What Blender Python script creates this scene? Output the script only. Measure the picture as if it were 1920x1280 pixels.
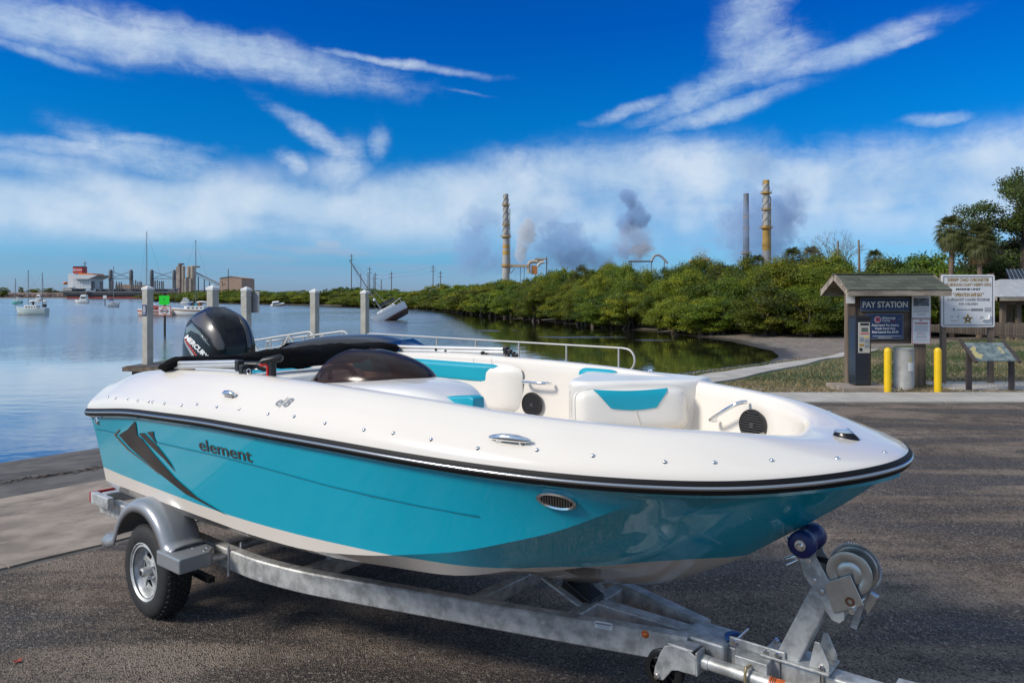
import bpy, bmesh, math, random
import numpy as np
from mathutils import Vector, Matrix
random.seed(7); np.random.seed(7)
R = math.radians
sc = bpy.context.scene
for o in list(bpy.data.objects): bpy.data.objects.remove(o)
COL = sc.collection

# ---------------------------------------------------------------- camera
CAMH, FPX, HOR = 2.12, 1400.0, 554.0          # eye height, focal length and horizon row on a 1920 px wide picture
cam_d = bpy.data.cameras.new('camera')
cam = bpy.data.objects.new('camera', cam_d); COL.objects.link(cam)
cam.location = (0, 0, CAMH); cam.rotation_euler = (R(90), 0, 0)
cam_d.sensor_width = 36; cam_d.lens = FPX / 1920 * 36
cam_d.shift_y = -(640 - HOR) / 1920
cam_d.clip_start = .05; cam_d.clip_end = 20000
sc.camera = cam
sc.view_settings.view_transform = 'Standard'; sc.view_settings.look = 'None'
sc.view_settings.exposure = 0; sc.view_settings.gamma = 1; sc.view_settings.use_curve_mapping = False
sc.render.engine = 'CYCLES'
sc.cycles.use_denoising = True
sc.cycles.max_bounces = 8; sc.cycles.transparent_max_bounces = 12; sc.cycles.volume_bounces = 1
sc.cycles.caustics_reflective = False; sc.cycles.caustics_refractive = False
sc.cycles.sample_clamp_indirect = 4

# ---------------------------------------------------------------- sky
SUN_EL, SUN_AZ = 36.0, -112.0                  # degrees; azimuth from +Y towards +X
SKY_STRENGTH = .11
world = bpy.data.worlds.new('World'); sc.world = world; world.use_nodes = True
nt = world.node_tree; nt.nodes.clear()
def nd(t, **k):
    n = nt.nodes.new(t)
    for a, v in k.items(): setattr(n, a, v)
    return n
def lk(a, b): nt.links.new(a, b)
def setin(sock, v):
    if isinstance(v, bpy.types.NodeSocket): lk(v, sock)
    elif v is not None: sock.default_value = v
def mth(op, a, b=None, c=None, clamp=False):
    n = nd('ShaderNodeMath', operation=op, use_clamp=clamp)
    setin(n.inputs[0], a); setin(n.inputs[1], b); setin(n.inputs[2], c)
    return n.outputs[0]
def mrange(v, a, b, c=0., d=1., smooth=True):
    n = nd('ShaderNodeMapRange', interpolation_type='SMOOTHSTEP' if smooth else 'LINEAR')
    setin(n.inputs[0], v)
    for i, x in enumerate((a, b, c, d)): setin(n.inputs[i + 1], x)
    return n.outputs[0]
def mixc(f, a, b, blend='MIX'):
    n = nd('ShaderNodeMix', data_type='RGBA', blend_type=blend)
    setin(n.inputs[0], f); setin(n.inputs[6], a); setin(n.inputs[7], b)
    return n.outputs[2]
def ramp(v, stops):
    n = nd('ShaderNodeValToRGB'); e = n.color_ramp.elements
    while len(e) < len(stops): e.new(.5)
    for el, (p, c) in zip(e, stops): el.position = p; el.color = (*c, 1)
    lk(v, n.inputs[0]); return n.outputs[0]
def noise(vec, scale, detail=6, rough=.55, dist=0., out=0):
    n = nd('ShaderNodeTexNoise'); setin(n.inputs['Vector'], vec)
    n.inputs['Scale'].default_value = scale; n.inputs['Detail'].default_value = detail
    n.inputs['Roughness'].default_value = rough; n.inputs['Distortion'].default_value = dist
    return n.outputs[out]
tc = nd('ShaderNodeTexCoord'); sep = nd('ShaderNodeSeparateXYZ'); lk(tc.outputs['Generated'], sep.inputs[0])
DX, DY, DZ = sep.outputs
az = mth('DEGREES', mth('ARCTAN2', DX, DY)); el = mth('DEGREES', mth('ARCSINE', DZ))
cmb = nd('ShaderNodeCombineXYZ'); lk(az, cmb.inputs[0]); lk(el, cmb.inputs[1])
sky = nd('ShaderNodeTexSky', sky_type='NISHITA', sun_disc=False)
sky.sun_elevation = R(SUN_EL); sky.sun_rotation = R(SUN_AZ)
sky.air_density = 1.0; sky.dust_density = .4; sky.ozone_density = 4.0
el01 = mth('DIVIDE', mth('MAXIMUM', el, 0), 60.0)
# a polarised, saturated blue: Nishita times a tint that depends only on height above the horizon
tint = ramp(el01, [(0, (.52, .72, 1.30)), (.05, (.31, .74, 1.20)), (.12, (.03, .53, 1.0)), (.22, (.002, .54, 1.08)), (.33, (0, .41, 1.12)), (1, (.10, .42, .90))])
skyc = mixc(1.0, sky.outputs[0], tint, 'MULTIPLY')
# cloud field in degrees (azimuth, elevation)
warp = noise(cmb.outputs[0], .11, 5, .6, 0, 1)
wv = nd('ShaderNodeVectorMath', operation='SUBTRACT'); lk(warp, wv.inputs[0]); wv.inputs[1].default_value = (.5, .5, .5)
ws = nd('ShaderNodeVectorMath', operation='MULTIPLY'); lk(wv.outputs[0], ws.inputs[0]); ws.inputs[1].default_value = (4.5, 2.0, 0)
wa = nd('ShaderNodeVectorMath', operation='ADD'); lk(cmb.outputs[0], wa.inputs[0]); lk(ws.outputs[0], wa.inputs[1])
WP = wa.outputs[0]
def px_dir(px, py):
    x, y, z = (px - 960) / FPX, 1.0, (HOR - py) / FPX
    return math.degrees(math.atan2(x, y)), math.degrees(math.atan2(z, math.hypot(x, y)))
def blob(cx, cy, hl, hw, rot, w=1.0):
    a, e = px_dir(cx, cy); k = 24.4
    m = nd('ShaderNodeMapping', vector_type='TEXTURE'); lk(WP, m.inputs[0])
    m.inputs[1].default_value = (a, e, 0); m.inputs[2].default_value = (0, 0, -R(rot)); m.inputs[3].default_value = (hl / k, hw / k, 1)
    l = nd('ShaderNodeVectorMath', operation='LENGTH'); lk(m.outputs[0], l.inputs[0])
    return mrange(l.outputs['Value'], 1.7, .0, 0, w)
def blobs(lst):
    acc = None
    for b in lst:
        v = blob(*b); acc = v if acc is None else mth('MAXIMUM', acc, v)
    return acc
hi = blobs([(180, 62, 400, 42, 2, 1), (440, 98, 300, 40, 7, .95), (745, 118, 190, 9, 6, .8), (40, 88, 130, 11, 9, .7), (880, 172, 80, 5, 5, .35),
            (1415, 20, 60, 90, 25, .85), (1440, 100, 90, 60, 0, .85), (1590, 100, 160, 22, -12, .85), (1690, 82, 55, 10, -6, .8),
            (1330, 165, 160, 34, -22, .8), (1180, 205, 90, 14, -14, .75), (1350, 210, 160, 20, -14, .85),
            (600, 262, 110, 20, 33, .8), (648, 315, 42, 55, 0, .8), (550, 305, 34, 20, 25, .8), (700, 275, 22, 40, -10, .6),
            (140, 272, 210, 16, -2, .7), (250, 262, 70, 14, 3, .8), (290, 300, 150, 34, 18, .85), (1755, 228, 60, 12, 4, .8), (60, 300, 110, 22, 6, .7)])
band = blobs([(150, 385, 420, 36, 4, .85), (560, 385, 420, 36, 3, .95), (860, 372, 260, 62, -6, 1), (1010, 330, 180, 62, -5, .8), (1230, 320, 300, 66, 0, .88), (1560, 320, 300, 58, -2, .78),
              (1800, 305, 300, 56, -4, .78), (2100, 300, 400, 70, 0, .8), (-300, 370, 420, 55, 0, .9), (230, 420, 420, 28, 0, .6), (1500, 385, 420, 16, 0, .55), (1720, 365, 200, 18, 0, .5), (640, 320, 60, 40, 0, .7)])
low = blobs([(390, 470, 90, 13, 4, .55), (600, 470, 130, 11, 2, .6), (620, 458, 22, 9, 0, .9), (530, 505, 200, 12, 0, .45), (770, 500, 120, 9, 0, .5), (820, 470, 110, 8, 0, .45), (1300, 455, 120, 5, 0, .35), (1690, 450, 70, 6, 0, .4), (300, 500, 250, 16, 0, .5), (100, 490, 200, 14, 0, .4), (560, 525, 260, 10, 0, .5), (480, 485, 160, 12, 0, .5), (720, 520, 140, 10, 0, .5)])
mp = nd('ShaderNodeMapping'); lk(WP, mp.inputs[0]); mp.inputs[2].default_value = (0, 0, R(10)); mp.inputs[3].default_value = (.42, 1.0, 1)
n1 = noise(mp.outputs[0], .30, 9, .62, .4)
n2 = noise(cmb.outputs[0], .16, 4, .5)
# elsewhere round the sky: the same band of high cloud and loose cirrus, patchier overhead
offaz = mrange(mth('ABSOLUTE', az), 38, 60)
gen_far = mth('MULTIPLY', offaz, mth('MULTIPLY', mrange(noise(tc.outputs['Generated'], 2.6, 7, .6, .8), .36, .62), mrange(el, 8, 14, 0, .92)))
gen_band = mth('MULTIPLY', mrange(mth('ABSOLUTE', mth('SUBTRACT', el, 8.5)), 6.5, 1.5), mth('MULTIPLY', offaz, .95))
dome = noise(tc.outputs['Generated'], 2.2, 7, .6, .8)
gen_hi = mth('MULTIPLY', mrange(dome, .34, .60), mrange(el, 22, 34, 0, .95))
m_bd = mth('MAXIMUM', gen_band, band)
m_hi = hi
mp3 = nd('ShaderNodeMapping'); lk(WP, mp3.inputs[0]); mp3.inputs[2].default_value = (0, 0, R(-14)); mp3.inputs[3].default_value = (.35, 1.5, 1)
n3 = noise(mp3.outputs[0], .9, 8, .68, .8)
n4 = noise(cmb.outputs[0], .75, 9, .66, .5)
edge = mth('ADD', m_hi, mth('ADD', mth('MULTIPLY', mth('SUBTRACT', n1, .5), 1.0), mth('ADD', mth('MULTIPLY', mth('SUBTRACT', n3, .5), .6), mth('MULTIPLY', mth('SUBTRACT', n4, .5), .65))))
d_hi = mrange(edge, .02, 1.34)
d_hi = mth('MULTIPLY', d_hi, mrange(m_hi, .0, .55))
edge_b = mth('ADD', m_bd, mth('ADD', mth('MULTIPLY', mth('SUBTRACT', n1, .5), 1.15), mth('MULTIPLY', mth('SUBTRACT', n4, .5), .45)))
d_hi = mth('MAXIMUM', d_hi, mth('MULTIPLY', mrange(edge_b, .0, 1.12), mrange(m_bd, .0, .6)))
veil = mth('MULTIPLY', mrange(mth('ABSOLUTE', mth('SUBTRACT', el, mth('ADD', 6.1, mth('MULTIPLY', mth('SUBTRACT', n2, .5), 3)))), 4.2, .6), mrange(n2, .3, .66, .34, .80))
d_hi = mth('SUBTRACT', 1.0, mth('MULTIPLY', mth('SUBTRACT', 1.0, d_hi), mth('SUBTRACT', 1.0, veil)))
d_gen = mth('MAXIMUM', gen_hi, gen_far)
d_low = mth('MULTIPLY', mrange(mth('ADD', low, mth('MULTIPLY', mth('SUBTRACT', n1, .5), .7)), .15, .75), .75)
CLOUD = (.60, .73, .88, 1); CLOUDLO = (.26, .40, .60, 1)
ctex = mixc(mrange(n2, .35, .7), (.50, .66, .84, 1), (.72, .82, .92, 1))
dens = mth('MULTIPLY', mth('MAXIMUM', d_hi, d_gen), .90)
kscale = mth('DIVIDE', 1.0, SKY_STRENGTH)
cl_up = nd('ShaderNodeVectorMath', operation='SCALE'); lk(ctex, cl_up.inputs[0]); lk(kscale, cl_up.inputs['Scale'])
cl_lo = nd('ShaderNodeVectorMath', operation='SCALE'); cl_lo.inputs[0].default_value = CLOUDLO[:3]; lk(kscale, cl_lo.inputs['Scale'])
s1 = mixc(d_low, skyc, cl_lo.outputs[0])
s2 = mixc(dens, s1, cl_up.outputs[0])
bg = nd('ShaderNodeBackground'); lk(s2, bg.inputs[0]); bg.inputs[1].default_value = SKY_STRENGTH
wo = nd('ShaderNodeOutputWorld'); lk(bg.outputs[0], wo.inputs[0])

# ---------------------------------------------------------------- sun behind thin cloud
sun_d = bpy.data.lights.new('sun', 'SUN'); sun_d.energy = 3.5; sun_d.angle = R(14); sun_d.color = (1, .93, .83)
sun = bpy.data.objects.new('sun', sun_d); COL.objects.link(sun)
sdir = Vector((math.sin(R(SUN_AZ)) * math.cos(R(SUN_EL)), math.cos(R(SUN_AZ)) * math.cos(R(SUN_EL)), math.sin(R(SUN_EL))))
sun.rotation_euler = (-sdir).to_track_quat('-Z', 'Y').to_euler(); sun.location = sdir * 60

# ---------------------------------------------------------------- helpers
def at(px, py, Y): return Vector(((px - 960) / FPX * Y, Y, CAMH - (py - HOR) / FPX * Y))
def gz(px, py, z):
    Y = (CAMH - z) * FPX / (py - HOR); return Vector(((px - 960) / FPX * Y, Y, z))
_texcache = {}
def text2d(s, size=1.0, bold=0.0, align='CENTER', sx=1.0, shear=0.0, space=1.0):
    key = (s, bold, align, shear, space)
    if key not in _texcache:
        cu = bpy.data.curves.new('t', 'FONT'); cu.body = s; cu.align_x = align; cu.align_y = 'CENTER'
        cu.offset = bold; cu.shear = shear; cu.resolution_u = 3; cu.space_character = space
        ob = bpy.data.objects.new('t', cu); COL.objects.link(ob)
        dg = bpy.context.evaluated_depsgraph_get(); me = ob.evaluated_get(dg).to_mesh()
        V = [(v.co.x, v.co.y) for v in me.vertices]; F = [tuple(p.vertices) for p in me.polygons]
        ob.evaluated_get(dg).to_mesh_clear(); bpy.data.objects.remove(ob); bpy.data.curves.remove(cu)
        _texcache[key] = (V, F)
    V, F = _texcache[key]
    return [(x * size * sx, y * size) for x, y in V], F
class MB:
    def __init__(s): s.v = []; s.f = []; s.mi = []; s.m = 0
    def add(s, V, F, M=None):
        n = len(s.v)
        for p in V:
            p = Vector(p); s.v.append(tuple(M @ p) if M is not None else tuple(p))
        for q in F: s.f.append(tuple(i + n for i in q)); s.mi.append(s.m)
        return s
    def box(s, c, d, M=None, rz=0, rot=None):
        x, y, z = (k / 2 for k in d)
        V = [(-x, -y, -z), (x, -y, -z), (x, y, -z), (-x, y, -z), (-x, -y, z), (x, -y, z), (x, y, z), (-x, y, z)]
        F = [(0, 3, 2, 1), (4, 5, 6, 7), (0, 1, 5, 4), (1, 2, 6, 5), (2, 3, 7, 6), (3, 0, 4, 7)]
        T = Matrix.Translation(c) @ (rot.to_4x4() if rot is not None else Matrix.Rotation(rz, 4, 'Z'))
        return s.add(V, F, (M @ T) if M is not None else T)
    def bar(s, a, b, w, h, up=(0, 0, 1)):                 # a square bar from a to b
        a, b = Vector(a), Vector(b); d = b - a; L = d.length; x = d / L; u = Vector(up)
        y = u.cross(x)
        if y.length < 1e-4: y = Vector((0, 1, 0)).cross(x)
        y.normalize(); z = x.cross(y)
        return s.box((a + b) / 2, (L, w, h), rot=Matrix((x, y, z)).transposed())
    def tube(s, pts, r, n=8, caps=True, closed=False):
        P = [Vector(p) for p in pts]; m = len(P); rs = r if isinstance(r, (list, tuple)) else [r] * m
        rings = []; prev = None
        for i in range(m):
            if closed: t = P[(i + 1) % m] - P[i - 1]
            else: t = P[min(i + 1, m - 1)] - P[max(i - 1, 0)]
            t.normalize()
            if prev is None:
                a = Vector((0, 0, 1)) if abs(t.z) < .9 else Vector((1, 0, 0)); x = t.cross(a).normalized()
            else: x = (prev - t * prev.dot(t)).normalized()
            prev = x; y = t.cross(x)
            rings.append([P[i] + (x * math.cos(2 * math.pi * k / n) + y * math.sin(2 * math.pi * k / n)) * rs[i] for k in range(n)])
        V = [p for q in rings for p in q]; F = []
        for i in range(m if closed else m - 1):
            j = (i + 1) % m
            for k in range(n): F.append((i * n + k, i * n + (k + 1) % n, j * n + (k + 1) % n, j * n + k))
        if caps and not closed: F.append(tuple(range(n - 1, -1, -1))); F.append(tuple((m - 1) * n + k for k in range(n)))
        return s.add(V, F)
    def cyl(s, a, b, r0, r1=None, n=16): return s.tube([a, b], [r0, r0 if r1 is None else r1], n)
    def lathe(s, prof, n=24, M=None, cap=False):           # prof: (r, z) rings about z
        V = []; F = []; m = len(prof)
        for r, z in prof: V += [(r * math.cos(2 * math.pi * k / n), r * math.sin(2 * math.pi * k / n), z) for k in range(n)]
        for i in range(m - 1):
            for k in range(n): F.append((i * n + k, i * n + (k + 1) % n, (i + 1) * n + (k + 1) % n, (i + 1) * n + k))
        if cap: F.append(tuple(range(n - 1, -1, -1))); F.append(tuple((m - 1) * n + k for k in range(n)))
        return s.add(V, F, M)
    def sphere(s, c, r, n=12, m=8, M=None):
        rx, ry, rz = (r, r, r) if not isinstance(r, (tuple, list)) else r
        V = []; F = []
        for i in range(m + 1):
            th = math.pi * i / m
            for k in range(n): V.append((c[0] + rx * math.sin(th) * math.cos(2 * math.pi * k / n), c[1] + ry * math.sin(th) * math.sin(2 * math.pi * k / n), c[2] + rz * math.cos(th)))
        for i in range(m):
            for k in range(n): F.append((i * n + k, (i + 1) * n + k, (i + 1) * n + (k + 1) % n, i * n + (k + 1) % n))
        return s.add(V, F, M)
    def grid(s, rows, flip=False, closed=False):
        m, n = len(rows), len(rows[0]); V = [p for q in rows for p in q]; F = []
        for i in range(m - 1):
            for k in range(n if closed else n - 1):
                q = (i * n + k, i * n + (k + 1) % n, (i + 1) * n + (k + 1) % n, (i + 1) * n + k)
                F.append(q[::-1] if flip else q)
        return s.add(V, F)
    def prism(s, poly, d, M=None):                          # polygon in XY extruded +z by d
        n = len(poly); V = [(x, y, 0) for x, y in poly] + [(x, y, d) for x, y in poly]
        F = [tuple(range(n - 1, -1, -1)), tuple(range(n, 2 * n))] + [(i, (i + 1) % n, n + (i + 1) % n, n + i) for i in range(n)]
        return s.add(V, F, M)
    def text(s, t, M, size, **k):
        V, F = text2d(t, size, **k); return s.add([(x, y, 0) for x, y in V], F, M)
    def build(s, name, mats, parent=None, smooth=None, bevel=0, seg=2, mesh_only=False, fixn=False):
        me = bpy.data.meshes.new(name); me.from_pydata(s.v, [], s.f)
        for m in (mats if isinstance(mats, (list, tuple)) else [mats]): me.materials.append(m)
        if any(s.mi): me.polygons.foreach_set('material_index', s.mi)
        if fixn:
            bm = bmesh.new(); bm.from_mesh(me); bmesh.ops.recalc_face_normals(bm, faces=bm.faces); bm.to_mesh(me); bm.free()
        if smooth:
            me.polygons.foreach_set('use_smooth', [True] * len(me.polygons))
            if smooth < 179: me.set_sharp_from_angle(angle=R(smooth))
        me.update()
        if mesh_only: return me
        return put(name, me, parent, bevel, seg)
def put(name, me, parent=None, bevel=0, seg=2):
    o = bpy.data.objects.new(name, me); COL.objects.link(o)
    if parent: o.parent = parent
    if bevel:
        b = o.modifiers.new('bevel', 'BEVEL'); b.width = bevel; b.segments = seg; b.limit_method = 'ANGLE'; b.angle_limit = R(40)
        b.harden_normals = False
    return o
def tag(o, label=None, cat=None, group=None, kind=None):
    if label: o['label'] = label
    if cat: o['category'] = cat
    if group: o['group'] = group
    if kind: o['kind'] = kind
    return o
def thing(name, label, cat, loc=(0, 0, 0), rz=0, group=None):
    o = bpy.data.objects.new(name, None); COL.objects.link(o); o.empty_display_size = .2
    o.location = loc; o.rotation_euler = (0, 0, rz)
    return tag(o, label, cat, group)
def clone(o, parent=None, **k):
    c = o.copy(); COL.objects.link(c)
    if parent: c.parent = parent
    for ch in o.children: clone(ch, c)
    return c

# ---------------------------------------------------------------- materials
def mat(name, col, rough=.5, metal=0, var=.0, vs=4., bump=0., bs=60., coat=0., spec=.5, dirt=None, dirts=2., isl=0., objr=0., trans=0., alpha=None, coords='Object', stretch=None):
    m = bpy.data.materials.new(name); m.use_nodes = True
    global nt; nt = m.node_tree
    b = nt.nodes['Principled BSDF']
    b.inputs['Roughness'].default_value = rough; b.inputs['Metallic'].default_value = metal
    b.inputs['Coat Weight'].default_value = coat; b.inputs['Coat Roughness'].default_value = .03
    b.inputs['Specular IOR Level'].default_value = spec
    c = (*col, 1)
    t = nd('ShaderNodeTexCoord').outputs[coords]
    if stretch:
        mpn = nd('ShaderNodeMapping'); lk(t, mpn.inputs[0]); mpn.inputs[3].default_value = stretch; t = mpn.outputs[0]
    cs = None
    if var:
        n = noise(t, vs, 6, .6)
        lo = tuple(x * (1 - var) for x in col) + (1,); hi_ = tuple(min(1, x * (1 + var)) for x in col) + (1,)
        cs = mixc(mrange(n, .3, .7), lo, hi_)
    if dirt:
        n = noise(t, dirts, 7, .65)
        cs = mixc(mrange(n, .5, .72, 0, dirt[3]), cs if cs else c, (*dirt[:3], 1))
    if isl or objr:
        base = cs if cs else c
        hsv = nd('ShaderNodeHueSaturation'); setin(hsv.inputs['Color'], base)
        g = nd('ShaderNodeNewGeometry').outputs['Random Per Island']; r = nd('ShaderNodeObjectInfo').outputs['Random']
        v = mth('ADD', mth('MULTIPLY', mth('SUBTRACT', g, .5), isl), mth('MULTIPLY', mth('SUBTRACT', r, .5), objr))
        lk(mth('ADD', 1.0, v), hsv.inputs['Value'])
        lk(mth('ADD', .5, mth('MULTIPLY', mth('SUBTRACT', mth('FRACT', mth('MULTIPLY', r, 7.3)), .5), objr * .06)), hsv.inputs['Hue'])
        cs = hsv.outputs[0]
    if cs: lk(cs, b.inputs['Base Color'])
    else: b.inputs['Base Color'].default_value = c
    if bump:
        n = noise(t, bs, 5, .6); bn = nd('ShaderNodeBump'); bn.inputs['Strength'].default_value = min(1, bump)
        bn.inputs['Distance'].default_value = .02; lk(n, bn.inputs['Height']); lk(bn.outputs[0], b.inputs['Normal'])
    if trans:
        tr = nd('ShaderNodeBsdfTranslucent'); mx = nd('ShaderNodeMixShader'); mx.inputs[0].default_value = trans
        if cs: lk(cs, tr.inputs[0])
        else: tr.inputs[0].default_value = c
        lk(b.outputs[0], mx.inputs[1]); lk(tr.outputs[0], mx.inputs[2]); lk(mx.outputs[0], nt.nodes['Material Output'].inputs[0])
    if alpha is not None: b.inputs['Alpha'].default_value = alpha
    return m
WHITE = mat('white_gelcoat', (.765, .71, .635), .18, var=.015, vs=1.5, coat=.5)
CREAM = mat('cream_vinyl', (.78, .735, .665), .42, var=.03, vs=3, bump=.08, bs=250)
CREAMG = mat('cream_gelcoat', (.79, .755, .70), .25, var=.03, vs=2, coat=.3)
TEALV = mat('teal_vinyl', (.0, .325, .44), .45, bump=.08, bs=250)
GALV = mat('galvanised_steel', (.47, .475, .47), .48, .45, var=.34, vs=13, bump=.06, bs=40, dirt=(.68, .69, .68, .7), dirts=24)
ALU = mat('aluminium', (.62, .62, .61), .38, .7, var=.06, vs=6)
ALUW = mat('pale_painted_aluminium', (.50, .49, .47), .5, .25, var=.06, vs=3)
CHROME = mat('polished_steel', (.75, .76, .78), .1, 1)
BRUSH = mat('brushed_steel', (.55, .55, .53), .32, .9, var=.1, vs=20)
BLACKP = mat('black_plastic', (.012, .012, .013), .4, bump=.05, bs=200)
BLACKG = mat('glossy_black_paint', (.006, .006, .008), .30, coat=.22, spec=.22)
DGREY = mat('dark_grey_plastic', (.045, .042, .045), .3, coat=.4)
RUBBER = mat('tyre_rubber', (.018, .018, .019), .75, var=.25, vs=12, bump=.2, bs=120)
CLOTH = mat('black_canvas', (.006, .006, .007), .95, bump=.5, bs=25, spec=.15)
ORANGE = mat('amber_lens', (.55, .11, .01), .2, coat=.5)
REDP = mat('red_plastic', (.55, .015, .012), .35)
REDREF = mat('red_reflector', (.40, .02, .02), .3)
BLUER = mat('blue_urethane', (.008, .018, .11), .38, var=.2, vs=20)
CONC = mat('piling_concrete', (.43, .41, .36), .9, var=.12, vs=3, bump=.15, bs=40, dirt=(.22, .20, .16, .5), dirts=1.4)
CONC2 = mat('slab_concrete', (.275, .225, .18), .9, var=.3, vs=1.7, bump=.3, bs=90, dirt=(.125, .10, .08, .85), dirts=2.3, coords='Object')
CONC3 = mat('walk_concrete', (.40, .37, .33), .9, var=.14, vs=1.5, bump=.2, bs=60, dirt=(.26, .24, .21, .5), dirts=.7)
WOOD = mat('weathered_wood', (.17, .125, .09), .85, var=.35, vs=5, bump=.4, bs=30, stretch=(1, 1, .12))
WOODH = mat('weathered_boards', (.13, .095, .075), .85, var=.4, vs=6, bump=.4, bs=30, stretch=(.12, 1, 1))
WOODG = mat('grey_peeling_wood', (.30, .25, .20), .85, var=.4, vs=6, bump=.3, bs=30, stretch=(.2, 1, 1), dirt=(.10, .055, .035, .8), dirts=5)
SIGNW = mat('sign_white', (.72, .73, .74), .4, var=.04, vs=2)
NAVY = mat('sign_navy', (.018, .045, .13), .4)
INK = mat('black_ink', (.012, .012, .014), .5)
WINK = mat('white_ink', (.78, .78, .76), .5)
REDINK = mat('red_ink', (.42, .03, .04), .5)
GOLD = mat('gold_ink', (.34, .20, .03), .45)
YELLOW = mat('yellow_paint', (.78, .50, .008), .4, var=.05, vs=3, dirt=(.45, .30, .05, .35), dirts=5)
GREYP = mat('grey_print', (.22, .24, .26), .5)
GREEN = mat('green_daymark', (.01, .75, .03), .5)
OFFW = mat('boat_white', (.70, .70, .68), .35, var=.05, vs=1)
ROT = mat('antifouling', (.09, .055, .04), .8, var=.4, vs=2)
WINDOWD = mat('dark_window', (.02, .025, .03), .1)
# ---------------------------------------------------------------- the lie of the land
HEAD = R(39)                                    # boat, trailer and ramp all run this far right of straight ahead
CU, SU = math.cos(HEAD), math.sin(HEAD)
WATERZ = -.70
def st(X, Y): return -X * CU + Y * SU, X * SU + Y * CU     # s: down the ramp, t: along the shore
def xy(s, t): return (-s * CU + t * SU, s * SU + t * CU)
SHORE = [xy(14.6, -400), xy(14.6, -60), xy(14.6, 14.2), xy(12.6, 14.4), xy(12.9, 20), xy(12.2, 26), xy(11.5, 31.5), (12.3, 34.5), (13.2, 38), (13.4, 46), (12.2, 53), (8.4, 66), (1, 88), (-17, 150), (-53, 208),
         (-177, 360), (-172, 380), (-60, 640), (-60, 700), (-700, 700), (-760, 1150), (-2600, 1400), (-4000, 1200), (-4000, -400)]
def seg_dist(P, poly):
    d = np.full(len(P), 1e9); inside = np.zeros(len(P), bool); n = len(poly)
    for i in range(n):
        a = np.array(poly[i]); b = np.array(poly[(i + 1) % n]); ab = b - a
        k = np.clip(((P - a) @ ab) / (ab @ ab), 0, 1); q = a + k[:, None] * ab
        d = np.minimum(d, np.hypot(*(P - q).T))
        c = ((a[1] > P[:, 1]) != (b[1] > P[:, 1]))
        with np.errstate(divide='ignore', invalid='ignore'): xi = (b[0] - a[0]) * (P[:, 1] - a[1]) / (b[1] - a[1]) + a[0]
        inside ^= c & (P[:, 0] < xi)
    return d, inside
SHOALS = [(4.6, 50.5, 4.6, 1.6), (-2.0, 60, 5.0, 1.5), (-9.5, 76, 4.2, 1.4), (9.2, 47.5, 2.2, 1.2)]     # mud bars left dry by the tide
def vnoise(x, y):                                # cheap smooth noise
    return (np.sin(x * 1.3 + 2 * np.sin(y * .7)) + np.sin(y * 1.7 + 1.3 * np.sin(x * .9 + 1)) + .5 * np.sin(x * 3.1 - y * 2.3)) / 2.5
def height(X, Y):
    X = np.atleast_1d(np.asarray(X, float)); Y = np.atleast_1d(np.asarray(Y, float))
    P = np.stack([X, Y], 1); d, ins = seg_dist(P, SHORE)
    s, t = -X * CU + Y * SU, X * SU + Y * CU
    slope = np.where(t < 14.3, .0886, np.where(t < 33, .15, .075))
    cap = np.where((t > 33) & (Y > 36), .25, .70)
    land = WATERZ + np.minimum(d * slope, cap)
    wig = np.where((t > 14.4), .03 * vnoise(X * 1.1, Y * 1.1) * np.clip(d, 0, 1), 0)
    deep = WATERZ - np.minimum(d * np.where(t < 14.3, .0886, .05), 2.2)
    z = np.where(ins, deep, land + wig)
    for cx, cy, a, b in SHOALS: z = np.maximum(z, np.where((np.abs(X - cx) < 3 * a) & (np.abs(Y - cy) < 3 * b), -.655 - .09 * (((X - cx) / a) ** 2 + ((Y - cy) / b) ** 2) + .02 * vnoise(X * 2.1, Y * .9), -9))
    return z
def h1(x, y): return float(height(x, y)[0])

# ground: one sheet to the horizon
rr = np.concatenate([[0], np.geomspace(.6, 9000, 330)])
th = np.concatenate([np.linspace(-48, 48, 300), np.linspace(48, 312, 90)[1:-1]])
RRg, THg = np.meshgrid(rr, np.radians(th), indexing='ij')
GX, GY = RRg * np.sin(THg), RRg * np.cos(THg)
GZ = height(GX.ravel(), GY.ravel()).reshape(GX.shape) - .006
GZ = GZ - .05 * ((GY < 14.4) & (-GX * CU + GY * SU < 24) & (GX * SU + GY * CU > -33))
rows = [[(GX[i, k], GY[i, k], GZ[i, k]) for k in range(GX.shape[1])] for i in range(GX.shape[0])]
GROUNDM = mat('ground_soil', (.13, .10, .07), .95, var=.3, vs=1.2, bump=.5, bs=25)
nt = GROUNDM.node_tree
_b = nt.nodes['Principled BSDF']; _g = nd('ShaderNodeNewGeometry').outputs['Position']; _s = nd('ShaderNodeSeparateXYZ'); lk(_g, _s.inputs[0])
_n1 = noise(_g, .35, 6, .6); _n2 = noise(_g, 3.0, 6, .65); _n3 = noise(_g, 14, 4, .6)
straw = mixc(mrange(_n2, .35, .7), (.17, .13, .065, 1), (.25, .20, .12, 1))
green = mixc(mrange(_n3, .3, .7), (.035, .055, .014, 1), (.075, .10, .025, 1))
lawnc = mixc(mrange(mth('ADD', _n1, mth('MULTIPLY', _n2, .35)), .54, .70), straw, green)
mudc = mixc(mrange(mth('ADD', _s.outputs[2], mth('MULTIPLY', _n2, .08)), -.63, -.56), (.050, .042, .032, 1), mixc(mrange(_n2, .3, .7), (.115, .094, .076, 1), (.25, .205, .165, 1)))
lawnc = mixc(mth('MULTIPLY', mrange(mth('ADD', _s.outputs[1], mth('MULTIPLY', _n1, 2.5)), 19.6, 17.8), .85), lawnc, mixc(mrange(_n3, .3, .7), (.20, .155, .10, 1), (.36, .30, .22, 1)))   # trodden sandy strip behind the sidewalk
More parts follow.
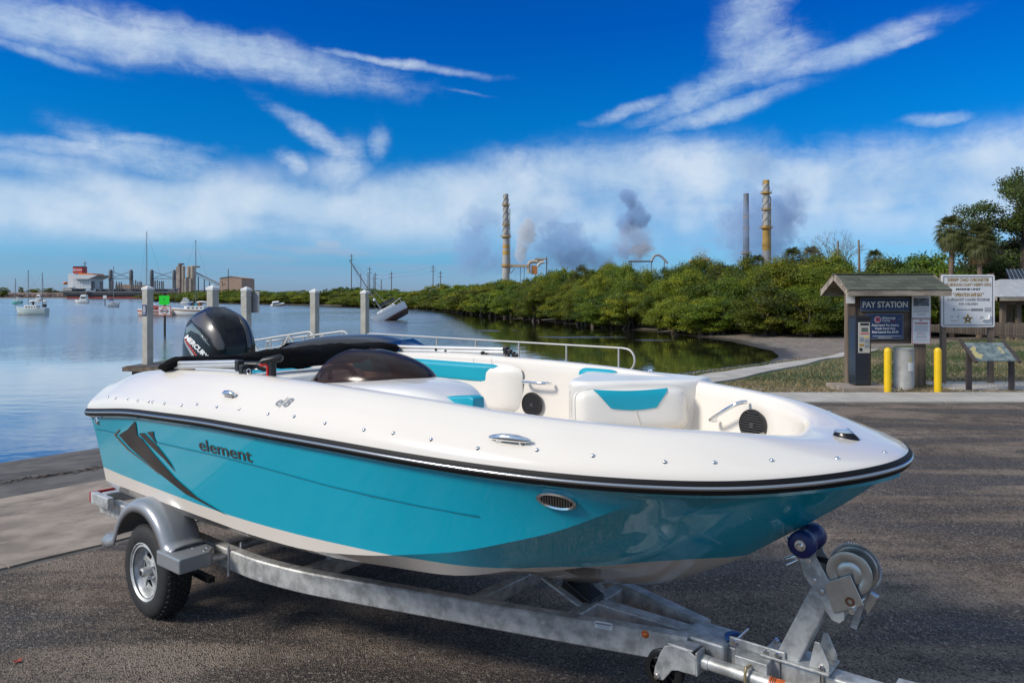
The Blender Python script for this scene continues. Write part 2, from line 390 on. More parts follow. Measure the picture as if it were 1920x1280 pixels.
lk(mixc(mrange(mth('ADD', _s.outputs[2], mth('MULTIPLY', _n2, .12)), -.30, -.22), mudc, lawnc), _b.inputs['Base Color'])
lk(mrange(_s.outputs[2], -.72, -.5, .35, .95), _b.inputs['Roughness'])
ground = MB().grid(rows, closed=True, flip=True).build('ground', GROUNDM, smooth=180)
tag(ground, kind='structure')

# water
WATERM = bpy.data.materials.new('bay_water'); WATERM.use_nodes = True; nt = WATERM.node_tree
_b = nt.nodes['Principled BSDF']; _g = nd('ShaderNodeNewGeometry').outputs['Position']
_b.inputs['IOR'].default_value = 1.6; _b.inputs['Coat Weight'].default_value = .8; _b.inputs['Coat IOR'].default_value = 1.5
_s = nd('ShaderNodeSeparateXYZ'); lk(_g, _s.inputs[0])
# wind: ruffled open water beyond about 32 m, sheltered and glassy near the ramp and in the inlet
_w = noise(_g, .035, 4, .55)
_open = mrange(mth('ADD', mth('ADD', _s.outputs[1], mth('MULTIPLY', _s.outputs[0], -.25)), mth('MULTIPLY', mth('SUBTRACT', _w, .5), 46)), 34, 46)
_inl = mrange(mth('ADD', _s.outputs[0], mth('MULTIPLY', _s.outputs[1], .10)), -1.5, 4.5, 1, 0)
_streak = noise(_g, .018, 3, .5)
_str2 = mrange(_streak, .38, .62, .45, 1)
_open = mth('MULTIPLY', mth('MULTIPLY', _open, _inl), _str2)
_m = nd('ShaderNodeMapping'); lk(_g, _m.inputs[0]); _m.inputs[2].default_value = (0, 0, R(20)); _m.inputs[3].default_value = (.7, 1.35, 1)
_hw = mth('ADD', mth('MULTIPLY', noise(_m.outputs[0], 3.2, 3, .6), .5), mth('MULTIPLY', noise(_m.outputs[0], 1.1, 3, .55), 1.3))
_swell = noise(_m.outputs[0], .9, 3, .5)
_b1 = nd('ShaderNodeBump'); _b1.inputs['Distance'].default_value = .15; lk(_hw, _b1.inputs['Height']); lk(mth('MULTIPLY', _open, .85), _b1.inputs['Strength'])
_b2 = nd('ShaderNodeBump'); _b2.inputs['Distance'].default_value = .03; _b2.inputs['Strength'].default_value = .26; lk(_swell, _b2.inputs['Height']); lk(_b1.outputs[0], _b2.inputs['Normal'])
lk(mixc(mrange(mth('ADD', _s.outputs[0], mth('MULTIPLY', _s.outputs[1], .10)), -4, 3), (.135, .15, .155, 1), (.034, .036, .020, 1)), _b.inputs['Base Color'])   # open bay base lifted to stand in for cloud reflection; inlet base left dark
lk(_b2.outputs[0], _b.inputs['Coat Normal']); lk(mrange(_open, 0, 1, .015, .17), _b.inputs['Coat Roughness'])
lk(_b2.outputs[0], _b.inputs['Normal']); lk(mrange(_open, 0, 1, .015, .17), _b.inputs['Roughness'])
rows = [[(x, y, WATERZ) for x in np.linspace(-9000, 9000, 40)] for y in np.linspace(-900, 9000, 30)]
water = MB().grid(rows, flip=False).build('water', WATERM)
tag(water, kind='structure')

# flat sheets laid on the land: clipped to a convex outline, draped on height()
def drape(name, m, xr, yr, res, planes, dz, thick=0, parent=None, edge=None, wob=0):
    bm = bmesh.new()
    nx, ny = int((xr[1] - xr[0]) / res) + 1, int((yr[1] - yr[0]) / res) + 1
    vs = [[bm.verts.new((xr[0] + i * res, yr[0] + j * res, 0)) for i in range(nx)] for j in range(ny)]
    for j in range(ny - 1):
        for i in range(nx - 1): bm.faces.new((vs[j][i], vs[j][i + 1], vs[j + 1][i + 1], vs[j + 1][i]))
    for co, no in planes:
        bmesh.ops.bisect_plane(bm, geom=bm.verts[:] + bm.edges[:] + bm.faces[:], plane_co=(*co, 0), plane_no=(*no, 0), clear_outer=True)
    if wob:
        for v in bm.verts:
            if any(len(e.link_faces) < 2 for e in v.link_edges):
                v.co.x += wob * math.sin(v.co.y * 7.1 + v.co.x * 3.3) * random.uniform(.3, 1); v.co.y += wob * math.sin(v.co.x * 9.7 + v.co.y * 5.1) * random.uniform(.3, 1)
    if thick:
        ext = bmesh.ops.extrude_face_region(bm, geom=bm.faces[:])
    V = [v for v in bm.verts]; hz = height([v.co.x for v in V], [v.co.y for v in V])
    low = set()
    if thick: low = set(V) - {g for g in ext['geom'] if isinstance(g, bmesh.types.BMVert)}
    for v, z in zip(V, hz): v.co.z = z + dz - (thick if v in low else 0)
    bmesh.ops.recalc_face_normals(bm, faces=bm.faces)
    if not thick:
        for f in bm.faces:
            if f.normal.z < 0: f.normal_flip()
    me = bpy.data.meshes.new(name); bm.to_mesh(me); bm.free(); me.materials.append(m)
    return put(name, me, parent)
UX, VX = (CU, -SU), (SU, CU)                     # boat-forward and shore directions on the ground
def pl_s(s, keep_less): return (xy(s, 0), (-CU, SU) if keep_less else (CU, -SU))
def pl_t(t, keep_less): return (xy(0, t), (SU, CU) if keep_less else (-SU, -CU))

ASPH = bpy.data.materials.new('old_asphalt'); ASPH.use_nodes = True; nt = ASPH.node_tree
_b = nt.nodes['Principled BSDF']; _g = nd('ShaderNodeNewGeometry').outputs['Position']
_vo = nd('ShaderNodeTexVoronoi'); lk(_g, _vo.inputs['Vector']); _vo.inputs['Scale'].default_value = 110
_vs = nd('ShaderNodeSeparateColor'); lk(_vo.outputs['Color'], _vs.inputs[0])
_vo2 = nd('ShaderNodeTexVoronoi'); lk(_g, _vo2.inputs['Vector']); _vo2.inputs['Scale'].default_value = 62
_v2s = nd('ShaderNodeSeparateColor'); lk(_vo2.outputs['Color'], _v2s.inputs[0])
_big = noise(_g, .55, 7, .62); _mid = noise(_g, 3.2, 6, .65); _fine = noise(_g, 40, 3, .6)
_sm = nd('ShaderNodeMapping'); lk(_g, _sm.inputs[0]); _sm.inputs[2].default_value = (0, 0, R(12)); _sm.inputs[3].default_value = (.22, 1.3, 1)
_streak = noise(_sm.outputs[0], 1.1, 6, .6)
base = mixc(mrange(_mid, .32, .68), (.054, .039, .030, 1), (.215, .163, .122, 1))
base = mixc(mrange(_big, .44, .60, 0, .85), base, (.285, .222, .172, 1))
base = mixc(mrange(mth('ADD', _streak, mth('MULTIPLY', mth('SUBTRACT', _mid, .5), .25)), .445, .58, 0, .88), base, (.036, .030, .027, 1))
_crk = nd('ShaderNodeTexVoronoi', feature='DISTANCE_TO_EDGE'); _cw = nd('ShaderNodeVectorMath', operation='ADD'); lk(_g, _cw.inputs[0]); _cs = nd('ShaderNodeVectorMath', operation='SCALE'); lk(noise(_g, 1.3, 5, .6, 0, 1), _cs.inputs[0]); _cs.inputs['Scale'].default_value = .9; lk(_cs.outputs[0], _cw.inputs[1]); lk(_cw.outputs[0], _crk.inputs['Vector']); _crk.inputs['Scale'].default_value = .33
base = mixc(mth('MULTIPLY', mrange(_crk.outputs['Distance'], .010, .002), mrange(_big, .46, .62, 0, .6)), base, (.016, .014, .013, 1))
grain = mixc(mrange(_vs.outputs[0], .5, 1.0, 0, .75), base, (.30, .24, .19, 1))
grain = mixc(mrange(_vs.outputs[1], .55, .95, 0, .8), grain, (.012, .011, .011, 1))
grain = mixc(mrange(_v2s.outputs[0], .965, .985, 0, .6), grain, (.36, .32, .28, 1))
lk(grain, _b.inputs['Base Color']); _b.inputs['Specular IOR Level'].default_value = .35
lk(mrange(_streak, .45, .66, .92, .55), _b.inputs['Roughness'])
_bu = nd('ShaderNodeBump'); _bu.inputs['Strength'].default_value = .9; _bu.inputs['Distance'].default_value = .012
lk(mth('ADD', _vo.outputs['Distance'], mth('MULTIPLY', _fine, .8)), _bu.inputs['Height']); lk(_bu.outputs[0], _b.inputs['Normal'])

lot = drape('asphalt_lot', ASPH, (-40, 45), (-12, 22), .5, [pl_s(6.62, True), ((0, 14.72), (0, 1))], .004)
tag(lot, kind='structure')
RAMPM = mat('ramp_surface', (.105, .095, .085), .85, var=.35, vs=2.2, bump=.6, bs=70, dirt=(.045, .04, .037, .8), dirts=.6)
ramp_o = drape('boat_ramp', RAMPM, (-40, 12), (-25, 40), .5, [pl_s(6.62, False), pl_s(24, True), pl_t(-32, False), pl_t(13.7, True)], .004)
tag(ramp_o, kind='structure')
slab = thing('concrete_slab', None, None); tag(slab, kind='structure')
for a, b in ((-31, -20), (-20, -11.5), (-11.5, -4), (-4, 2.05), (2.05, 8.2), (8.2, 13.6)):
    drape('slab_panel', CONC2, (-36, 10), (-22, 22), .25, [pl_s(6.7, False), pl_s(10.4, True), pl_t(a + .012, False), pl_t(b - .012, True)], .016, .06, parent=slab, wob=.012)
# line of dried weed left by the tide
wr = MB()
for i in range(2600):
    t = random.uniform(-26, 13); s = 11.95 + .22 * math.sin(t * .9) + random.gauss(0, .07 + .05 * math.sin(t * 2.3) ** 2)
    x, y = xy(s, t)
    a = random.uniform(0, 6.28); L = random.uniform(.02, .09); w = random.uniform(.004, .012)
    z = -.0886 * (s - 6.7) + .008 + random.uniform(0, .012)
    dx, dy = math.cos(a) * L, math.sin(a) * L; ex, ey = -math.sin(a) * w, math.cos(a) * w
    wr.add([(x - dx - ex, y - dy - ey, z), (x + dx - ex, y + dy - ey, z), (x + dx + ex, y + dy + ey, z + .008), (x - dx + ex, y - dy + ey, z + .004)], [(0, 1, 2, 3)])
tag(wr.build('tide_wrack', mat('dried_weed', (.045, .028, .018), .95, isl=.8)), 'thin dark line of dried weed across the ramp', None, kind='stuff')

# sidewalk along the back of the lot, pad behind it and the path to the shore
walk = thing('sidewalk', None, None); tag(walk, kind='structure')
x = 4.6
for i in range(16):
    MB().box((x + .985, 15.42, -.04), (1.955, 1.36, .16)).build('paving_panel', CONC3, walk, bevel=.012); x += 1.97
pad = thing('concrete_pad', None, None); tag(pad, kind='structure')
for i in range(5): MB().box((10.9 + i * 1.9, 17.6, -.04), (1.88, 1.5, .11)).build('paving_panel', CONC3, pad, bevel=.01)
path = thing('path', None, None); tag(path, kind='structure')
for i in range(12):
    t = 15.4 + i * 1.75
    drape('paving_panel', CONC3, (2, 18), (14, 36), .6, [pl_s(7.5, False), pl_s(8.95, True), pl_t(t, False), pl_t(t + 1.73, True)], .03, .08, parent=path)
gvm = mat('gravel_stone', (.35, .31, .26), .9, isl=.9, var=.2, vs=3)
gv = MB()
for i in range(900):
    x = random.gauss(7.5, 1.0) if i % 3 else random.uniform(6, 16); y = 16.15 + abs(random.gauss(0, .35)); r = random.uniform(.008, .028)
    V = [(x + r * math.cos(k * 1.57 + i), y + r * math.sin(k * 1.57 + i), h1(x, y) if False else 0.0) for k in range(4)] + [(x + random.uniform(-.4, .4) * r, y, r * .8)]
    gv.add(V, [(0, 1, 4), (1, 2, 4), (2, 3, 4), (3, 0, 4)])
tag(gv.build('gravel', gvm), 'loose pale gravel behind the sidewalk', None, kind='stuff')
# grass: short blades, patchy between green and straw
def grass_patch(n, xr, ys, m_g, m_s):
    g = MB(); cnt = 0
    while cnt < n:
        x = random.uniform(*xr); y = ys(random.random()); s, t = st(x, y)
        if (7.3 < s < 9.1 and t > 15) or y < 16.2 or (t < 15.3) or s > 11.6: continue
        if x > 9.8 and y < 18.5 and random.random() < .85: continue
        z = cache_h(x, y)
        if z < -.35: continue
        p = vnoise(np.array(x * .9), np.array(y * .6)); green = p + random.gauss(0, .35) > (.75 if y < 18.6 else -.02)
        if y < 17.6 and random.random() < .55: green = False
        h = random.uniform(.04, .11) * (1 if green else .8); a = random.uniform(0, 6.28); w = random.uniform(.006, .014)
        lx, ly = random.gauss(0, .04), random.gauss(0, .04)
        g.m = 0 if green else 1
        g.add([(x - w * math.cos(a), y - w * math.sin(a), z), (x + w * math.cos(a), y + w * math.sin(a), z), (x + lx, y + ly, z + h)], [(0, 1, 2)]); cnt += 1
    return g
_hc = {}
def cache_h(x, y):
    k = (round(x * 2), round(y * 2))
    if k not in _hc: _hc[k] = h1(k[0] / 2, k[1] / 2)
    return _hc[k]
GRG = mat('grass_green', (.055, .085, .018), .8, isl=.9, trans=.25); GRS = mat('grass_straw', (.26, .20, .10), .85, isl=.7, trans=.2)
gp = grass_patch(42000, (3.5, 26), lambda u: 16.2 + 24 * u ** 1.6, GRG, GRS)
tag(gp.build('grass', [GRG, GRS]), 'short patchy grass behind the pay station', None, kind='stuff')
lf = MB(); c = gz(33, 1238, .012)
lf.add([(c.x + r * math.cos(a), c.y + r * math.sin(a), .008 + h) for a, r, h in ((0, .03, .004), (.7, .016, .0), (1.4, .034, .012), (2.3, .018, .002), (3.3, .03, .01), (4.3, .015, .0), (5.2, .026, .008))], [tuple(range(7))])
tag(lf.build('fallen_leaf', mat('red_leaf', (.30, .045, .02), .6)), 'small red fallen leaf lying on the dark asphalt', 'leaf')

ps_ = MB(); rg_ = random.Random(17)
for i in range(2600):
    Y = 2.4 + 10.5 * rg_.random() ** 1.6; X = rg_.uniform(-.72, .74) * Y; s_, t_ = st(X, Y)
    if s_ > 6.5: continue
    r = rg_.uniform(.0022, .0062) * (1 + .4 * (rg_.random() < .06)); a = rg_.uniform(0, 6.28)
    V = [(X + r * math.cos(a + k * 1.571) * rg_.uniform(.6, 1.2), Y + r * math.sin(a + k * 1.571) * rg_.uniform(.6, 1.2), .0035) for k in range(4)] + [(X + rg_.uniform(-.4, .4) * r, Y, .004 + r * .9)]
    ps_.add(V, [(0, 1, 4), (1, 2, 4), (2, 3, 4), (3, 0, 4)])
tag(ps_.build('loose_grit', mat('grit_stone', (.20, .165, .135), .9, isl=1.2)), 'loose grit and small stones on the asphalt', None, kind='stuff')
# ================================================================ the motorboat
LB, X0 = 5.4, .22
BOX, BOY = 1.62 - LB * CU, 3.07 + LB * SU
boat = thing('motorboat', 'white and teal open motorboat with smoked windshield resting on a galvanised trailer', 'boat', (BOX, BOY, 0), -HEAD)
def curve(xs, ys, sm=.16):
    g = np.linspace(-1, 6.4, 1481); y = np.interp(g, xs, ys); k = np.exp(-.5 * (np.arange(-150, 151) * .005 / sm) ** 2); k /= k.sum()
    y = np.convolve(np.pad(y, 150, mode='edge'), k, 'valid')
    return lambda x: float(np.interp(x, g, y))
def bw(x):                                       # half beam at the rub rail
    if x < 2.4: return 1.2 - .1 * ((2.4 - x) / 2.4) ** 2
    q = min(1, (x - 2.4) / (LB - 2.4)); return 1.2 * math.sqrt(max(0, 1 - q ** 3))
zr = curve([-1, .22, 1.0, 2.0, 3.2, 4.4, 5.0, 5.4, 6.4], [1.2, 1.275, 1.36, 1.405, 1.418, 1.405, 1.41, 1.45, 1.46])
zc = curve([-1, .2, .6, 1.2, 2, 2.9, 3.5, 4.0, 4.4, 4.95, 5.2, 5.4, 6.4], [1.38, 1.46, 1.57, 1.635, 1.665, 1.655, 1.64, 1.61, 1.59, 1.57, 1.545, 1.51, 1.5], .12)
zk = curve([-1, .2, 3, 3.84, 4.29, 4.68, 4.97, 5.2, 5.32, 5.4, 5.6, 6.4], [.52, .52, .53, .57, .66, .87, 1.08, 1.25, 1.36, 1.44, 1.62, 1.8], .07)
cr = curve([-1, .2, 2.3, 3.36, 3.75, 4.0, 4.3, 4.57, 4.81, 6], [.835, .835, .82, .81, .80, .72, .64, .58, .53, .5], .12)
cf = curve([-1, .2, 1, 2.3, 2.8, 3.36, 3.75, 4.0, 4.3, 4.57, 4.81, 6], [.2, .2, .19, .215, .25, .30, .32, .37, .45, .52, .68, .8], .12)
kr = curve([-1, .2, 1, 2.3, 2.8, 3.32, 3.83, 4.2, 4.58, 4.8, 6], [.9, .9, .9, .9, .9, .885, .87, .87, .89, .9, .9], .12)
kf = curve([-1, .2, 1, 2.3, 2.8, 3.32, 3.83, 4.2, 4.42, 4.58, 4.8, 6], [.31, .31, .30, .29, .31, .38, .5, .62, .71, .81, .92, .93], .1)
def section(x):
    b, r, k = bw(x), zr(x), zk(x); d = max(r - k, .001)
    K = (b * kr(x), k + kf(x) * d); C = (b * cr(x), k + cf(x) * d)
    R0 = (b + .004, r - .03); R1 = (max(b - .028, b * .93), r - .052)
    P = [R0, R1]
    for i in range(1, 9):
        f = i / 9; v = R1[0] + (K[0] - R1[0]) * (f + .05 * math.sin(math.pi * f)); P.append((v, R1[1] + (K[1] - R1[1]) * f))
    P.append(K)
    for f in (.35, .7): P.append((K[0] + (C[0] - K[0]) * f, K[1] + (C[1] - K[1]) * f))
    P.append(C)
    tun = max(0, min(1, (4.3 - x) / 1.0))
    P.append((C[0] * .86, C[1] + .02 * tun - .10 * (1 - tun) * d)); P.append((C[0] * .62, C[1] + .05 * tun + (k - C[1]) * (.42 * (1 - tun) + .1 * tun)))
    P.append((C[0] * .38, k + (C[1] - k) * (.5 * tun + .34 * (1 - tun)))); P.append((C[0] * .16, k + (C[1] - k) * .12)); P.append((0, k))
    return P
hx = list(np.linspace(X0, 3.0, 24)) + list(np.linspace(3.06, 4.9, 40)) + list(np.linspace(4.93, 5.395, 26))
SEC = [section(x) for x in hx]
rake = lambda x, z: x - .10 * max(0, 1 - (x - X0) / .5) * (1.28 - z) * -1.0 if x < X0 + .5 else x
HULLM = bpy.data.materials.new('hull_gelcoat'); HULLM.use_nodes = True; nt = HULLM.node_tree
_b = nt.nodes['Principled BSDF']; _o = nd('ShaderNodeTexCoord').outputs['Object']; _s = nd('ShaderNodeSeparateXYZ'); lk(_o, _s.inputs[0])
_lim = mrange(_s.outputs[0], 1.9, 3.7, .856, .905); _n = noise(_o, 1.2, 5, .6)
lk(mixc(mth('GREATER_THAN', _s.outputs[2], _lim), mixc(mrange(_n, .35, .7), (.76, .685, .60, 1), (.80, .735, .655, 1)), mixc(mrange(_n, .3, .7), (.0, .375, .52, 1), (.0, .395, .55, 1))), _b.inputs['Base Color'])
_b.inputs['Roughness'].default_value = .16; _b.inputs['Coat Weight'].default_value = .9; _b.inputs['Coat Roughness'].default_value = .025
hull = MB()
near = [[(rake(x, z), -v, z) for v, z in S] for x, S in zip(hx, SEC)]
full = [n + [(p[0], -p[1], p[2]) for p in reversed(n[:-1])] for n in near]
hull.grid(full); hull.add(full[0], [tuple(range(len(full[0])))])
hull_o = hull.build('hull', HULLM, boat, smooth=17, fixn=True)
def hullv(x, z):                                 # starboard surface: v at (x, z) on the side panel
    S = section(x); zs = [p[1] for p in S[:14]][::-1]; vs = [p[0] for p in S[:14]][::-1]
    return -float(np.interp(z, zs, vs))
def on_hull(px, py, off=.004):                   # where the sight line to a picture point meets the starboard side
    k = (px - 960) / FPX; lo, hi = 2.4, 7.5; prev = None
    for i in range(500):
        Y = lo + (hi - lo) * i / 499; X = k * Y; z = CAMH - (py - HOR) / FPX * Y
        x = (X - BOX) * CU - (Y - BOY) * SU; v = (X - BOX) * SU + (Y - BOY) * CU
        if x < X0 - .05 or x > 5.38: prev = None; continue
        g = v - hullv(x, z)
        if prev is not None and prev < 0 <= g: return Vector((x, hullv(x, z) - off, z))
        prev = g
    return None
def bl(px, py, v=None, x=None):                  # boat coordinates of a sight line at a given v or x
    k = (px - 960) / FPX
    if v is not None: Y = (v + BOX * SU + BOY * CU) / (k * SU + CU)
    else: Y = (x + BOX * CU - BOY * SU) / (k * CU - SU)
    X = k * Y; return Vector(((X - BOX) * CU - (Y - BOY) * SU, (X - BOX) * SU + (Y - BOY) * CU, CAMH - (py - HOR) / FPX * Y))
def hull_patch(name, pix, m, off=.004, cut=(14, 2)):   # a printed film lying on the hull: quad strip between two pixel polylines
    a, b = pix; A = [on_hull(*p, off) for p in a]; B = [on_hull(*p, off) for p in b]
    mb = MB(); rows = []
    for p, q in zip(A, B):
        rows.append([Vector((p.x + (q.x - p.x) * f, 0, p.z + (q.z - p.z) * f)) for f in (0, .25, .5, .75, 1)])
    rows = [[Vector((p.x, hullv(p.x, p.z) - off, p.z)) for p in r] for r in rows]
    mb.grid(rows); return mb.build(name, m, boat, smooth=60)

# deck: rings offset inwards from the rail
tt = np.linspace(0, 1, 120)
sx = [X0 + (2.4 - X0) * u for u in np.linspace(0, 1, 40)[:-1]] + [2.4 + (LB - 2.4) * (math.sin(u) ** (2 / 3)) for u in np.linspace(.02, math.pi / 2, 86)]
sv = [bw(x) for x in sx]; sv[-1] = 0.0
NRM = []
for i in range(len(sx)):
    a, b = max(0, i - 1), min(len(sx) - 1, i + 1); t = Vector((sx[b] - sx[a], -(sv[b] - sv[a]) , 0)).normalized()
    n = Vector((t.y, -t.x, 0)); n = Vector((-abs(n.x), n.y, 0)); NRM.append(Vector((n.x, abs(n.y), 0)).normalized())
NRM[-1] = Vector((-1, 0, 0))
PROF = [(0, 0), (.003, .10), (.012, .22), (.035, .36), (.075, .56), (.12, .75), (.165, .90), (.20, .975), (.23, 1.0), (.262, .99), (.280, .95), (.290, .86)]
WALL = [(.294, -.08), (.300, -.16), (.32, -.30), (.335, -.42), (.34, -.66)]
def dsc(x): return 1 + .45 * max(0, min(1, (x - 4.5) / .9)) ** 2
def deckpt(i, d, z, side=-1):
    P = Vector((sx[i], -sv[i], 0)) + NRM[i] * d * dsc(sx[i])
    return Vector((P.x, side * -min(0, P.y) * 1.0, z)) if side > 0 else Vector((P.x, min(0, P.y), z))
def ring(d, fz): 
    nr = [deckpt(i, d, fz(sx[i])) for i in range(len(sx))]
    return nr + [Vector((p.x, -p.y, p.z)) for p in reversed(nr[:-1])]
rings = [ring(d, (lambda h: (lambda x: zr(x) + .012 + h * (zc(x) - zr(x) - .012)))(h)) for d, h in PROF]
zfl = curve([-1, 3.7, 4.1, 4.4, 4.7, 5.05, 6], [.965, .965, 1.10, 1.20, 1.29, 1.42, 1.45], .08)   # cockpit sole, rising into the bow
rings += [ring(d, (lambda dz: (lambda x: max(zfl(x), zc(x) + dz)))(dz)) for d, dz in WALL]
deck = MB().grid(rings)
deck_o = deck.build('deck', WHITE, boat, smooth=50, fixn=False)
def deckv(x, d):                                 # starboard deck point by station and inset
    i = int(np.argmin([abs(a - x) for a in sx])); h = float(np.interp(d, [p[0] for p in PROF], [p[1] for p in PROF]))
    p = deckpt(i, d, zr(sx[i]) + .012 + h * (zc(sx[i]) - zr(sx[i]) - .012)); a = deckpt(i, d + .01, 0); 
    h2 = float(np.interp(d + .01, [q[0] for q in PROF], [q[1] for q in PROF])); q = deckpt(i, d + .01, zr(sx[i]) + .012 + h2 * (zc(sx[i]) - zr(sx[i]) - .012))
    j = min(len(sx) - 2, max(1, i)); tg = (deckpt(j + 1, d, zr(sx[j + 1])) - deckpt(j - 1, d, zr(sx[j - 1]))).normalized()
    n = tg.cross(q - p).normalized()
    if n.z < 0: n = -n
    return p, n, tg
def on_deck(px, py):                             # (x, d) on the starboard deck slope seen at a picture point
    best = None
    k = (px - 960) / FPX
    for i in range(len(sx)):
        for d in np.linspace(.005, .26, 52):
            h = float(np.interp(d, [p[0] for p in PROF], [p[1] for p in PROF])); z = zr(sx[i]) + .012 + h * (zc(sx[i]) - zr(sx[i]) - .012)
            p = deckpt(i, d, z); X = BOX + p.x * CU + p.y * SU; Y = BOY - p.x * SU + p.y * CU
            e = (960 + FPX * X / Y - px) ** 2 + (HOR + FPX * (CAMH - z) / Y - py) ** 2
            if best is None or e < best[0]: best = (e, sx[i], d)
    return best[1], best[2]
# cockpit floor and aft closing panels
fl = MB(); fr_ = [deckpt(i, .336, zfl(sx[i]) + .002) for i in range(0, len(sx), 3)]
fl.grid([[p, Vector((p.x, 0, p.z)), Vector((p.x, -p.y, p.z))] for p in fr_])
fl.build('cockpit_floor', CREAMG, boat)
st_rows = []
for k in range(len(PROF)):
    p = rings[k][0]; st_rows.append([Vector((p.x - .0, p.y + (-2 * p.y) * f, p.z)) for f in np.linspace(0, 1, 9)])
MB().grid(st_rows).build('transom_cap', WHITE, boat, smooth=50)
# rub rail: black rubber body with a bright insert
rr_n = [deckpt(i, .006, zr(sx[i]) - .008) for i in range(len(sx))]; 
loop = rr_n + [Vector((p.x, -p.y, p.z)) for p in reversed(rr_n[:-1])]
rl = MB(); prof = [(-.012, .028), (.010, .026), (.019, .014), (.020, -.014), (.012, -.026), (-.020, -.028)]
def sweep(path, prof):
    rows = []
    for i, p in enumerate(path):
        a, b = path[max(0, i - 1)], path[min(len(path) - 1, i + 1)]; t = (b - a).normalized(); o = Vector((t.y, -t.x, 0)).normalized()
        rows.append([p + o * u + Vector((0, 0, w)) for u, w in prof])
    return rows
rail_o = MB().grid(sweep(loop, prof + [prof[0]])).build('rub_rail', mat('rail_rubber', (.008, .008, .009), .55, spec=.2), boat, smooth=40, fixn=True)
MB().grid(sweep(loop, [(.017, .009), (.023, .007), (.026, .002), (.026, -.003), (.023, -.007), (.017, -.009)])).build('rail_insert', mat('rail_steel', (.50, .49, .48), .22, 1), rail_o, smooth=60, fixn=True)
# swim platform bracket at the stern
MB().box((.06, -.62, .98), (.42, .34, .22)).build('swim_platform', WHITE, boat, bevel=.05, seg=3)
MB().tube([(-.02, -.74, 1.14), (-.02, -.80, 1.15), (.28, -.82, 1.13)], .018, 10).build('platform_rail', CHROME, boat, smooth=60)
# snaps along the deck edge
SN = [(204, 745), (220, 747), (240, 749), (258, 751), (277, 752), (287, 753), (309, 757), (339, 759), (372, 760), (408, 762), (450, 769), (509, 779), (560, 785), (614, 794), (678, 804), (738, 812), (805, 823), (896, 839), (1003, 843), (1120, 855), (1254, 865), (1346, 866), (1443, 866), (1570, 860), (1659, 847)]
snap = MB().lathe([(.0, .007), (.005, .007), (.008, .004), (.009, 0), (.011, -.002)], 10, cap=False).build('snap', CHROME, mesh_only=True, smooth=60)
for p in SN:
    x, d = on_deck(*p); q, n, tg = deckv(x, d); o = put('snap_button', snap, boat); o.matrix_local = Matrix.Translation(q) @ n.to_track_quat('Z', 'Y').to_matrix().to_4x4()
# cleats
def cleat(px, py, L):
    x, d = on_deck(px, py); q, n, tg = deckv(x, d); M = Matrix((tg, n.cross(tg), n)).transposed().to_4x4(); M = Matrix.Translation(q) @ M
    mb = MB(); mb.tube([M @ Vector((u * L / 2, 0, .022 - .008 * abs(u) ** 2)) for u in (-1, -.8, -.4, 0, .4, .8, 1)], [.006, .011, .016, .017, .016, .011, .006], 10)
    for u in (-.28, .28): mb.tube([M @ Vector((u * L, 0, -.004)), M @ Vector((u * L * .9, 0, .02))], [.018, .012], 10)
    mb.build('mooring_cleat', CHROME, boat, smooth=60)
cleat(435, 742, .13); cleat(952, 826, .19)
# lettering
LETT = mat('hull_lettering', (.055, .045, .042), .35); PINS = mat('pinstripe_film', (.01, .20, .28), .35)
DARKF = mat('graphic_film', (.03, .026, .026), .3, var=.5, vs=3); BRONZ = mat('bronze_film', (.13, .095, .08), .35)
def hull_text(s, p0, p1, hpx, bold, name, sx_=1.0):
    V, F = text2d(s, 1.0, bold=bold, align='LEFT'); w = max(v[0] for v in V); mnx = min(v[0] for v in V)
    a, b, c = on_hull(*p0), on_hull(*p1), on_hull(p0[0], p0[1] - hpx)
    ex = Vector((b.x - a.x, 0, b.z - a.z)) / (w - mnx); ez = Vector((0, 0, c.z - a.z)) / .72
    mb = MB(); W = []
    miny = -.36
    for vx, vy in V:
        q = Vector((a.x, 0, a.z)) + ex * (vx - mnx) + ez * (vy - miny); W.append((q.x, hullv(q.x, q.z) - .004, q.z))
    mb.add(W, F); return mb.build(name, LETT, boat)
hull_text('element', (377, 844), (476, 868), 21, .010, 'lettering')
x, d = on_deck(523, 757); q, n, tg = deckv(x, d); upv = n.cross(tg); M = Matrix.Translation(q + n * .004) @ Matrix((tg, upv, n)).transposed().to_4x4()
me_ = MB()
me_.text('e', M, .082, bold=.004, align='LEFT', shear=.25, sx=1.2); me_.text('8', M @ Matrix.Translation((.070, 0, 0)), .082, bold=.004, align='LEFT', shear=.25, sx=1.2)
me_.add([M @ Vector(p) for p in ((.049, -.034, 0), (.056, -.034, 0), (.074, .034, 0), (.067, .034, 0))], [(0, 1, 2, 3)])
me_.build('lettering', GREYP, boat)
# hull graphics: swept arrow shapes and a pinstripe
hull_patch('graphic', ([(254, 789), (240, 805), (224, 815), (245, 838), (300, 887), (350, 925), (426, 964)], [(256, 795), (259, 815), (268, 822), (290, 850), (330, 895), (370, 930), (427, 965)]), DARKF, .005)
hull_patch('graphic', ([(262, 812), (285, 836), (310, 860), (332, 885)], [(272, 811), (297, 836), (318, 862), (333, 886)]), DARKF, .005)
hull_patch('graphic', ([(276, 810), (284, 818), (294, 831)], [(289, 808), (290, 818), (295, 830)]), DARKF, .005)
hull_patch('graphic_edge', ([(225, 804), (215, 815), (240, 842), (290, 880), (300, 889)], [(226, 806), (219, 815), (243, 841), (291, 879), (300, 888)]), BRONZ, .005)
pin = [(176, 803), (219, 811)]; 
hull_patch('pinstripe', ([(180, 803), (200, 806), (219, 811)], [(180, 804.6), (200, 807.6), (219, 812.6)]), PINS, .004)
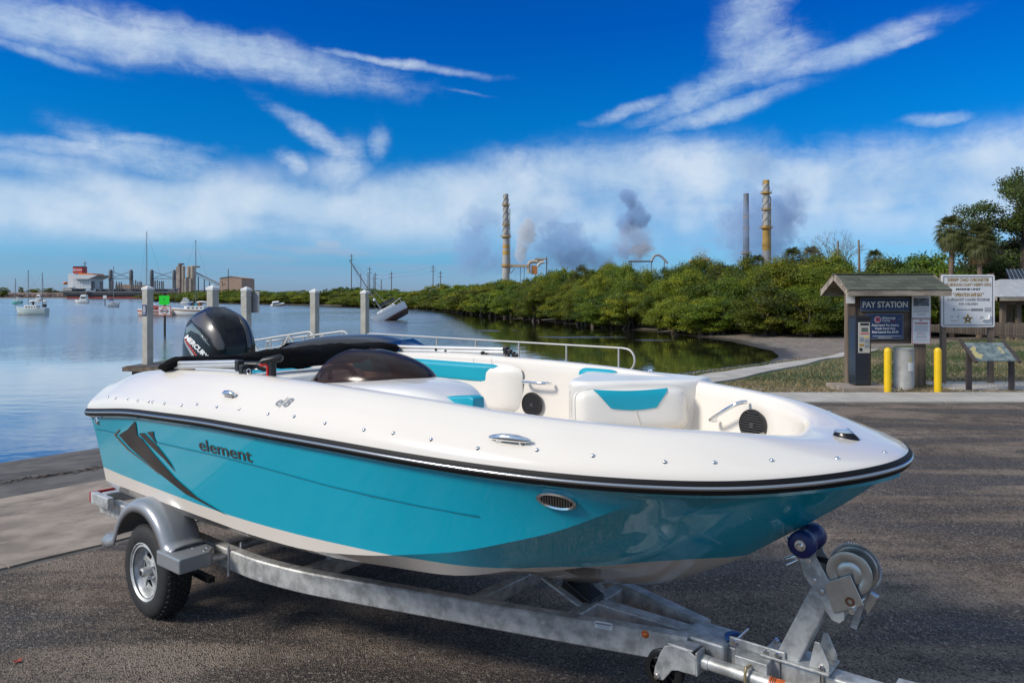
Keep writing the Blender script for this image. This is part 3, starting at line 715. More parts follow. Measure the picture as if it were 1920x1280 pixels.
ps = [(297, 828), (350, 840), (400, 851), (450, 863), (500, 876), (560, 893), (620, 909), (700, 928), (780, 945), (860, 960), (900, 966)]
hull_patch('pinstripe', (ps, [(a, b + 2) for a, b in ps]), PINS, .004)
# oval vent near the bow and a through-hull fitting
c = on_hull(1044, 937, 0); ex = (on_hull(1060, 940, 0) - on_hull(1028, 934, 0)).normalized(); nn = ex.cross(Vector((0, 0, 1))).normalized()
if nn.y > 0: nn = -nn
_u = on_hull(1044, 920, 0) - on_hull(1044, 950, 0); nn = ex.cross(_u).normalized(); nn = nn if nn.y < 0 else -nn; uz = nn.cross(ex).normalized(); uz = uz if uz.z > 0 else -uz
M = Matrix.Translation(c + nn * .002) @ Matrix((ex, uz, nn)).transposed().to_4x4()
def oval(a, b, n=28): return [(a * math.cos(2 * math.pi * k / n), b * math.sin(2 * math.pi * k / n)) for k in range(n)]
vt = MB(); ov = [(oval(.083, .043), 0), (oval(.083, .043), .008), (oval(.074, .036), .013), (oval(.066, .030), .008), (oval(.066, .030), .002)]
vt.grid([[M @ Vector((x, y, z)) for x, y in o] for o, z in ov], closed=True)
vent = vt.build('hull_vent', CHROME, boat, smooth=50, fixn=True)
vt = MB(); vt.add([M @ Vector((x, y, .002)) for x, y in oval(.067, .031)], [tuple(range(28))]); vt.build('vent_back', BLACKP, vent)
vt = MB()
for k in range(11):
    u = -.055 + k * .011; h = .028 * math.sqrt(max(0, 1 - (u / .066) ** 2)); vt.box((u, 0, .006), (.005, 2 * h, .006), M=M)
vt.build('vent_slats', mat('vent_metal', (.28, .27, .26), .35, .8), vent)
c = on_hull(183, 788, 0); MB().lathe([(.0, .004), (.012, .004), (.014, .012), (.024, .010), (.027, 0)], 16, M=Matrix.Translation(c) @ Vector((0, -1, .12)).to_track_quat('Z', 'Y').to_matrix().to_4x4()).build('drain_fitting', CHROME, boat, smooth=60)
# ---------------------------------------------------------------- cockpit
def rbox_poly(pts, z0, z1, r=.03):               # closed prism with softened rim, from a plan polygon
    mb = MB(); n = len(pts); cx = sum(p[0] for p in pts) / n; cy = sum(p[1] for p in pts) / n
    def inset(d): return [(p[0] + (cx - p[0]) * d / max(.05, math.hypot(cx - p[0], cy - p[1])), p[1] + (cy - p[1]) * d / max(.05, math.hypot(cx - p[0], cy - p[1]))) for p in pts]
    rings = [[(x, y, z0) for x, y in pts]]
    for k in range(6):
        a = k / 5 * math.pi / 2; rings.append([(x, y, z1 - r + r * math.sin(a)) for x, y in inset(r * (1 - math.cos(a)))])
    mb.grid(rings, closed=True); mb.add(rings[-1], [tuple(range(n))]); return mb
def cushion(w, h, t, nx=22, ny=12, r=.05):       # soft slab in local XY, bulging to +z, centred
    mb = MB(); rows = []
    for j in range(ny + 1):
        row = []
        for i in range(nx + 1):
            u, v = i / nx * 2 - 1, j / ny * 2 - 1
            # squircle outline
            e = 6.0; L = (abs(u) ** e + abs(v) ** e) ** (1 / e); mx = max(abs(u), abs(v), 1e-6); s_ = mx / L if L > 0 else 1
            z = t * (1 - max(abs(u), abs(v)) ** 7) ** .5 if max(abs(u), abs(v)) < 1 else 0
            row.append((u * s_ * w / 2, v * s_ * h / 2, z))
        rows.append(row)
    mb.grid(rows); return mb
# port side bow backrest on its moulded pod
A = Vector((3.60, .26, 0)); Bp = Vector((4.02, .74, 0))
px_dirv = (Bp - A).normalized(); nrm = Vector((px_dirv.y, -px_dirv.x, 0))
pod = [(3.42, .50), (3.47, .36), (3.56, .27), (3.66, .30), (3.82, .48), (4.0, .68), (4.12, .80), (4.10, 1.02), (3.6, 1.1), (3.3, 1.0), (3.30, .78), (3.35, .62)]
podo = rbox_poly(pod, .97, 1.612, .04).build('seat_pod', CREAMG, boat, smooth=50)
def place(mbx, o, ex, ez_up, name, m, par=boat, **k):
    ex = ex.normalized(); up = ez_up.normalized(); nz = ex.cross(up).normalized(); M = Matrix.Translation(o) @ Matrix((ex, up, nz)).transposed().to_4x4()
    mbx.v = [tuple(M @ Vector(p)) for p in mbx.v]; return mbx.build(name, m, par, **k), M
mid = Vector((3.83, .475, 1.452)) + nrm * .02
bk, MBK = place(cushion(.70, .255, .075), mid, px_dirv, Vector((-.12 * nrm.x, -.12 * nrm.y, 1)), 'backrest', CREAM, smooth=180)
def cush_pt(M, w, h, t, x, y, off=.004):
    u, v = 2 * x / w, 2 * y / h; z = t * (1 - min(.999, max(abs(u), abs(v))) ** 7) ** .5; return M @ Vector((x, y, z + off))
tb = MB(); rws = []
for f in np.linspace(0, 1, 7):
    y = .119 - f * .112; xl = -.245 + .10 * f; xr_ = .215 - .085 * f; rws.append([cush_pt(MBK, .70, .255, .075, xl + (xr_ - xl) * g, y - .012 * math.sin(math.pi * g)) for g in np.linspace(0, 1, 15)])
tb.grid(rws, flip=True); tb.build('teal_inset', TEALV, bk, smooth=180)
sm = MB(); sm.tube([cush_pt(MBK, .70, .255, .075, .0 + .004 * k, -.005 - .012 * k, .001) for k in range(10)], .0035, 6); sm.build('seam', mat('seam_thread', (.62, .57, .50), .6), bk)
sm = MB(); sm.tube([MBK @ Vector((x, y, .012)) for x, y in [(.345 * math.copysign(abs(math.cos(a)) ** .35, math.cos(a)), .126 * math.copysign(abs(math.sin(a)) ** .35, math.sin(a))) for a in np.linspace(0, 2 * math.pi, 60)]], .006, 6); sm.build('piping', CREAM, bk, smooth=180)
# bow seat base in front of it
bsx = [i for i in range(len(sx)) if 3.95 < sx[i] < 4.85]
rows = []
for i in bsx:
    p = deckpt(i, .36, 0); z = zfl(sx[i]) + .07
    rows.append([Vector((p.x, p.y * f, z - (.03 if abs(f) > .95 else 0))) for f in (1, .9, .5, 0, -.5, -.9, -1)])
MB().grid(rows).build('bow_seat', CREAM, boat, smooth=60)
# teal pad on the wall behind the pod
def wall_pad(x0, x1, z0, z1, m, name, t=.03, side=1, ins=.33, e=5, parent=boat):
    xs = np.linspace(x0, x1, 26); rows = []
    for j in range(13):
        row = []
        for x in xs:
            u = (x - x0) / (x1 - x0) * 2 - 1; v = j / 12 * 2 - 1; L = (abs(u) ** e + abs(v) ** e) ** (1 / e); s_ = max(abs(u), abs(v)) / L if L else 1
            xx = (x0 + x1) / 2 + u * s_ * (x1 - x0) / 2; zz = (z0 + z1) / 2 + v * s_ * (z1 - z0) / 2
            i = int(np.argmin([abs(a - xx) for a in sx])); wv = float(np.interp(xx, sx, sv)) - ins
            row.append((xx, side * (wv - t * max(0, 1 - max(abs(u), abs(v)) ** 8) ** .5), zz))
        rows.append(row)
    return MB().grid(rows, flip=side > 0).build(name, m, parent, smooth=180)
wall_pad(3.20, 3.52, 1.50, 1.628, TEALV, 'side_cushion', .05, ins=.30)
# port lounge backrest along the side
aft = wall_pad(.7, 2.70, 1.24, 1.615, CREAM, 'lounge_backrest', .075, ins=.315, e=9)
wall_pad(.8, 2.53, 1.46, 1.607, TEALV, 'teal_inset', .072, ins=.327, e=12, parent=aft)
wall_pad(.5, 2.6, 1.0, 1.20, CREAM, 'lounge_seat', .35, ins=.33, e=9)
# grab handles and speakers
def bar_handle(a, b, out, r=.012, name='grab_handle'):
    a, b, o = Vector(a), Vector(b), Vector(out); d = b - a
    pts = [a - o * .2, a + o * .5, a + d * .06 + o * .9, a + d * .2 + o * 1.05, a + d * .5 + o * 1.1, a + d * .8 + o * 1.05, b - d * .06 + o * .9, b + o * .5, b - o * .2]
    return MB().tube(pts, r, 10).build(name, CHROME, boat, smooth=60)
def wallv(x, ins): return float(np.interp(x, sx, sv)) - ins
bar_handle((2.74, wallv(2.74, .345), 1.50), (2.97, wallv(2.97, .345), 1.505), (0, -.045, 0), .011)
bar_handle((4.27, wallv(4.27, .36), 1.40), (4.47, wallv(4.47, .355), 1.53), (-.02, -.05, 0), .011)
def speaker(px, py, r, ins):
    # find the wall point on the sight line
    best = None
    for xx in np.linspace(2.2, 5.0, 560):
        p = bl(px, py, x=xx); e = abs(p.y - wallv(xx, ins))
        if best is None or e < best[0]: best = (e, p)
    p = best[1]; x = p.x; t = Vector((.1, wallv(x + .05, ins) - wallv(x - .05, ins), 0)).normalized(); n = Vector((t.y, -t.x, 0))
    M = Matrix.Translation((x, wallv(x, ins), p.z)) @ Matrix((t, Vector((0, 0, 1)), n)).transposed().to_4x4()
    s_ = MB().lathe([(r * .86, .004), (r * .88, .012), (r * .97, .016), (r, .008), (r, -.005)], 32, M=M)
    so = s_.build('speaker', BLACKP, boat, smooth=50)
    g = MB(); g.lathe([(.0, .001), (r * .9, .001)], 32, M=M); g.build('speaker_cone', INK, so)
    g = MB(); nb = 11
    for k in range(nb):
        y = r * (-.78 + 1.56 * k / (nb - 1)); w = 2 * math.sqrt(max(0, (r * .88) ** 2 - y * y)); g.box((0, y, .009), (w, r * .075, .006), M=M)
    g.lathe([(0, .015), (r * .16, .013), (r * .18, .006)], 16, M=M)
    g.build('speaker_grille', DGREY, so, smooth=40)
    return so
speaker(998, 758, .088, .345); speaker(1411, 797, .088, .36)
# helm console on the near side, its cushion and the smoked windshield
con = [(2.0, -.80), (2.02, -.45), (2.2, -.25), (2.6, -.16), (3.0, -.2), (3.35, -.34), (3.58, -.50), (3.70, -.66), (3.72, -.80), (3.6, -.95), (2.8, -.95)]
mbc = MB(); n_ = len(con); fine = []
for i in range(n_):                               # Catmull-Rom rounding of the plan
    p0, p1, p2, p3 = (np.array(con[(i + k) % n_]) for k in (-1, 0, 1, 2))
    for t in np.linspace(0, 1, 6)[:-1]: fine.append(tuple(.5 * ((2 * p1) + (p2 - p0) * t + (2 * p0 - 5 * p1 + 4 * p2 - p3) * t * t + (3 * p1 - p0 - 3 * p2 + p3) * t ** 3)))
ctop = curve([-1, 2.0, 2.4, 3.0, 3.4, 3.72, 6], [1.56, 1.575, 1.60, 1.655, 1.665, 1.60, 1.5], .12)
def cons_ring(ins, dz):
    cx, cy = 2.95, -.6; out = []
    for x, y in fine:
        L = math.hypot(x - cx, y - cy); k = max(0, 1 - ins / L); xx, yy = cx + (x - cx) * k, cy + (y - cy) * k; out.append((xx, yy, ctop(xx) - dz))
    return out
rg = [[(x, y, .97) for x, y, _ in cons_ring(0, 0)], cons_ring(0, .16), cons_ring(.01, .10), cons_ring(.035, .05), cons_ring(.08, .015), cons_ring(.14, .0), cons_ring(.30, -.005), cons_ring(.45, -.008)]
mbc.grid(rg, closed=True); mbc.add(rg[-1], [tuple(range(len(fine)))])
mbc.build('console', CREAMG, boat, smooth=60)
tb = MB(); q = [bl(812, 744, v=-.79), bl(884, 742, v=-.80), bl(893, 746, v=-.80), bl(893, 772, v=-.80), bl(880, 772, v=-.80)]
tb.add([p + Vector((0, -.02, 0)) for p in q] + [p + Vector((0, .06, 0)) for p in q], [tuple(range(5))[::-1], tuple(range(5, 10))] + [(i, (i + 1) % 5, 5 + (i + 1) % 5, 5 + i) for i in range(5)]); tb.build('seat_cushion', TEALV, boat, bevel=.008)
SMOKE = bpy.data.materials.new('smoked_acrylic'); SMOKE.use_nodes = True; nt = SMOKE.node_tree
_b = nt.nodes['Principled BSDF']; _b.inputs['Base Color'].default_value = (.050, .030, .026, 1); _b.inputs['Roughness'].default_value = .15
_t = nd('ShaderNodeBsdfTransparent'); _t.inputs[0].default_value = (.46, .36, .34, 1); _mx = nd('ShaderNodeMixShader'); _mx.inputs[0].default_value = .38
lk(_t.outputs[0], _mx.inputs[1]); lk(_b.outputs[0], _mx.inputs[2]); lk(_mx.outputs[0], nt.nodes['Material Output'].inputs[0])
rows = []; WC = Vector((2.57, -.45, 1.572))
for j in range(15):
    ph = R(78) * j / 14; row = []
    for i in range(41):
        a = R(-104 + 208 * i / 40)
        xx = WC.x + .50 * math.cos(ph) * math.cos(a) - .05 * math.sin(ph); yy = WC.y + .31 * math.cos(ph) * math.sin(a)
        row.append(Vector((xx, yy, max(WC.z, ctop(xx) - .03) + .232 * math.sin(ph) - max(0, ctop(xx) - .03 - WC.z) * math.sin(ph))))
    rows.append(row)
ws_o = MB().grid(rows).build('windshield', SMOKE, boat, smooth=180)
md = ws_o.modifiers.new('solid', 'SOLIDIFY'); md.thickness = .006
MB().tube([rows[0][i] + Vector((0, 0, .004)) for i in range(41)], .007, 6).build('windshield_trim', BLACKP, ws_o, smooth=180)
# steering wheel
def ringpts(c, n, r, k=40):
    n = Vector(n).normalized(); a = n.orthogonal().normalized(); b = n.cross(a); return [Vector(c) + a * r * math.cos(2 * math.pi * i / k) + b * r * math.sin(2 * math.pi * i / k) for i in range(k)]
SWC = Vector((2.17, -.42, 1.50)); swn = Vector((-.93, 0, .37))
sw = MB().tube(ringpts(SWC, swn, .19), .017, 10, closed=True).build('steering_wheel', BLACKP, boat, smooth=180)
g = MB(); 
for i in (0, 13, 27): g.bar(SWC, ringpts(SWC, swn, .18)[i], .03, .012)
g.cyl(SWC - swn * -.02, SWC - swn * .14, .04, .03); g.build('wheel_spokes', DGREY, sw, smooth=40)
# throttle: black tee handle with a red kill switch strip
tp = bl(511, 706, v=-.93); th_ = thq = MB()
thq.tube([tp, tp + Vector((.0, 0, .085))], [.022, .02], 10); 
tt0 = tp + Vector((0, 0, .098))
thq.tube([tt0 + Vector((-.052, -.042, -.016)), tt0 + Vector((-.040, -.032, -.008)), tt0, tt0 + Vector((.034, .028, .010)), tt0 + Vector((.046, .037, .006))], [.014, .019, .022, .023, .015], 12)
tho = thq.build('throttle', BLACKP, boat, smooth=60)
g = MB(); g.tube([tp + Vector((-.018, -.020, .0)), tp + Vector((-.018, -.020, .060)), tp + Vector((-.026, -.026, .070)), tp + Vector((-.054, -.048, .066))], .0085, 8); g.build('trim_switch', REDP, tho, smooth=60)
MB().box(tp + Vector((-.0, 0, -.03)), (.10, .07, .06)).build('throttle_base', BLACKP, tho, bevel=.01)
# aft sun pad, teal with white
rbox_poly([(.45, -.78), (1.28, -.78), (1.28, .55), (.45, .55)], 1.2, 1.50, .05).build('aft_sunpad', TEALV, boat, smooth=50)
rbox_poly([(1.0, -.3), (1.38, -.28), (1.42, -.05), (1.40, .5), (1.0, .6)], 1.2, 1.535, .06).build('sunpad_headrest', CREAM, boat, smooth=50)
rbox_poly([(.9, -.62), (1.12, -.62), (1.16, -.35), (.9, -.35)], 1.3, 1.56, .03).build('sunpad_bolster', TEALV, boat, smooth=50)
# small eye strap on the console and light at the bow
e = bl(728, 737, v=-.86); MB().tube([e + Vector((-.03, 0, -.01)), e + Vector((-.02, 0, .014)), e + Vector((0, 0, .022)), e + Vector((.02, 0, .014)), e + Vector((.03, 0, -.01))], .005, 8).build('eye_strap', CHROME, boat, smooth=60)
nl = bl(1587, 823, v=-.0)
lb = MB(); rows = []
for j in range(6):
    f = j / 5; rows.append([(nl.x + .055 * (1 - .45 * f ** 2) * math.cos(a) - .012 * f, .034 * (1 - .4 * f ** 2) * math.sin(a), nl.z + .034 * f) for a in np.linspace(0, 2 * math.pi, 24, endpoint=False)])
lb.grid(rows[:5], closed=True); navl = lb.build('bow_light', BLACKG, boat, smooth=60)
lb = MB(); lb.grid(rows[4:], closed=True); lb.add(rows[-1], [tuple(range(24))]); lb.grid([[(x + (x - nl.x) * .08, y * 1.1, z + .002) for x, y, z in rows[4]], [(x, y, z + .004) for x, y, z in rows[5]]], closed=True); lb.add([(x, y, z + .004) for x, y, z in rows[5]], [tuple(range(24))]); lb.build('light_cap', CHROME, navl, smooth=60)
for px, py in ((1215, 694), (1556, 752), (1602, 776), (1640, 800)):
    best = None
    for i in range(len(sx)):                      # a point on the port crest under the picture point
        p = deckpt(i, .17, zr(sx[i]) + .012 + .91 * (zc(sx[i]) - zr(sx[i]) - .012)); X = BOX + p.x * CU - p.y * SU; Y = BOY - p.x * SU - p.y * CU
        e_ = abs(960 + FPX * X / Y - px)
        if p.y < -.02 and (best is None or e_ < best[0]): best = (e_, Vector((p.x, -p.y, p.z)))
    q = best[1]
    if px < 1300: MB().tube([q + Vector((-.02, 0, -.006)), q + Vector((-.008, 0, .022)), q + Vector((.008, 0, .022)), q + Vector((.02, 0, -.006))], .005, 8).build('deck_eye', CHROME, boat, smooth=60)
    else: o = put('snap_button', snap, boat); o.location = q
# bow eye under the stem
q = Vector((4.93, 0, 1.0)); MB().tube([q + Vector((-.02, -.0, .03)), q + Vector((.03, -.0, -.045)), q + Vector((.065, 0, -.03)), q + Vector((.05, 0, .03))], .009, 10).build('bow_eye', CHROME, boat, smooth=60)

# ---------------------------------------------------------------- outboard motor (fixed to the transom)
om = thing('outboard_motor', None, None); om.parent = boat; om.location = (-.01, .035, 0); om.rotation_euler = (0, 0, R(-4))
czs = [1.30, 1.40, 1.52, 1.64, 1.74, 1.82, 1.89, 1.945, 1.985, 2.01, 2.022]
cl = curve([1.2, 1.3, 1.5, 1.7, 1.85, 1.95, 2.0, 2.022], [.33, .35, .385, .385, .345, .265, .165, .03], .03)
cwd = curve([1.2, 1.3, 1.5, 1.7, 1.85, 1.95, 2.0, 2.022], [.20, .215, .235, .238, .215, .165, .105, .02], .03)
cxo = curve([1.2, 1.4, 1.7, 1.9, 2.05], [-.02, -.0, .02, .0, -.03], .03)
def cowl(a, z, k=1.0):
    e = 2.7; c, s_ = math.cos(a), math.sin(a); r = (abs(c) ** e + abs(s_) ** e) ** (-1 / e)
    return Vector((cxo(z) + cl(z) * k * r * c, cwd(z) * k * r * s_, z))
zs_ = [1.3 + (2.022 - 1.3) * (1 - (1 - i / 26) ** 1.7) for i in range(27)]
rows = [[cowl(2 * math.pi * i / 64, z) for i in range(64)] for z in zs_]
cm = MB().grid(rows, closed=True); cm.add(rows[-1], [tuple(range(64))]); cm.build('engine_cowl', BLACKG, om, smooth=180)
_cg = []                                          # front-facing cowl points and where they appear
bpy.context.view_layer.update()
for a_ in range(-150, 100, 2):
    for z_ in np.linspace(1.46, 2.02, 70):
        p = om.matrix_world @ cowl(R(a_), z_); q_ = om.matrix_world @ cowl(R(a_ + 1), z_); r_ = om.matrix_world @ cowl(R(a_), z_ + .01)
        n_ = (q_ - p).cross(r_ - p)
        if n_.dot(cam.location - p) > 0: _cg.append((960 + FPX * p.x / p.y, HOR + FPX * (CAMH - p.z) / p.y, a_, z_))
_cga = np.array(_cg)
def on_cowl(px, py):
    d = (_cga[:, 0] - px) ** 2 + (_cga[:, 1] - py) ** 2; k = np.argsort(d)[:6]; w = 1 / (d[k] + .3); return float((w * _cga[k, 2]).sum() / w.sum()), float((w * _cga[k, 3]).sum() / w.sum())
def cowl_patch(name, m, A_, B_, k=1.012, nu=8, sub_=4):                   # film or rib between two outlines on the cowl
    A_ = [on_cowl(*p) for p in A_]; B_ = [on_cowl(*p) for p in B_]; rows = []
    def dens(P): return [tuple(np.interp(t, range(len(P)), [q[c] for q in P]) for c in (0, 1)) for t in np.linspace(0, len(P) - 1, (len(P) - 1) * sub_ + 1)]
    for p, q in zip(dens(A_), dens(B_)):
        rows.append([cowl(R(p[0] + (q[0] - p[0]) * f), p[1] + (q[1] - p[1]) * f, 1 + (k - 1) * (.15 if f in (0, 1) else 1)) for f in [0] + list(np.linspace(.06, .94, nu)) + [1]])
    return MB().grid(rows).build(name, m, om, smooth=180, fixn=True)
ridge = mat('cowl_ridge_grey', (.060, .052, .050), .34, coat=.2)
cowl_patch('cowl_ridge', ridge, [(359, 597), (378, 616), (394, 635), (401, 649), (408, 656)], [(386, 584), (400, 601), (414, 626), (422, 646), (421, 655)], 1.035)
cowl_patch('cowl_ridge', ridge, [(437, 585), (450, 601), (460, 626), (463, 651)], [(442, 585), (456, 602), (466, 624), (469, 652)], 1.03)
cowl_patch('air_slot', INK, [(349, 610), (353, 603), (357, 599), (372, 616), (390, 637)], [(352, 612), (357, 605), (361, 603), (374, 620), (388, 639)], 1.012)
side = mat('cowl_panel', (.10, .14, .15), .25, coat=.5)
cowl_patch('side_panel', side, [(350, 614), (361, 604), (376, 622), (394, 648)], [(349, 627), (358, 620), (373, 627), (393, 649)], 1.012)
cowl_patch('front_vent', INK, [(425, 651), (435, 652), (447, 651), (459, 649)], [(424, 664), (435, 665), (447, 664), (457, 662)], 1.012)
cowl_patch('red_stripe', REDP, [(347.5, 634), (356, 647), (364, 659), (371, 669)], [(347, 635.5), (355, 648.5), (363, 660.5), (370, 670.5)], 1.014)
cowl_patch('grey_stripe', mat('cowl_stripe', (.28, .28, .29), .3), [(346.5, 637), (354, 650), (361, 662), (365, 669)], [(346, 640), (352, 653), (358, 664), (361, 671)], 1.014)
V, F = text2d('MERCURY', 1.0, bold=.04, align='LEFT', space=.95); w = max(v[0] for v in V); tv = []
for vx, vy in V:
    f = vx / w; h = vy / .72
    a0, z0_ = on_cowl(349 + 40 * f + 6.5 * h, 630 + 41 * f - 6.0 * h); tv.append(cowl(R(a0), z0_, 1.018))
lt = MB(); lt.add(tv, F); lt.build('motor_lettering', WINK, om)
MB().box((-.02, 0, 1.05), (.34, .26, .55)).build('midsection', BLACKP, om, bevel=.05, seg=3)
g = MB(); g.box((-.05, 0, .78), (.16, .10, .5)); g.sphere((-.06, 0, .50), (.30, .075, .075)); g.box((-.02, 0, .60), (.45, .22, .012)); g.build('gearcase', BLACKG, om, bevel=.01)
for k in range(3):
    a = k * 2.094; g = MB(); g.add([(-.37, 0, .50), (-.40, .17 * math.cos(a - .35), .50 + .17 * math.sin(a - .35)), (-.37, .19 * math.cos(a), .50 + .19 * math.sin(a)), (-.34, .16 * math.cos(a + .4), .50 + .16 * math.sin(a + .4))], [(0, 1, 2, 3)]); g.build('propeller_blade', DGREY, om)

# ---------------------------------------------------------------- folded bimini top
bi = thing('bimini_top', None, None); bi.parent = boat
def swayed(P, n): 
    P = [Vector(p) for p in P]; out = []
    for i in range(n + 1):
        f = i / n * (len(P) - 1); k = min(int(f), len(P) - 2); g_ = f - k
        p0, p1, p2, p3 = P[max(0, k - 1)], P[k], P[k + 1], P[min(len(P) - 1, k + 2)]
        out.append(.5 * ((2 * p1) + (p2 - p0) * g_ + (2 * p0 - 5 * p1 + 4 * p2 - p3) * g_ * g_ + (3 * p1 - p0 - 3 * p2 + p3) * g_ ** 3))
    return out
spine = swayed([bl(318, 690, v=-.96), bl(334, 678, v=-.95), bl(400, 677, v=-.68), bl(470, 675, v=-.35), bl(560, 669, v=.05), bl(650, 662, v=.5), bl(715, 654, v=.85), bl(742, 652, v=.98)], 60)
rows = []
for i, p in enumerate(spine):
    f = i / 60; t = (spine[min(60, i + 1)] - spine[max(0, i - 1)]).normalized(); side_ = t.cross(Vector((0, 0, 1))).normalized(); up = side_.cross(t)
    hgt = float(np.interp(f, [0, .12, .3, .43, .57, .74, .88, 1], [.026, .034, .038, .055, .084, .080, .048, .034])); wid = max(.07, hgt * 1.2)
    row = []
    for k in range(18):
        a = 2 * math.pi * k / 18; w_ = 1 + .10 * math.sin(i * .55 + 3 * a) + .07 * math.sin(i * 1.7 + 5 * a)
        row.append(p + side_ * wid * w_ * math.cos(a) + up * hgt * w_ * math.sin(a))
    rows.append(row)
cv = MB().grid(rows, closed=True); cv.add(rows[0], [tuple(range(18))]); cv.add(rows[-1], [tuple(range(18))]); cv.build('canvas_boot', CLOTH, bi, smooth=180, fixn=True)
def poles(pairs, name='frame_tube', r=.0155):
    for a, b in pairs: MB().tube([a, b], r, 10).build(name, ALU, bi, smooth=60)
N = -.97; Fv = 1.0
poles([(bl(328, 681, v=N), bl(446, 679, v=N)), (bl(330, 688, v=N), bl(450, 684, v=N)), (bl(345, 683, v=N + .04), bl(452, 691, v=N + .04)), (bl(370, 692, v=N), bl(452, 697, v=N))])
poles([(bl(738, 650, v=Fv), bl(945, 655, v=Fv)), (bl(752, 657, v=Fv), bl(950, 661, v=Fv)), (bl(770, 667, v=Fv - .02), bl(905, 667, v=Fv - .02)), (bl(760, 662, v=Fv - .02), bl(848, 664, v=Fv - .02))], r=.019)
def clamp(p, s_=.045, leg=True):
    g = MB(); g.box(p, (s_ * .8, s_ * .9, s_ * 1.3)); g.box(p + Vector((s_ * .8, 0, -s_ * .2)), (s_ * .9, s_ * .7, s_ * .8))
    if leg: g.tube([p + Vector((.3 * s_, 0, -s_ * .5)), p + Vector((.3 * s_, 0, -s_ * 1.2))], [s_ * .35, s_ * .6], 10)
    return g.build('tube_clamp', BLACKP, bi, bevel=.006)
for (px, py, v, s_, lg) in ((449, 685, N, .05, False), (457, 694, N + .0, .05, True), (820, 656, Fv, .04, False), (838, 662, Fv, .042, True), (812, 667, Fv - .05, .03, True), (949, 657, Fv, .044, True), (963, 664, Fv, .032, True), (905, 663, Fv - .03, .03, False)): clamp(bl(px, py, v=v), s_, lg)
MB().tube([bl(456, 684, v=N + .05), bl(488, 684, v=N + .10)], .022, 12).build('hinge_sleeve', BLACKP, bi, smooth=60)
g = MB(); g.tube([bl(486, 684, v=N + .1), bl(496, 688, v=N + .1), bl(503, 691, v=N + .1)], [.026, .028, .012], 12); g.build('sleeve_end', BLACKP, bi, smooth=60)
g = MB(); g.tube(ringpts(bl(466, 696, v=N - .02), (.3, -1, .1), .014, 16), .003, 6, closed=True); g.build('quick_pin', CHROME, bi, smooth=60)
g = MB(); g.tube([bl(908, 669, v=Fv - .03), bl(903, 677, v=Fv - .05), bl(912, 678, v=Fv - .05)], .012, 8); g.build('pole_cap', GREYP, bi, smooth=60)
for px in (888, 922):
    a = bl(px, 672, v=.88); b = bl(px, 686, v=.865); c = bl(px, 704, v=.86)
    MB().tube([a, b], .0015, 5).build('lanyard', GREYP, bi)
    g = MB(); g.tube([b, b + (c - b) * .35 + Vector((.012, 0, 0)), b + (c - b) * .5], .004, 6); g.tube([b, b + (c - b) * .35 - Vector((.010, 0, 0)), b + (c - b) * .5, c], .004, 6); g.build('snap_hook', CHROME, bi, smooth=60)
# ================================================================ the trailer
tr = thing('boat_trailer', 'galvanised single axle boat trailer carrying the white and teal boat', 'boat trailer', (BOX, BOY, 0), -HEAD)
BZ = .435                                        # beam centre height
def beam_path(sgn): return [Vector((x, sgn * v, BZ)) for x, v in ((-.30, .78), (.6, .79), (1.3, .80), (1.75, .805), (1.95, .80), (2.15, .775), (2.4, .725), (2.8, .61), (3.3, .46), (3.9, .28), (4.48, .10))]
def rect_sweep(path, w, h, closed=False):
    rows = []
    for i, p in enumerate(path):
        t = (path[min(len(path) - 1, i + 1)] - path[max(0, i - 1)]).normalized(); o = Vector((t.y, -t.x, 0)).normalized(); r = .008
        q = [(-w / 2 + r, -h / 2), (w / 2 - r, -h / 2), (w / 2, -h / 2 + r), (w / 2, h / 2 - r), (w / 2 - r, h / 2), (-w / 2 + r, h / 2), (-w / 2, h / 2 - r), (-w / 2, -h / 2 + r)]
        rows.append([p + o * a + Vector((0, 0, b)) for a, b in q])
    mb = MB().grid(rows, closed=True); mb.add(rows[0], [tuple(range(8))]); mb.add(rows[-1], [tuple(range(8))]); return mb
for sgn in (-1, 1):
    P = swayed(beam_path(sgn), 70); rect_sweep(P, .075, .13).build('frame_beam', GALV, tr, smooth=40, fixn=True)
# tongue, cross members and gussets
MB().box((5.22, 0, BZ - .01), (1.46, .105, .115)).build('tongue', GALV, tr, bevel=.01)
MB().box((4.22, 0, BZ + .005), (.62, .08, .10)).build('tongue_extension', GALV, tr, bevel=.008)
MB().box((4.55, 0, BZ - .0), (.22, .20, .126)).build('tongue_joint', GALV, tr, bevel=.012)
MB().box((3.90, 0, BZ + .01), (.07, .50, .09)).build('cross_member', GALV, tr, bevel=.008)
MB().box((3.36, 0, BZ + .01), (.07, .82, .08)).build('cross_member', GALV, tr, bevel=.008)
MB().box((2.2, 0, BZ - .03), (.08, 1.5, .09)).build('cross_member', GALV, tr, bevel=.008)
MB().box((.35, 0, BZ - .02), (.08, 1.5, .08)).build('cross_member', GALV, tr, bevel=.008)
MB().tube([(1.1, -1.0, .30), (1.1, 1.0, .30)], .035, 12).build('axle', GALV, tr, smooth=60)
MB().box((-.16, 0, .515), (.08, 1.70, .085)).build('rear_crossbar', GALV, tr, bevel=.01)
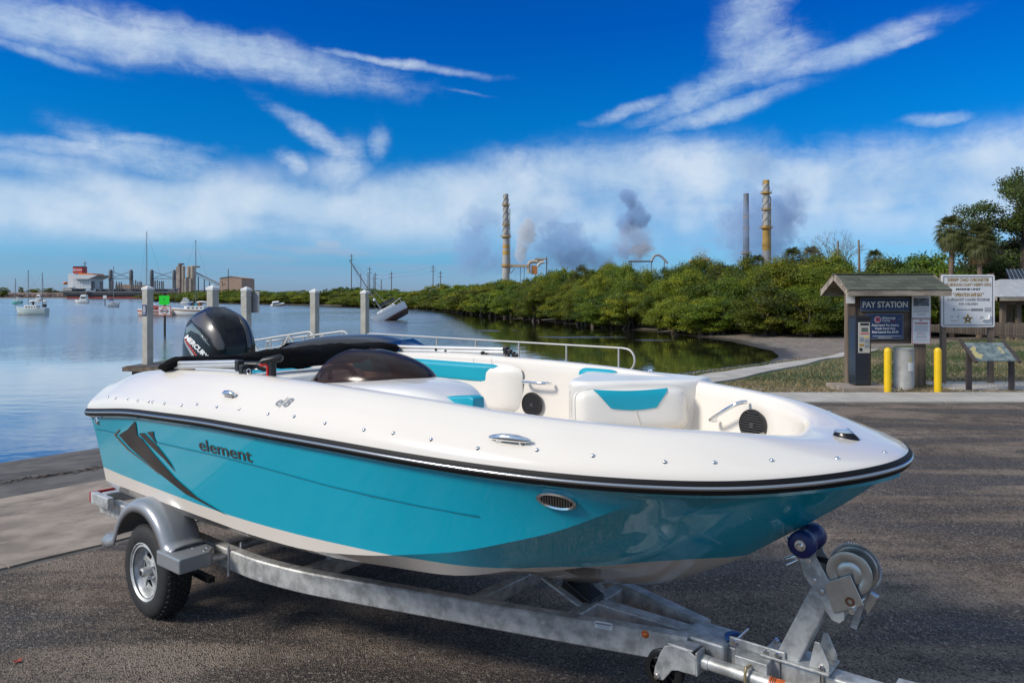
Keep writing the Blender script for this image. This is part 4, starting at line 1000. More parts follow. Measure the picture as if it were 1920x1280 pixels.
for sgn in (-1, 1):
    MB().box((-.115, sgn * .876, .515), (.31, .048, .088)).build('light_bracket', GALV, tr, bevel=.006)
    MB().box((-.284, sgn * .80, .515), (.024, .20, .084)).build('tail_light', REDREF, tr, bevel=.006)
    for k in (-.045, -.015, .02):
        g = MB(); g.lathe([(0, .004), (.008, .003), (.009, 0)], 8, M=Matrix.Translation((-.10 + k * 2.6, sgn * .901, .515)) @ Matrix.Rotation(R(90) * -sgn * -1 if sgn < 0 else R(-90), 4, 'X')); g.build('bolt', CHROME, tr)
    # bunk boards
    b = MB(); b.bar((.15, sgn * .46, .615), (2.9, sgn * .40, .60), .09, .045); b.build('bunk_board', mat('bunk_carpet', (.02, .02, .021), .95, bump=.5, bs=150), tr, bevel=.006)
    for x in (.35, 2.2): MB().box((x, sgn * .44, .52), (.06, .05, .16)).build('bunk_bracket', GALV, tr, bevel=.005)
# keel support rising to the hull
MB().bar((3.90, 0, .47), (3.72, 0, .55), .14, .06).build('keel_pad', BLACKP, tr, bevel=.01)
for sgn in (-1, 1): MB().bar((3.92, sgn * .10, .46), (3.66, sgn * .16, .60), .05, .012).build('keel_bracket', GALV, tr, bevel=.003)
# wheels and fenders
tyre_prof = [(.185, -.085), (.195, -.094), (.215, -.098), (.245, -.099), (.272, -.094), (.288, -.082), (.297, -.068), (.301, -.045), (.302, 0), (.301, .045), (.297, .068), (.288, .082), (.272, .094), (.245, .099), (.215, .098), (.195, .094), (.185, .085)]
for sgn in (-1, 1):
    w = thing('wheel', None, None); w.parent = tr; w.location = (1.1, sgn * 1.02, .302); w.rotation_euler = (R(90) if sgn < 0 else R(-90), 0, 0)   # local +z points outwards
    MB().lathe(tyre_prof, 56).build('tyre', RUBBER, w, smooth=60)
    g = MB()
    for row in range(6):
        for k in range(44):
            a = 2 * math.pi * (k + .5 * (row % 2)) / 44; zz = (-.062 + .0248 * row); r0 = .304 if 0 < row < 5 else .299
            M = Matrix.Rotation(a, 4, 'Z') @ Matrix.Translation((r0, 0, zz)) @ Matrix.Rotation(R(25 if row % 2 else -25), 4, 'X')
            g.box((0, 0, 0), (.012, .030, .018), M=M)
    tg_ = g.build('tread_blocks', RUBBER, w); tag(tg_, kind='stuff')
    MB().lathe([(.120, .03), (.150, .034), (.160, .06), (.168, .075), (.183, .083), (.190, .088), (.192, .096), (.186, .098), (.176, .088), (.165, .09)], 48).build('rim', GALV, w, smooth=50)
    MB().lathe([(.165, .07), (.17, -.08)], 32).build('rim_barrel', GALV, w, smooth=60)
    for k in range(5):                            # five flat spokes leave triangular windows
        a = 2 * math.pi * k / 5; M = Matrix.Rotation(a, 4, 'Z')
        MB().prism([(.05, -.038), (.10, -.020), (.160, -.062), (.160, .062), (.10, .020), (.05, .038)], .014, M @ Matrix.Translation((0, 0, .028))).build('spoke', GALV, w, bevel=.004)
    MB().lathe([(0, .112), (.020, .112), (.026, .108), (.030, .10), (.031, .05), (.042, .048), (.066, .046), (.07, .03)], 24).build('hub', GALV, w, smooth=45)
    MB().lathe([(0, .114), (.017, .114)], 16).build('hub_cap', BLACKP, w)
    for k in range(5):
        a = 2 * math.pi * (k + .5) / 5; MB().lathe([(0, .065), (.008, .063), (.010, .045)], 6, M=Matrix.Translation((.055 * math.cos(a), .055 * math.sin(a), 0))).build('lug_nut', CHROME, w)
    MB().tube([(.125, .06, .04), (.12, .06, .075)], .005, 6).build('valve_stem', BLACKP, w)
    # fender
    FG = mat('fender_silver', (.30, .31, .33), .32, .35, coat=.25)
    fd = MB(); arc = []
    for k in range(25):
        a = R(196 - 8.0 * k * 202 / 192); a = R(188 - k * 196 / 24); arc.append((1.11 + .405 * math.cos(a), .335 + .425 * math.sin(a)))
    arc = [(.565, .43), (.645, .432)] + [p for p in arc if p[1] > .44 or p[0] > 1.3]
    arc = [p for p in arc if not (p[0] > 1.3 and p[1] < .56)] + [(1.47, .545), (1.51, .536), (1.54, .533)]
    pr = [(-.115, -.055), (-.117, -.02), (-.110, -.004), (-.085, .014), (-.03, .020), (.05, .020), (.105, .012), (.118, .0), (.120, -.05)]
    rows = []
    for i, p in enumerate(arc):
        a, b = arc[max(0, i - 1)], arc[min(len(arc) - 1, i + 1)]; tx, tz = b[0] - a[0], b[1] - a[1]; L = math.hypot(tx, tz); nx_, nz_ = -tz / L, tx / L
        rows.append([(p[0] + nx_ * dn, sgn * (1.05 - dv) if False else sgn * 1.035 + sgn * (-dv), p[1] + nz_ * dn) for dv, dn in pr])
    fo = fd.grid(rows).build('fender', FG, tr, smooth=38)
    sd = fo.modifiers.new('s', 'SOLIDIFY'); sd.thickness = .006
    MB().prism([(1.42, -.075), (1.48, -.112), (1.64, -.112), (1.71, -.05), (1.71, .15), (1.42, .15)], .092, Matrix.Translation((0, sgn * 1.035, .444)) @ Matrix.Diagonal((1, -sgn * -1, 1, 1)) ).build('fender_step', FG, fo, bevel=.01, fixn=True)
    MB().lathe([(0, .012), (.012, .010), (.017, .004), (.018, 0), (.022, -.002)], 16, M=Matrix.Translation((1.57, sgn * 1.147, .490)) @ Vector((0, sgn, 0)).to_track_quat('Z', 'Y').to_matrix().to_4x4()).build('marker_light', ORANGE, fo, smooth=60)
    for p in ((1.56, 1.02), (1.66, 1.0), (1.62, .96)): g = MB(); g.lathe([(0, .541), (.008, .540), (.009, .533)], 8, M=Matrix.Translation((p[0], sgn * p[1], 0))); g.build('fender_bolt', CHROME, fo)
    MB().tube([(1.64, sgn * .95, .47), (1.64, sgn * .80, .45)], .022, 10).build('fender_bracket', GALV, tr, smooth=60)
    MB().tube([(1.68, sgn * .848, .53), (1.68, sgn * .848, .34), (1.68, sgn * .76, .34), (1.68, sgn * .76, .53)], .008, 8).build('u_bolt', GALV, tr, smooth=60)
    g = MB(); 
    for k in range(3): g.bar((.75, sgn * .86, .26 + .012 * k), (1.5, sgn * .86, .26 + .012 * k), .045, .009)
    g.build('leaf_spring', BLACKP, tr)
# side marker on the near frame beam and its plate
q = Vector((4.12, -.225, BZ)); 
def on_beam(px, py):                             # near beam outer face
    P = swayed(beam_path(-1), 200)
    best = None
    for i in range(1, 199):
        t = (P[i + 1] - P[i - 1]).normalized(); o = Vector((t.y, -t.x, 0)); p = P[i] + o * .039
        for dz in np.linspace(-.06, .06, 25):
            X = BOX + p.x * CU + p.y * SU; Y = BOY - p.x * SU + p.y * CU; z = p.z + dz
            e = (960 + FPX * X / Y - px) ** 2 + (HOR + FPX * (CAMH - z) / Y - py) ** 2
            if best is None or e < best[0]: best = (e, Vector((p.x, p.y, z)), t, o)
    return best[1:]
p, t, o_ = on_beam(1210, 1189); MB().lathe([(0, .012), (.010, .010), (.014, .004), (.015, 0), (.019, -.001)], 16, M=Matrix.Translation(p) @ o_.to_track_quat('Z', 'Y').to_matrix().to_4x4()).build('marker_light', ORANGE, tr, smooth=60)
p, t, o_ = on_beam(1132, 1171); M = Matrix.Translation(p + o_ * .002) @ Matrix((t, Vector((0, 0, 1)), o_)).transposed().to_4x4()
pl_ = MB().box((0, 0, 0), (.088, .034, .002), M=M).build('plate', SIGNW, tr)
g = MB(); g.box((0, .006, .0015), (.08, .009, .001), M=M)
for k in range(2): g.box((0, -.004 - .007 * k, .0015), (.06, .002, .001), M=M)
g.build('plate_print', GREYP, pl_)
# winch stand, roller, winch
ws = thing('winch_stand', None, None); ws.parent = tr
PB, PT = Vector((4.93, 0, .50)), Vector((5.11, 0, .90))
MB().bar(PB, PT, .095, .105, up=(0, 1, 0)).build('post', GALV, ws, bevel=.008)
MB().box((4.97, 0, .500), (.30, .165, .012)).build('base_plate', GALV, ws, bevel=.003)
g = MB()
for x in (4.845, 5.085):
    for y in (-.066, .066): g.cyl((x, y, .36), (x, y, .53), .0075, n=8); g.cyl((x, y, .506), (x, y, .522), .013, n=6)
g.build('u_bolts', CHROME, ws, smooth=40)
MB().box((4.97, 0, .362), (.30, .15, .012)).build('clamp_plate', GALV, ws, bevel=.003)
g = MB(); M = Matrix.Translation((5.03, .062, .506)) @ Matrix.Rotation(R(90), 4, 'X'); g.prism([(0, 0), (.085, 0), (.085, .03), (.045, .115), (.025, .115)], .008, M); g.prism([(0, 0), (.085, 0), (.085, .03), (.045, .115), (.025, .115)], .008, Matrix.Translation((0, -.116, 0)) @ M); g.build('gusset', GALV, ws, bevel=.003)
RC = Vector((5.005, 0, 1.035))
MB().lathe([(.012, -.098), (.05, -.096), (.058, -.088), (.058, -.045), (.047, -.03), (.042, 0), (.047, .03), (.058, .045), (.058, .088), (.05, .096), (.012, .098)], 32, M=Matrix.Translation(RC) @ Matrix.Rotation(R(90), 4, 'X')).build('bow_roller', BLUER, ws, smooth=45)
MB().lathe([(0, .112), (.010, .112), (.014, .108), (.014, .101), (.024, .100), (.024, .096)], 12, M=Matrix.Translation(RC) @ Matrix.Rotation(R(90), 4, 'X')).build('roller_pin', CHROME, ws, smooth=40)
side = [(5.0, 1.06), (5.04, 1.055), (5.06, .985), (5.11, .90), (5.175, .775), (5.175, .745), (5.155, .725), (5.125, .73), (5.10, .76), (5.075, .825), (5.035, .855), (5.005, .90), (4.98, 1.0)]
for y in (-.056, .048):
    so = MB().prism([(x, z) for x, z in side], .006, Matrix.Translation((0, y + .006, 0)) @ Matrix.Rotation(R(90), 4, 'X')).build('side_plate', GALV, ws, bevel=.002)
    for x, z in ((5.03, .965), (5.055, .885), (5.085, .845)): g = MB(); g.lathe([(0, .012), (.006, .012), (.007, .006), (.011, .006), (.011, 0)], 8, M=Matrix.Translation((x, y, z)) @ Matrix.Rotation(R(90 if y < 0 else -90), 4, 'X')); g.build('bolt', CHROME, so, smooth=40)
wi = [(5.095, .885), (5.20, .945), (5.255, .830), (5.135, .765)]
for y in (-.066, .058): 
    wo_ = MB().prism(wi, .006, Matrix.Translation((0, y + .006, 0)) @ Matrix.Rotation(R(90), 4, 'X')).build('winch_frame', BRUSH, ws, bevel=.002)
g = MB(); g.lathe([(.010, .004), (.018, .004), (.020, .0)], 16, M=Matrix.Translation((5.20, -.066, .832)) @ Matrix.Rotation(R(90), 4, 'X')); g.build('winch_bushing', mat('rusty_ring', (.14, .06, .03), .8), ws)
DC = Vector((5.19, 0, .940))
dr = MB(); 
for y in (-.045, .040): dr.lathe([(.012, 0), (.04, .004), (.052, -.003), (.07, .003), (.092, .0), (.094, -.004), (.092, -.006), (.012, -.006)], 40, M=Matrix.Translation(DC + Vector((0, y, 0))) @ Matrix.Rotation(R(90), 4, 'X'))
dr.cyl(DC + Vector((0, -.045, 0)), DC + Vector((0, .045, 0)), .035, n=20)
dr.build('winch_drum', BRUSH, ws, smooth=45)
gp_ = []
for k in range(120):
    a = 2 * math.pi * k / 120; r = .108 if k % 2 else .099; gp_.append((r * math.cos(a), r * math.sin(a)))
MB().prism(gp_, .007, Matrix.Translation(DC + Vector((0, .056, 0))) @ Matrix.Rotation(R(90), 4, 'X')).build('winch_gear', BRUSH, ws)
MB().cyl((5.212, -.09, .80), (5.212, .09, .80), .012, n=10).build('winch_shaft', BRUSH, ws, smooth=60)
MB().bar((5.212, .082, .805), (5.175, .085, .66), .028, .006, up=(0, 1, 0)).build('crank_arm', GALV, ws, bevel=.002)
MB().cyl((5.178, .088, .67), (5.178, .185, .67), .016, .014, 12).build('crank_grip', BLACKP, ws, smooth=50)
MB().prism([(5.255, .86), (5.29, .845), (5.275, .81), (5.25, .76), (5.235, .79)], .03, Matrix.Translation((0, .05, 0)) @ Matrix.Rotation(R(90), 4, 'X')).build('pawl', BRUSH, ws, bevel=.003)
MB().tube([DC + Vector((-.03, 0, .02)), RC + Vector((-.02, 0, -.075)), Vector((4.95, 0, .955))], .012, 8).build('winch_strap', BLACKP, ws, smooth=60)
MB().tube([Vector((4.985, -.01, .965)), Vector((4.955, -.012, .955)), Vector((4.915, -.015, .935)), Vector((4.925, -.03, .915)), Vector((4.965, -.01, .94))], .0095, 8).build('strap_hook', CHROME, ws, smooth=60)
# swing jack folded along the tongue
jk = thing('tongue_jack', None, None); jk.parent = tr
J0, J1 = bl(1303, 1228, v=-.155), bl(1478, 1277, v=-.155)
J0 = Vector((4.56, -.155, .425)); J1 = Vector((5.02, -.155, .425))
MB().tube([J0, J1], .030, 20).build('jack_tube', GALV, jk, smooth=60)
MB().tube([J0 + Vector((.0, 0, 0)), J0 + Vector((.055, 0, 0))], .033, 20).build('jack_collar', GALV, jk, smooth=60)
MB().tube([J1 - Vector((.125, 0, 0)), J1 - Vector((.06, 0, 0))], .0308, 20).build('jack_label', mat('label_orange', (.55, .12, .03), .4), jk, smooth=60)
g = MB()
for k in range(3): g.tube([J1 - Vector((.118 - .009 * k, 0, 0)), J1 - Vector((.114 - .009 * k, 0, 0))], .0312, 20)
g.build('label_print', INK, jk, smooth=60)
MB().tube([J1, J1 + Vector((.025, 0, 0))], [.034, .028], 18).build('jack_cap', BLACKP, jk, smooth=40)
jw = Vector((4.39, -.165, .335))
fk = MB()
for y in (-.045, .035): fk.prism([(4.355, .315), (4.375, .295), (4.405, .30), (4.45, .36), (4.48, .37), (4.51, .37), (4.57, .375), (4.575, .46), (4.53, .482), (4.45, .482), (4.41, .465), (4.385, .42), (4.36, .35)], .01, Matrix.Translation((0, jw.y + y + .01, 0)) @ Matrix.Rotation(R(90), 4, 'X'))
fk.box((4.49, jw.y, .480), (.13, .085, .012)); fk.box((4.572, jw.y, .425), (.012, .085, .11)); fk.build('jack_fork', GALV, jk, bevel=.006)
MB().lathe([(.065, -.024), (.088, -.026), (.098, -.02), (.10, 0), (.098, .02), (.088, .026), (.065, .024)], 32, M=Matrix.Translation(jw) @ Matrix.Rotation(R(90), 4, 'X')).build('jack_wheel', BLACKP, jk, smooth=50)
g = MB()
for k in range(10):
    a = 2 * math.pi * k / 10; g.bar(jw + Vector((.012 * math.cos(a), 0, .012 * math.sin(a))), jw + Vector((.07 * math.cos(a), 0, .07 * math.sin(a))), .008, .03, up=(0, 1, 0))
g.cyl(jw + Vector((0, -.03, 0)), jw + Vector((0, .03, 0)), .016); g.lathe([(.016, 0), (.066, 0)], 24, M=Matrix.Translation(jw + Vector((0, .004, 0))) @ Matrix.Rotation(R(90), 4, 'X')); g.build('jack_wheel_spokes', BLACKP, jk)
MB().lathe([(0, .014), (.011, .013), (.013, 0)], 10, M=Matrix.Translation((4.377, -.215, .315)) @ Matrix.Rotation(R(90), 4, 'X')).build('jack_axle_nut', CHROME, jk)
br = MB(); br.box((4.80, -.060, .455), (.21, .010, .15)); br.box((4.80, -.10, .45), (.15, .075, .085)); br.build('jack_bracket', GALV, jk, bevel=.008)
MB().box((4.80, -.062, .515), (.26, .012, .045)).build('jack_clamp', GALV, jk, bevel=.006)
g = MB()
for x in (4.70, 4.90): g.cyl((x, -.075, .520), (x, .09, .522), .006, n=8); g.cyl((x, -.085, .520), (x, -.062, .520), .012, n=6)
g.build('jack_bolts', CHROME, jk, smooth=40)
MB().tube([(4.80, -.145, .47), (4.80, -.195, .475), (4.80, -.20, .46), (4.80, -.20, .36)], .007, 8).build('jack_pull_pin', mat('zinc_pin', (.45, .36, .20), .35, .8), jk, smooth=60)
MB().tube(swayed([(4.66, -.04, .500), (4.64, -.02, .515), (4.66, .02, .515), (4.68, .05, .50)], 10), .012, 8).build('blue_tape', mat('blue_tape', (.02, .10, .30), .5), tr, smooth=60)
# coupler with its latch and warning labels
cp = thing('coupler', None, None); cp.parent = tr
MB().prism([(5.42, -.065), (5.74, -.065), (5.90, -.05), (5.97, -.02), (5.97, .02), (5.90, .05), (5.74, .065), (5.42, .065)], .07, Matrix.Translation((0, 0, .43))).build('coupler_body', GALV, cp, bevel=.012)
MB().prism([(5.36, -.072), (5.44, -.085), (5.52, -.085), (5.58, -.06), (5.58, .06), (5.52, .075), (5.36, .06)], .012, Matrix.Translation((0, 0, .503))).build('coupler_plate', GALV, cp, bevel=.004)
MB().box((5.49, .005, .5165), (.10, .085, .002)).build('coupler_label', SIGNW, cp); MB().box((5.445, .0, .518), (.014, .10, .001)).build('coupler_stripe', YELLOW, cp)
g = MB(); g.tube([(5.33, -.06, .51), (5.36, -.075, .525), (5.41, -.07, .52), (5.45, -.05, .53)], .007, 8); g.lathe([(.014, 0), (.014, .016), (0, .018)], 6, M=Matrix.Translation((5.44, .02, .515))); g.build('latch_pin', mat('zinc_latch', (.5, .43, .28), .35, .8), cp, smooth=50)
# ================================================================ pier, pilings, gangway
pier = thing('pier', 'low grey fixed pier with a pale handrail running along the inlet edge', 'pier')
def P3(x, y, z): return Vector((x, y, z))
A, B = P3(2.39, 16.7, 0), P3(-4.45, 23.07, 0); dvec = (B - A).normalized(); nvec = P3(dvec.y, -dvec.x, 0)
nvec = nvec if nvec.y > 0 else -nvec
deckw = MB(); c = (A + B) / 2 - dvec * .1 + nvec * .75
Lp = (B - A).length + .9; nb = int(Lp / .16)
pl = MB().box((0, 0, 0), (.145, 1.6, .04)).build('deck_board', WOODG, pier); pl.location = A - dvec * .3 + nvec * .8 + P3(0, 0, .0); pl.rotation_euler = (0, 0, math.atan2(dvec.y, dvec.x))
for i in range(1, nb):
    q = pl.copy(); COL.objects.link(q); q.location = A + dvec * (-.3 + i * .16) + nvec * .8; 
for s_ in (.15, 1.45): MB().bar(A - dvec * .3 + nvec * s_ + P3(0, 0, -.12), B + dvec * .4 + nvec * s_ + P3(0, 0, -.12), .08, .18).build('stringer', WOOD, pier)
for k in range(5):
    for s_ in (.15, 1.45):
        q = A + dvec * (.4 + k * (Lp - 1.6) / 4) + nvec * s_; MB().cyl(q + P3(0, 0, -2.2), q + P3(0, 0, -.05), .12, n=12).build('pile', WOOD, pier, smooth=60)
def rail_pt(px, z): 
    k = (px - 960) / FPX; u = (k * A.y - A.x) / (dvec.x - k * dvec.y); return A + dvec * u + P3(0, 0, z)
RTZ = .95
hr = thing('handrail', 'long pale tubular handrail with a rounded end beside the inlet water', 'handrail', A)
def rel(p): return p - A
r0, r1 = rail_pt(1166, RTZ), rail_pt(696, RTZ)
endl = [rail_pt(1166, RTZ), rail_pt(1180, RTZ - .03), rail_pt(1188, RTZ - .14), rail_pt(1190, RTZ - .28), rail_pt(1186, RTZ - .42), rail_pt(1174, RTZ - .52), rail_pt(1160, RTZ - .55)]
topl = [r0 + (r1 - r0) * k / 20 for k in range(20, -1, -1)]
starte = [rail_pt(682, RTZ - .50), rail_pt(681, RTZ - .30), rail_pt(684, RTZ - .12), rail_pt(690, RTZ - .02)]
MB().tube([rel(p) for p in starte + topl[:-1] + swayed([topl[-1]] + endl[1:], 24)], .024, 10).build('top_rail', ALUW, hr, smooth=60)
MB().tube([rel(p - P3(0, 0, .5)) for p in topl], .02, 8).build('mid_rail', ALUW, hr, smooth=60)
for px in (700, 755, 819, 892, 973, 1062, 1160):
    MB().tube([rel(rail_pt(px, RTZ)), rel(rail_pt(px, .0))], .021, 8).build('post', ALUW, hr, smooth=60)
capm = mat('piling_cap', (.66, .66, .64), .5)
def piling(px, Y, wpx, ytop, label, sign=None):
    w = wpx / FPX * Y / 1.28; p = at(px, ytop, Y); o = thing('piling', label, 'piling', (p.x, p.y, WATERZ - 2), R(-24), 'concrete pilings with white caps along the dock')
    zt = p.z - (WATERZ - 2)
    m = MB().box((0, 0, (zt - .12) / 2), (w, w, zt - .12)).build('shaft', CONC, o, bevel=.02)
    g = MB(); h = w * .56; g.add([(-h, -h, zt - .15), (h, -h, zt - .15), (h, h, zt - .15), (-h, h, zt - .15), (-h, -h, zt - .08), (h, -h, zt - .08), (h, h, zt - .08), (-h, h, zt - .08), (0, 0, zt)],
          [(0, 1, 5, 4), (1, 2, 6, 5), (2, 3, 7, 6), (3, 0, 4, 7), (4, 5, 8), (5, 6, 8), (6, 7, 8), (7, 4, 8), (3, 2, 1, 0)]); g.build('cap', capm, o)
    g = MB(); g.box((0, 0, 1.95), (w * 1.04, w * 1.04, .5)); g.build('waterline_growth', mat('barnacles', (.085, .07, .05), .95, var=.5, vs=14, bump=1, bs=40), o, bevel=.02)
    return o, w, zt
o, w, zt = piling(277, 24.7, 18, 535, 'white capped concrete piling with a small navy sign on it, at the dock corner')
sg = MB().box((.0, -w / 2 - .012, zt - .82), (w * .74, .012, .36)).build('notice', NAVY, o)
g = MB()
for k, (ww, hh) in enumerate(((.08, .022), (.13, .018), (.15, .018), (.13, .018), (.15, .012), (.12, .012))): g.box((0, -w / 2 - .0195, zt - .70 - .047 * k), (ww, .002, hh))
g.build('notice_print', WINK, sg); MB().box((-.06, -w / 2 - .0195, zt - .665), (.03, .002, .02)).build('notice_logo', REDINK, sg)
piling(399, 21, 20, 534, 'white capped concrete piling standing behind the outboard motor')
o, w, zt = piling(462, 24.7, 17, 537, 'white capped concrete piling with the grey back of a sign fixed behind it')
sb = MB().box((0, w / 2 + .05, zt - .52), (.80, .012, .70)).build('sign_back', mat('sign_back_metal', (.33, .33, .34), .45, .5, var=.08, vs=4), o, bevel=.004); 
g = MB()
for k in (-.25, .22): g.box((0, 0, zt - .52 + k), (w * 1.06, w * 1.06, .03))
g.build('sign_strap', GALV, o)
piling(590, 26, 16, 541, 'white capped concrete piling behind the aluminium gangway')
piling(684, 28, 15, 543, 'white capped concrete piling left of the heeled sailboat, at the end of the handrail')
fd_ = thing('floating_dock', 'corner of a low dark decked dock at the foot of the signed piling', 'dock', at(255, 684, 24.6))
c0 = gz(255, 684, -.14)
for i in range(14):
    MB().box((.155 * i * .9 + .1, .9 - .2 + .0, 0), (.135, 2.6, .035), M=Matrix.Rotation(R(-8), 4, 'Z')).build('deck_board', mat('dark_deck', (.075, .068, .065), .8, var=.3, vs=4, stretch=(1, .1, 1)) if i == 0 else bpy.data.materials['dark_deck'], fd_)
g = MB(); g.box((1.05, -.60, -.08), (2.2, .05, .14), M=Matrix.Rotation(R(-8), 4, 'Z')); g.build('edge_board', WOOD, fd_)
g = MB(); g.box((-.02, .7, -.08), (.05, 2.6, .14), M=Matrix.Rotation(R(-8), 4, 'Z')); g.build('edge_board', WOOD, fd_)
for k in range(3): MB().box((.5 + .75 * k, .6, -.42), (.6, 2.2, .55), M=Matrix.Rotation(R(-8), 4, 'Z')).build('float', BLACKP, fd_)
gw = thing('gangway', 'pale aluminium truss gangway leading down to the floating dock', 'gangway', (-8.3, 24, -.3))
def truss(a, b, hgt, n, curl=True):
    a, b = Vector(a), Vector(b); O = Vector(gw.location); L = [a + (b - a) * k / n for k in range(n + 1)]
    ends = [b + (b - a).normalized() * e + P3(0, 0, -z) for e, z in ((.10, .03), (.22, .12), (.27, .26), (.25, .45), (.12, .62), (.0, .78))] if curl else []
    MB().tube([p - O for p in L + ends], .03, 8).build('top_rail', ALUW, gw, smooth=60)
    for dz in (.32, .62): MB().tube([a - O - P3(0, 0, dz), b - O - P3(0, 0, dz)], .018, 8).build('mid_rail', ALUW, gw, smooth=60)
    MB().bar(a - O - P3(0, 0, hgt), b - O - P3(0, 0, hgt), .06, .09).build('bottom_chord', ALUW, gw)
    for k, p in enumerate(L):
        MB().bar(p - O, p - O - P3(0, 0, hgt), .05, .05, up=(1, 0, 0)).build('post', ALUW, gw)
        if k < n: MB().bar((p if k % 2 else L[k + 1]) - O, (L[k + 1] if k % 2 else p) - O - P3(0, 0, hgt), .045, .045).build('brace', ALUW, gw)
truss(at(440, 644, 24.4), at(578, 622, 23.0), 1.05, 4); truss(at(500, 640, 25.6), at(642, 621, 24.2), 1.05, 4)
a1, a2 = at(440, 644, 24.4) - P3(0, 0, 1.05), at(578, 622, 23.0) - P3(0, 0, 1.05); b1, b2 = at(500, 640, 25.6) - P3(0, 0, 1.05), at(642, 621, 24.2) - P3(0, 0, 1.05); O = Vector(gw.location)
g = MB(); g.add([p - O for p in (a1, a2, b2, b1)] + [p - O - P3(0, 0, .05) for p in (a1, a2, b2, b1)], [(0, 1, 2, 3), (7, 6, 5, 4), (0, 4, 5, 1), (2, 6, 7, 3), (1, 5, 6, 2), (3, 7, 4, 0)]); g.build('tread', ALUW, gw)

# ================================================================ dark car on the next ramp lane
car = thing('parked_car', 'dark car on the ramp behind the boat, only its roof and glass showing', 'car', (-2.25, 11.6, h1(-2.25, 11.6)), R(-12)); car.scale = (1, 1, 1.06)
CARP = mat('dark_car_paint', (.022, .021, .022), .32, .0, coat=.3)
secs = []
prof_b = [(-2.3, .55, .78), (-2.2, .40, .95), (-1.6, .32, 1.02), (-.9, .30, 1.04), (.9, .30, 1.02), (1.4, .30, .98), (2.0, .35, .90), (2.3, .45, .72)]
rows = []
for x, z0_, z1_ in prof_b:
    w_ = .92 - .12 * max(0, abs(x) - 1.7)
    rows.append([(x, -w_ * .9, z0_), (x, -w_, z0_ + .12), (x, -w_, z1_ - .18), (x, -w_ * .93, z1_), (x, 0, z1_ + .03), (x, w_ * .93, z1_), (x, w_, z1_ - .18), (x, w_, z0_ + .12), (x, w_ * .9, z0_)])
cb = MB().grid(rows, closed=True); cb.add(rows[0], [tuple(range(9))]); cb.add(rows[-1], [tuple(range(9))]); cb.build('body', CARP, car, smooth=40, fixn=True)
rows = []
ch = [(-1.75, 1.02, 1.0), (-1.35, 1.36, .97), (-.9, 1.55, .93), (-.2, 1.62, .9), (.4, 1.58, .9), (.9, 1.36, .94), (1.35, 1.02, 1.0)]
CH = swayed([Vector((x, 0, z)) for x, z, _ in ch], 24)
for i, p in enumerate(CH):
    k = min(1, max(0, (p.z - 1.02) / .6)); w_ = .86 - .20 * k
    rows.append([(p.x, -.86, 1.0), (p.x, -w_, p.z - .09 * k), (p.x, -w_ * .82, p.z - .02 * k), (p.x, 0, p.z + .01), (p.x, w_ * .82, p.z - .02 * k), (p.x, w_, p.z - .09 * k), (p.x, .86, 1.0)])
MB().grid(rows).build('roof', CARP, car, smooth=60, fixn=True)
for sg_ in (-1, 1):
    for x0, x1 in ((-1.15, -.42), (-.34, .42), (.50, .92)):
        def wz(x): return float(np.interp(x, [p.x for p in CH], [p.z for p in CH]))
        q = []
        for x, f in ((x0, .15), (x1, .15), (x1, .78), (x0, .78)):
            zt = wz(x); k = min(1, max(0, (zt - 1.02) / .6)); w_ = .86 - .20 * k; z = 1.0 + (zt - .09 * k - 1.0) * f; q.append((x, sg_ * (.86 + (w_ - .86) * f + .006), z))
        MB().add(q, [(0, 1, 2, 3)]).build('side_window', WINDOWD, car, fixn=False)
q = [(x, y, float(np.interp(x, [p.x for p in CH], [p.z for p in CH])) + .014) for x, y in ((.55, -.58), (1.15, -.68), (1.15, .68), (.55, .58))]; MB().add(q, [(0, 1, 2, 3)]).build('windscreen', WINDOWD, car)
q = [(x, y, float(np.interp(x, [p.x for p in CH], [p.z for p in CH])) + .014) for x, y in ((-1.55, -.66), (-1.05, -.58), (-1.05, .58), (-1.55, .66))]; MB().add(q, [(0, 1, 2, 3)]).build('rear_window', WINDOWD, car)
for x in (-1.4, 1.4):
    for y in (-.82, .82):
        M = Matrix.Translation((x, y, .32)) @ Matrix.Rotation(R(90), 4, 'X'); wh = MB().lathe([(.19, -.09), (.30, -.09), (.32, -.06), (.32, .06), (.30, .09), (.19, .09)], 28, M=M).build('wheel', RUBBER, car, smooth=50)
        MB().lathe([(0, -.07), (.19, -.08), (.19, .08), (0, .07)], 20, M=M).build('rim', ALU, wh, smooth=40)

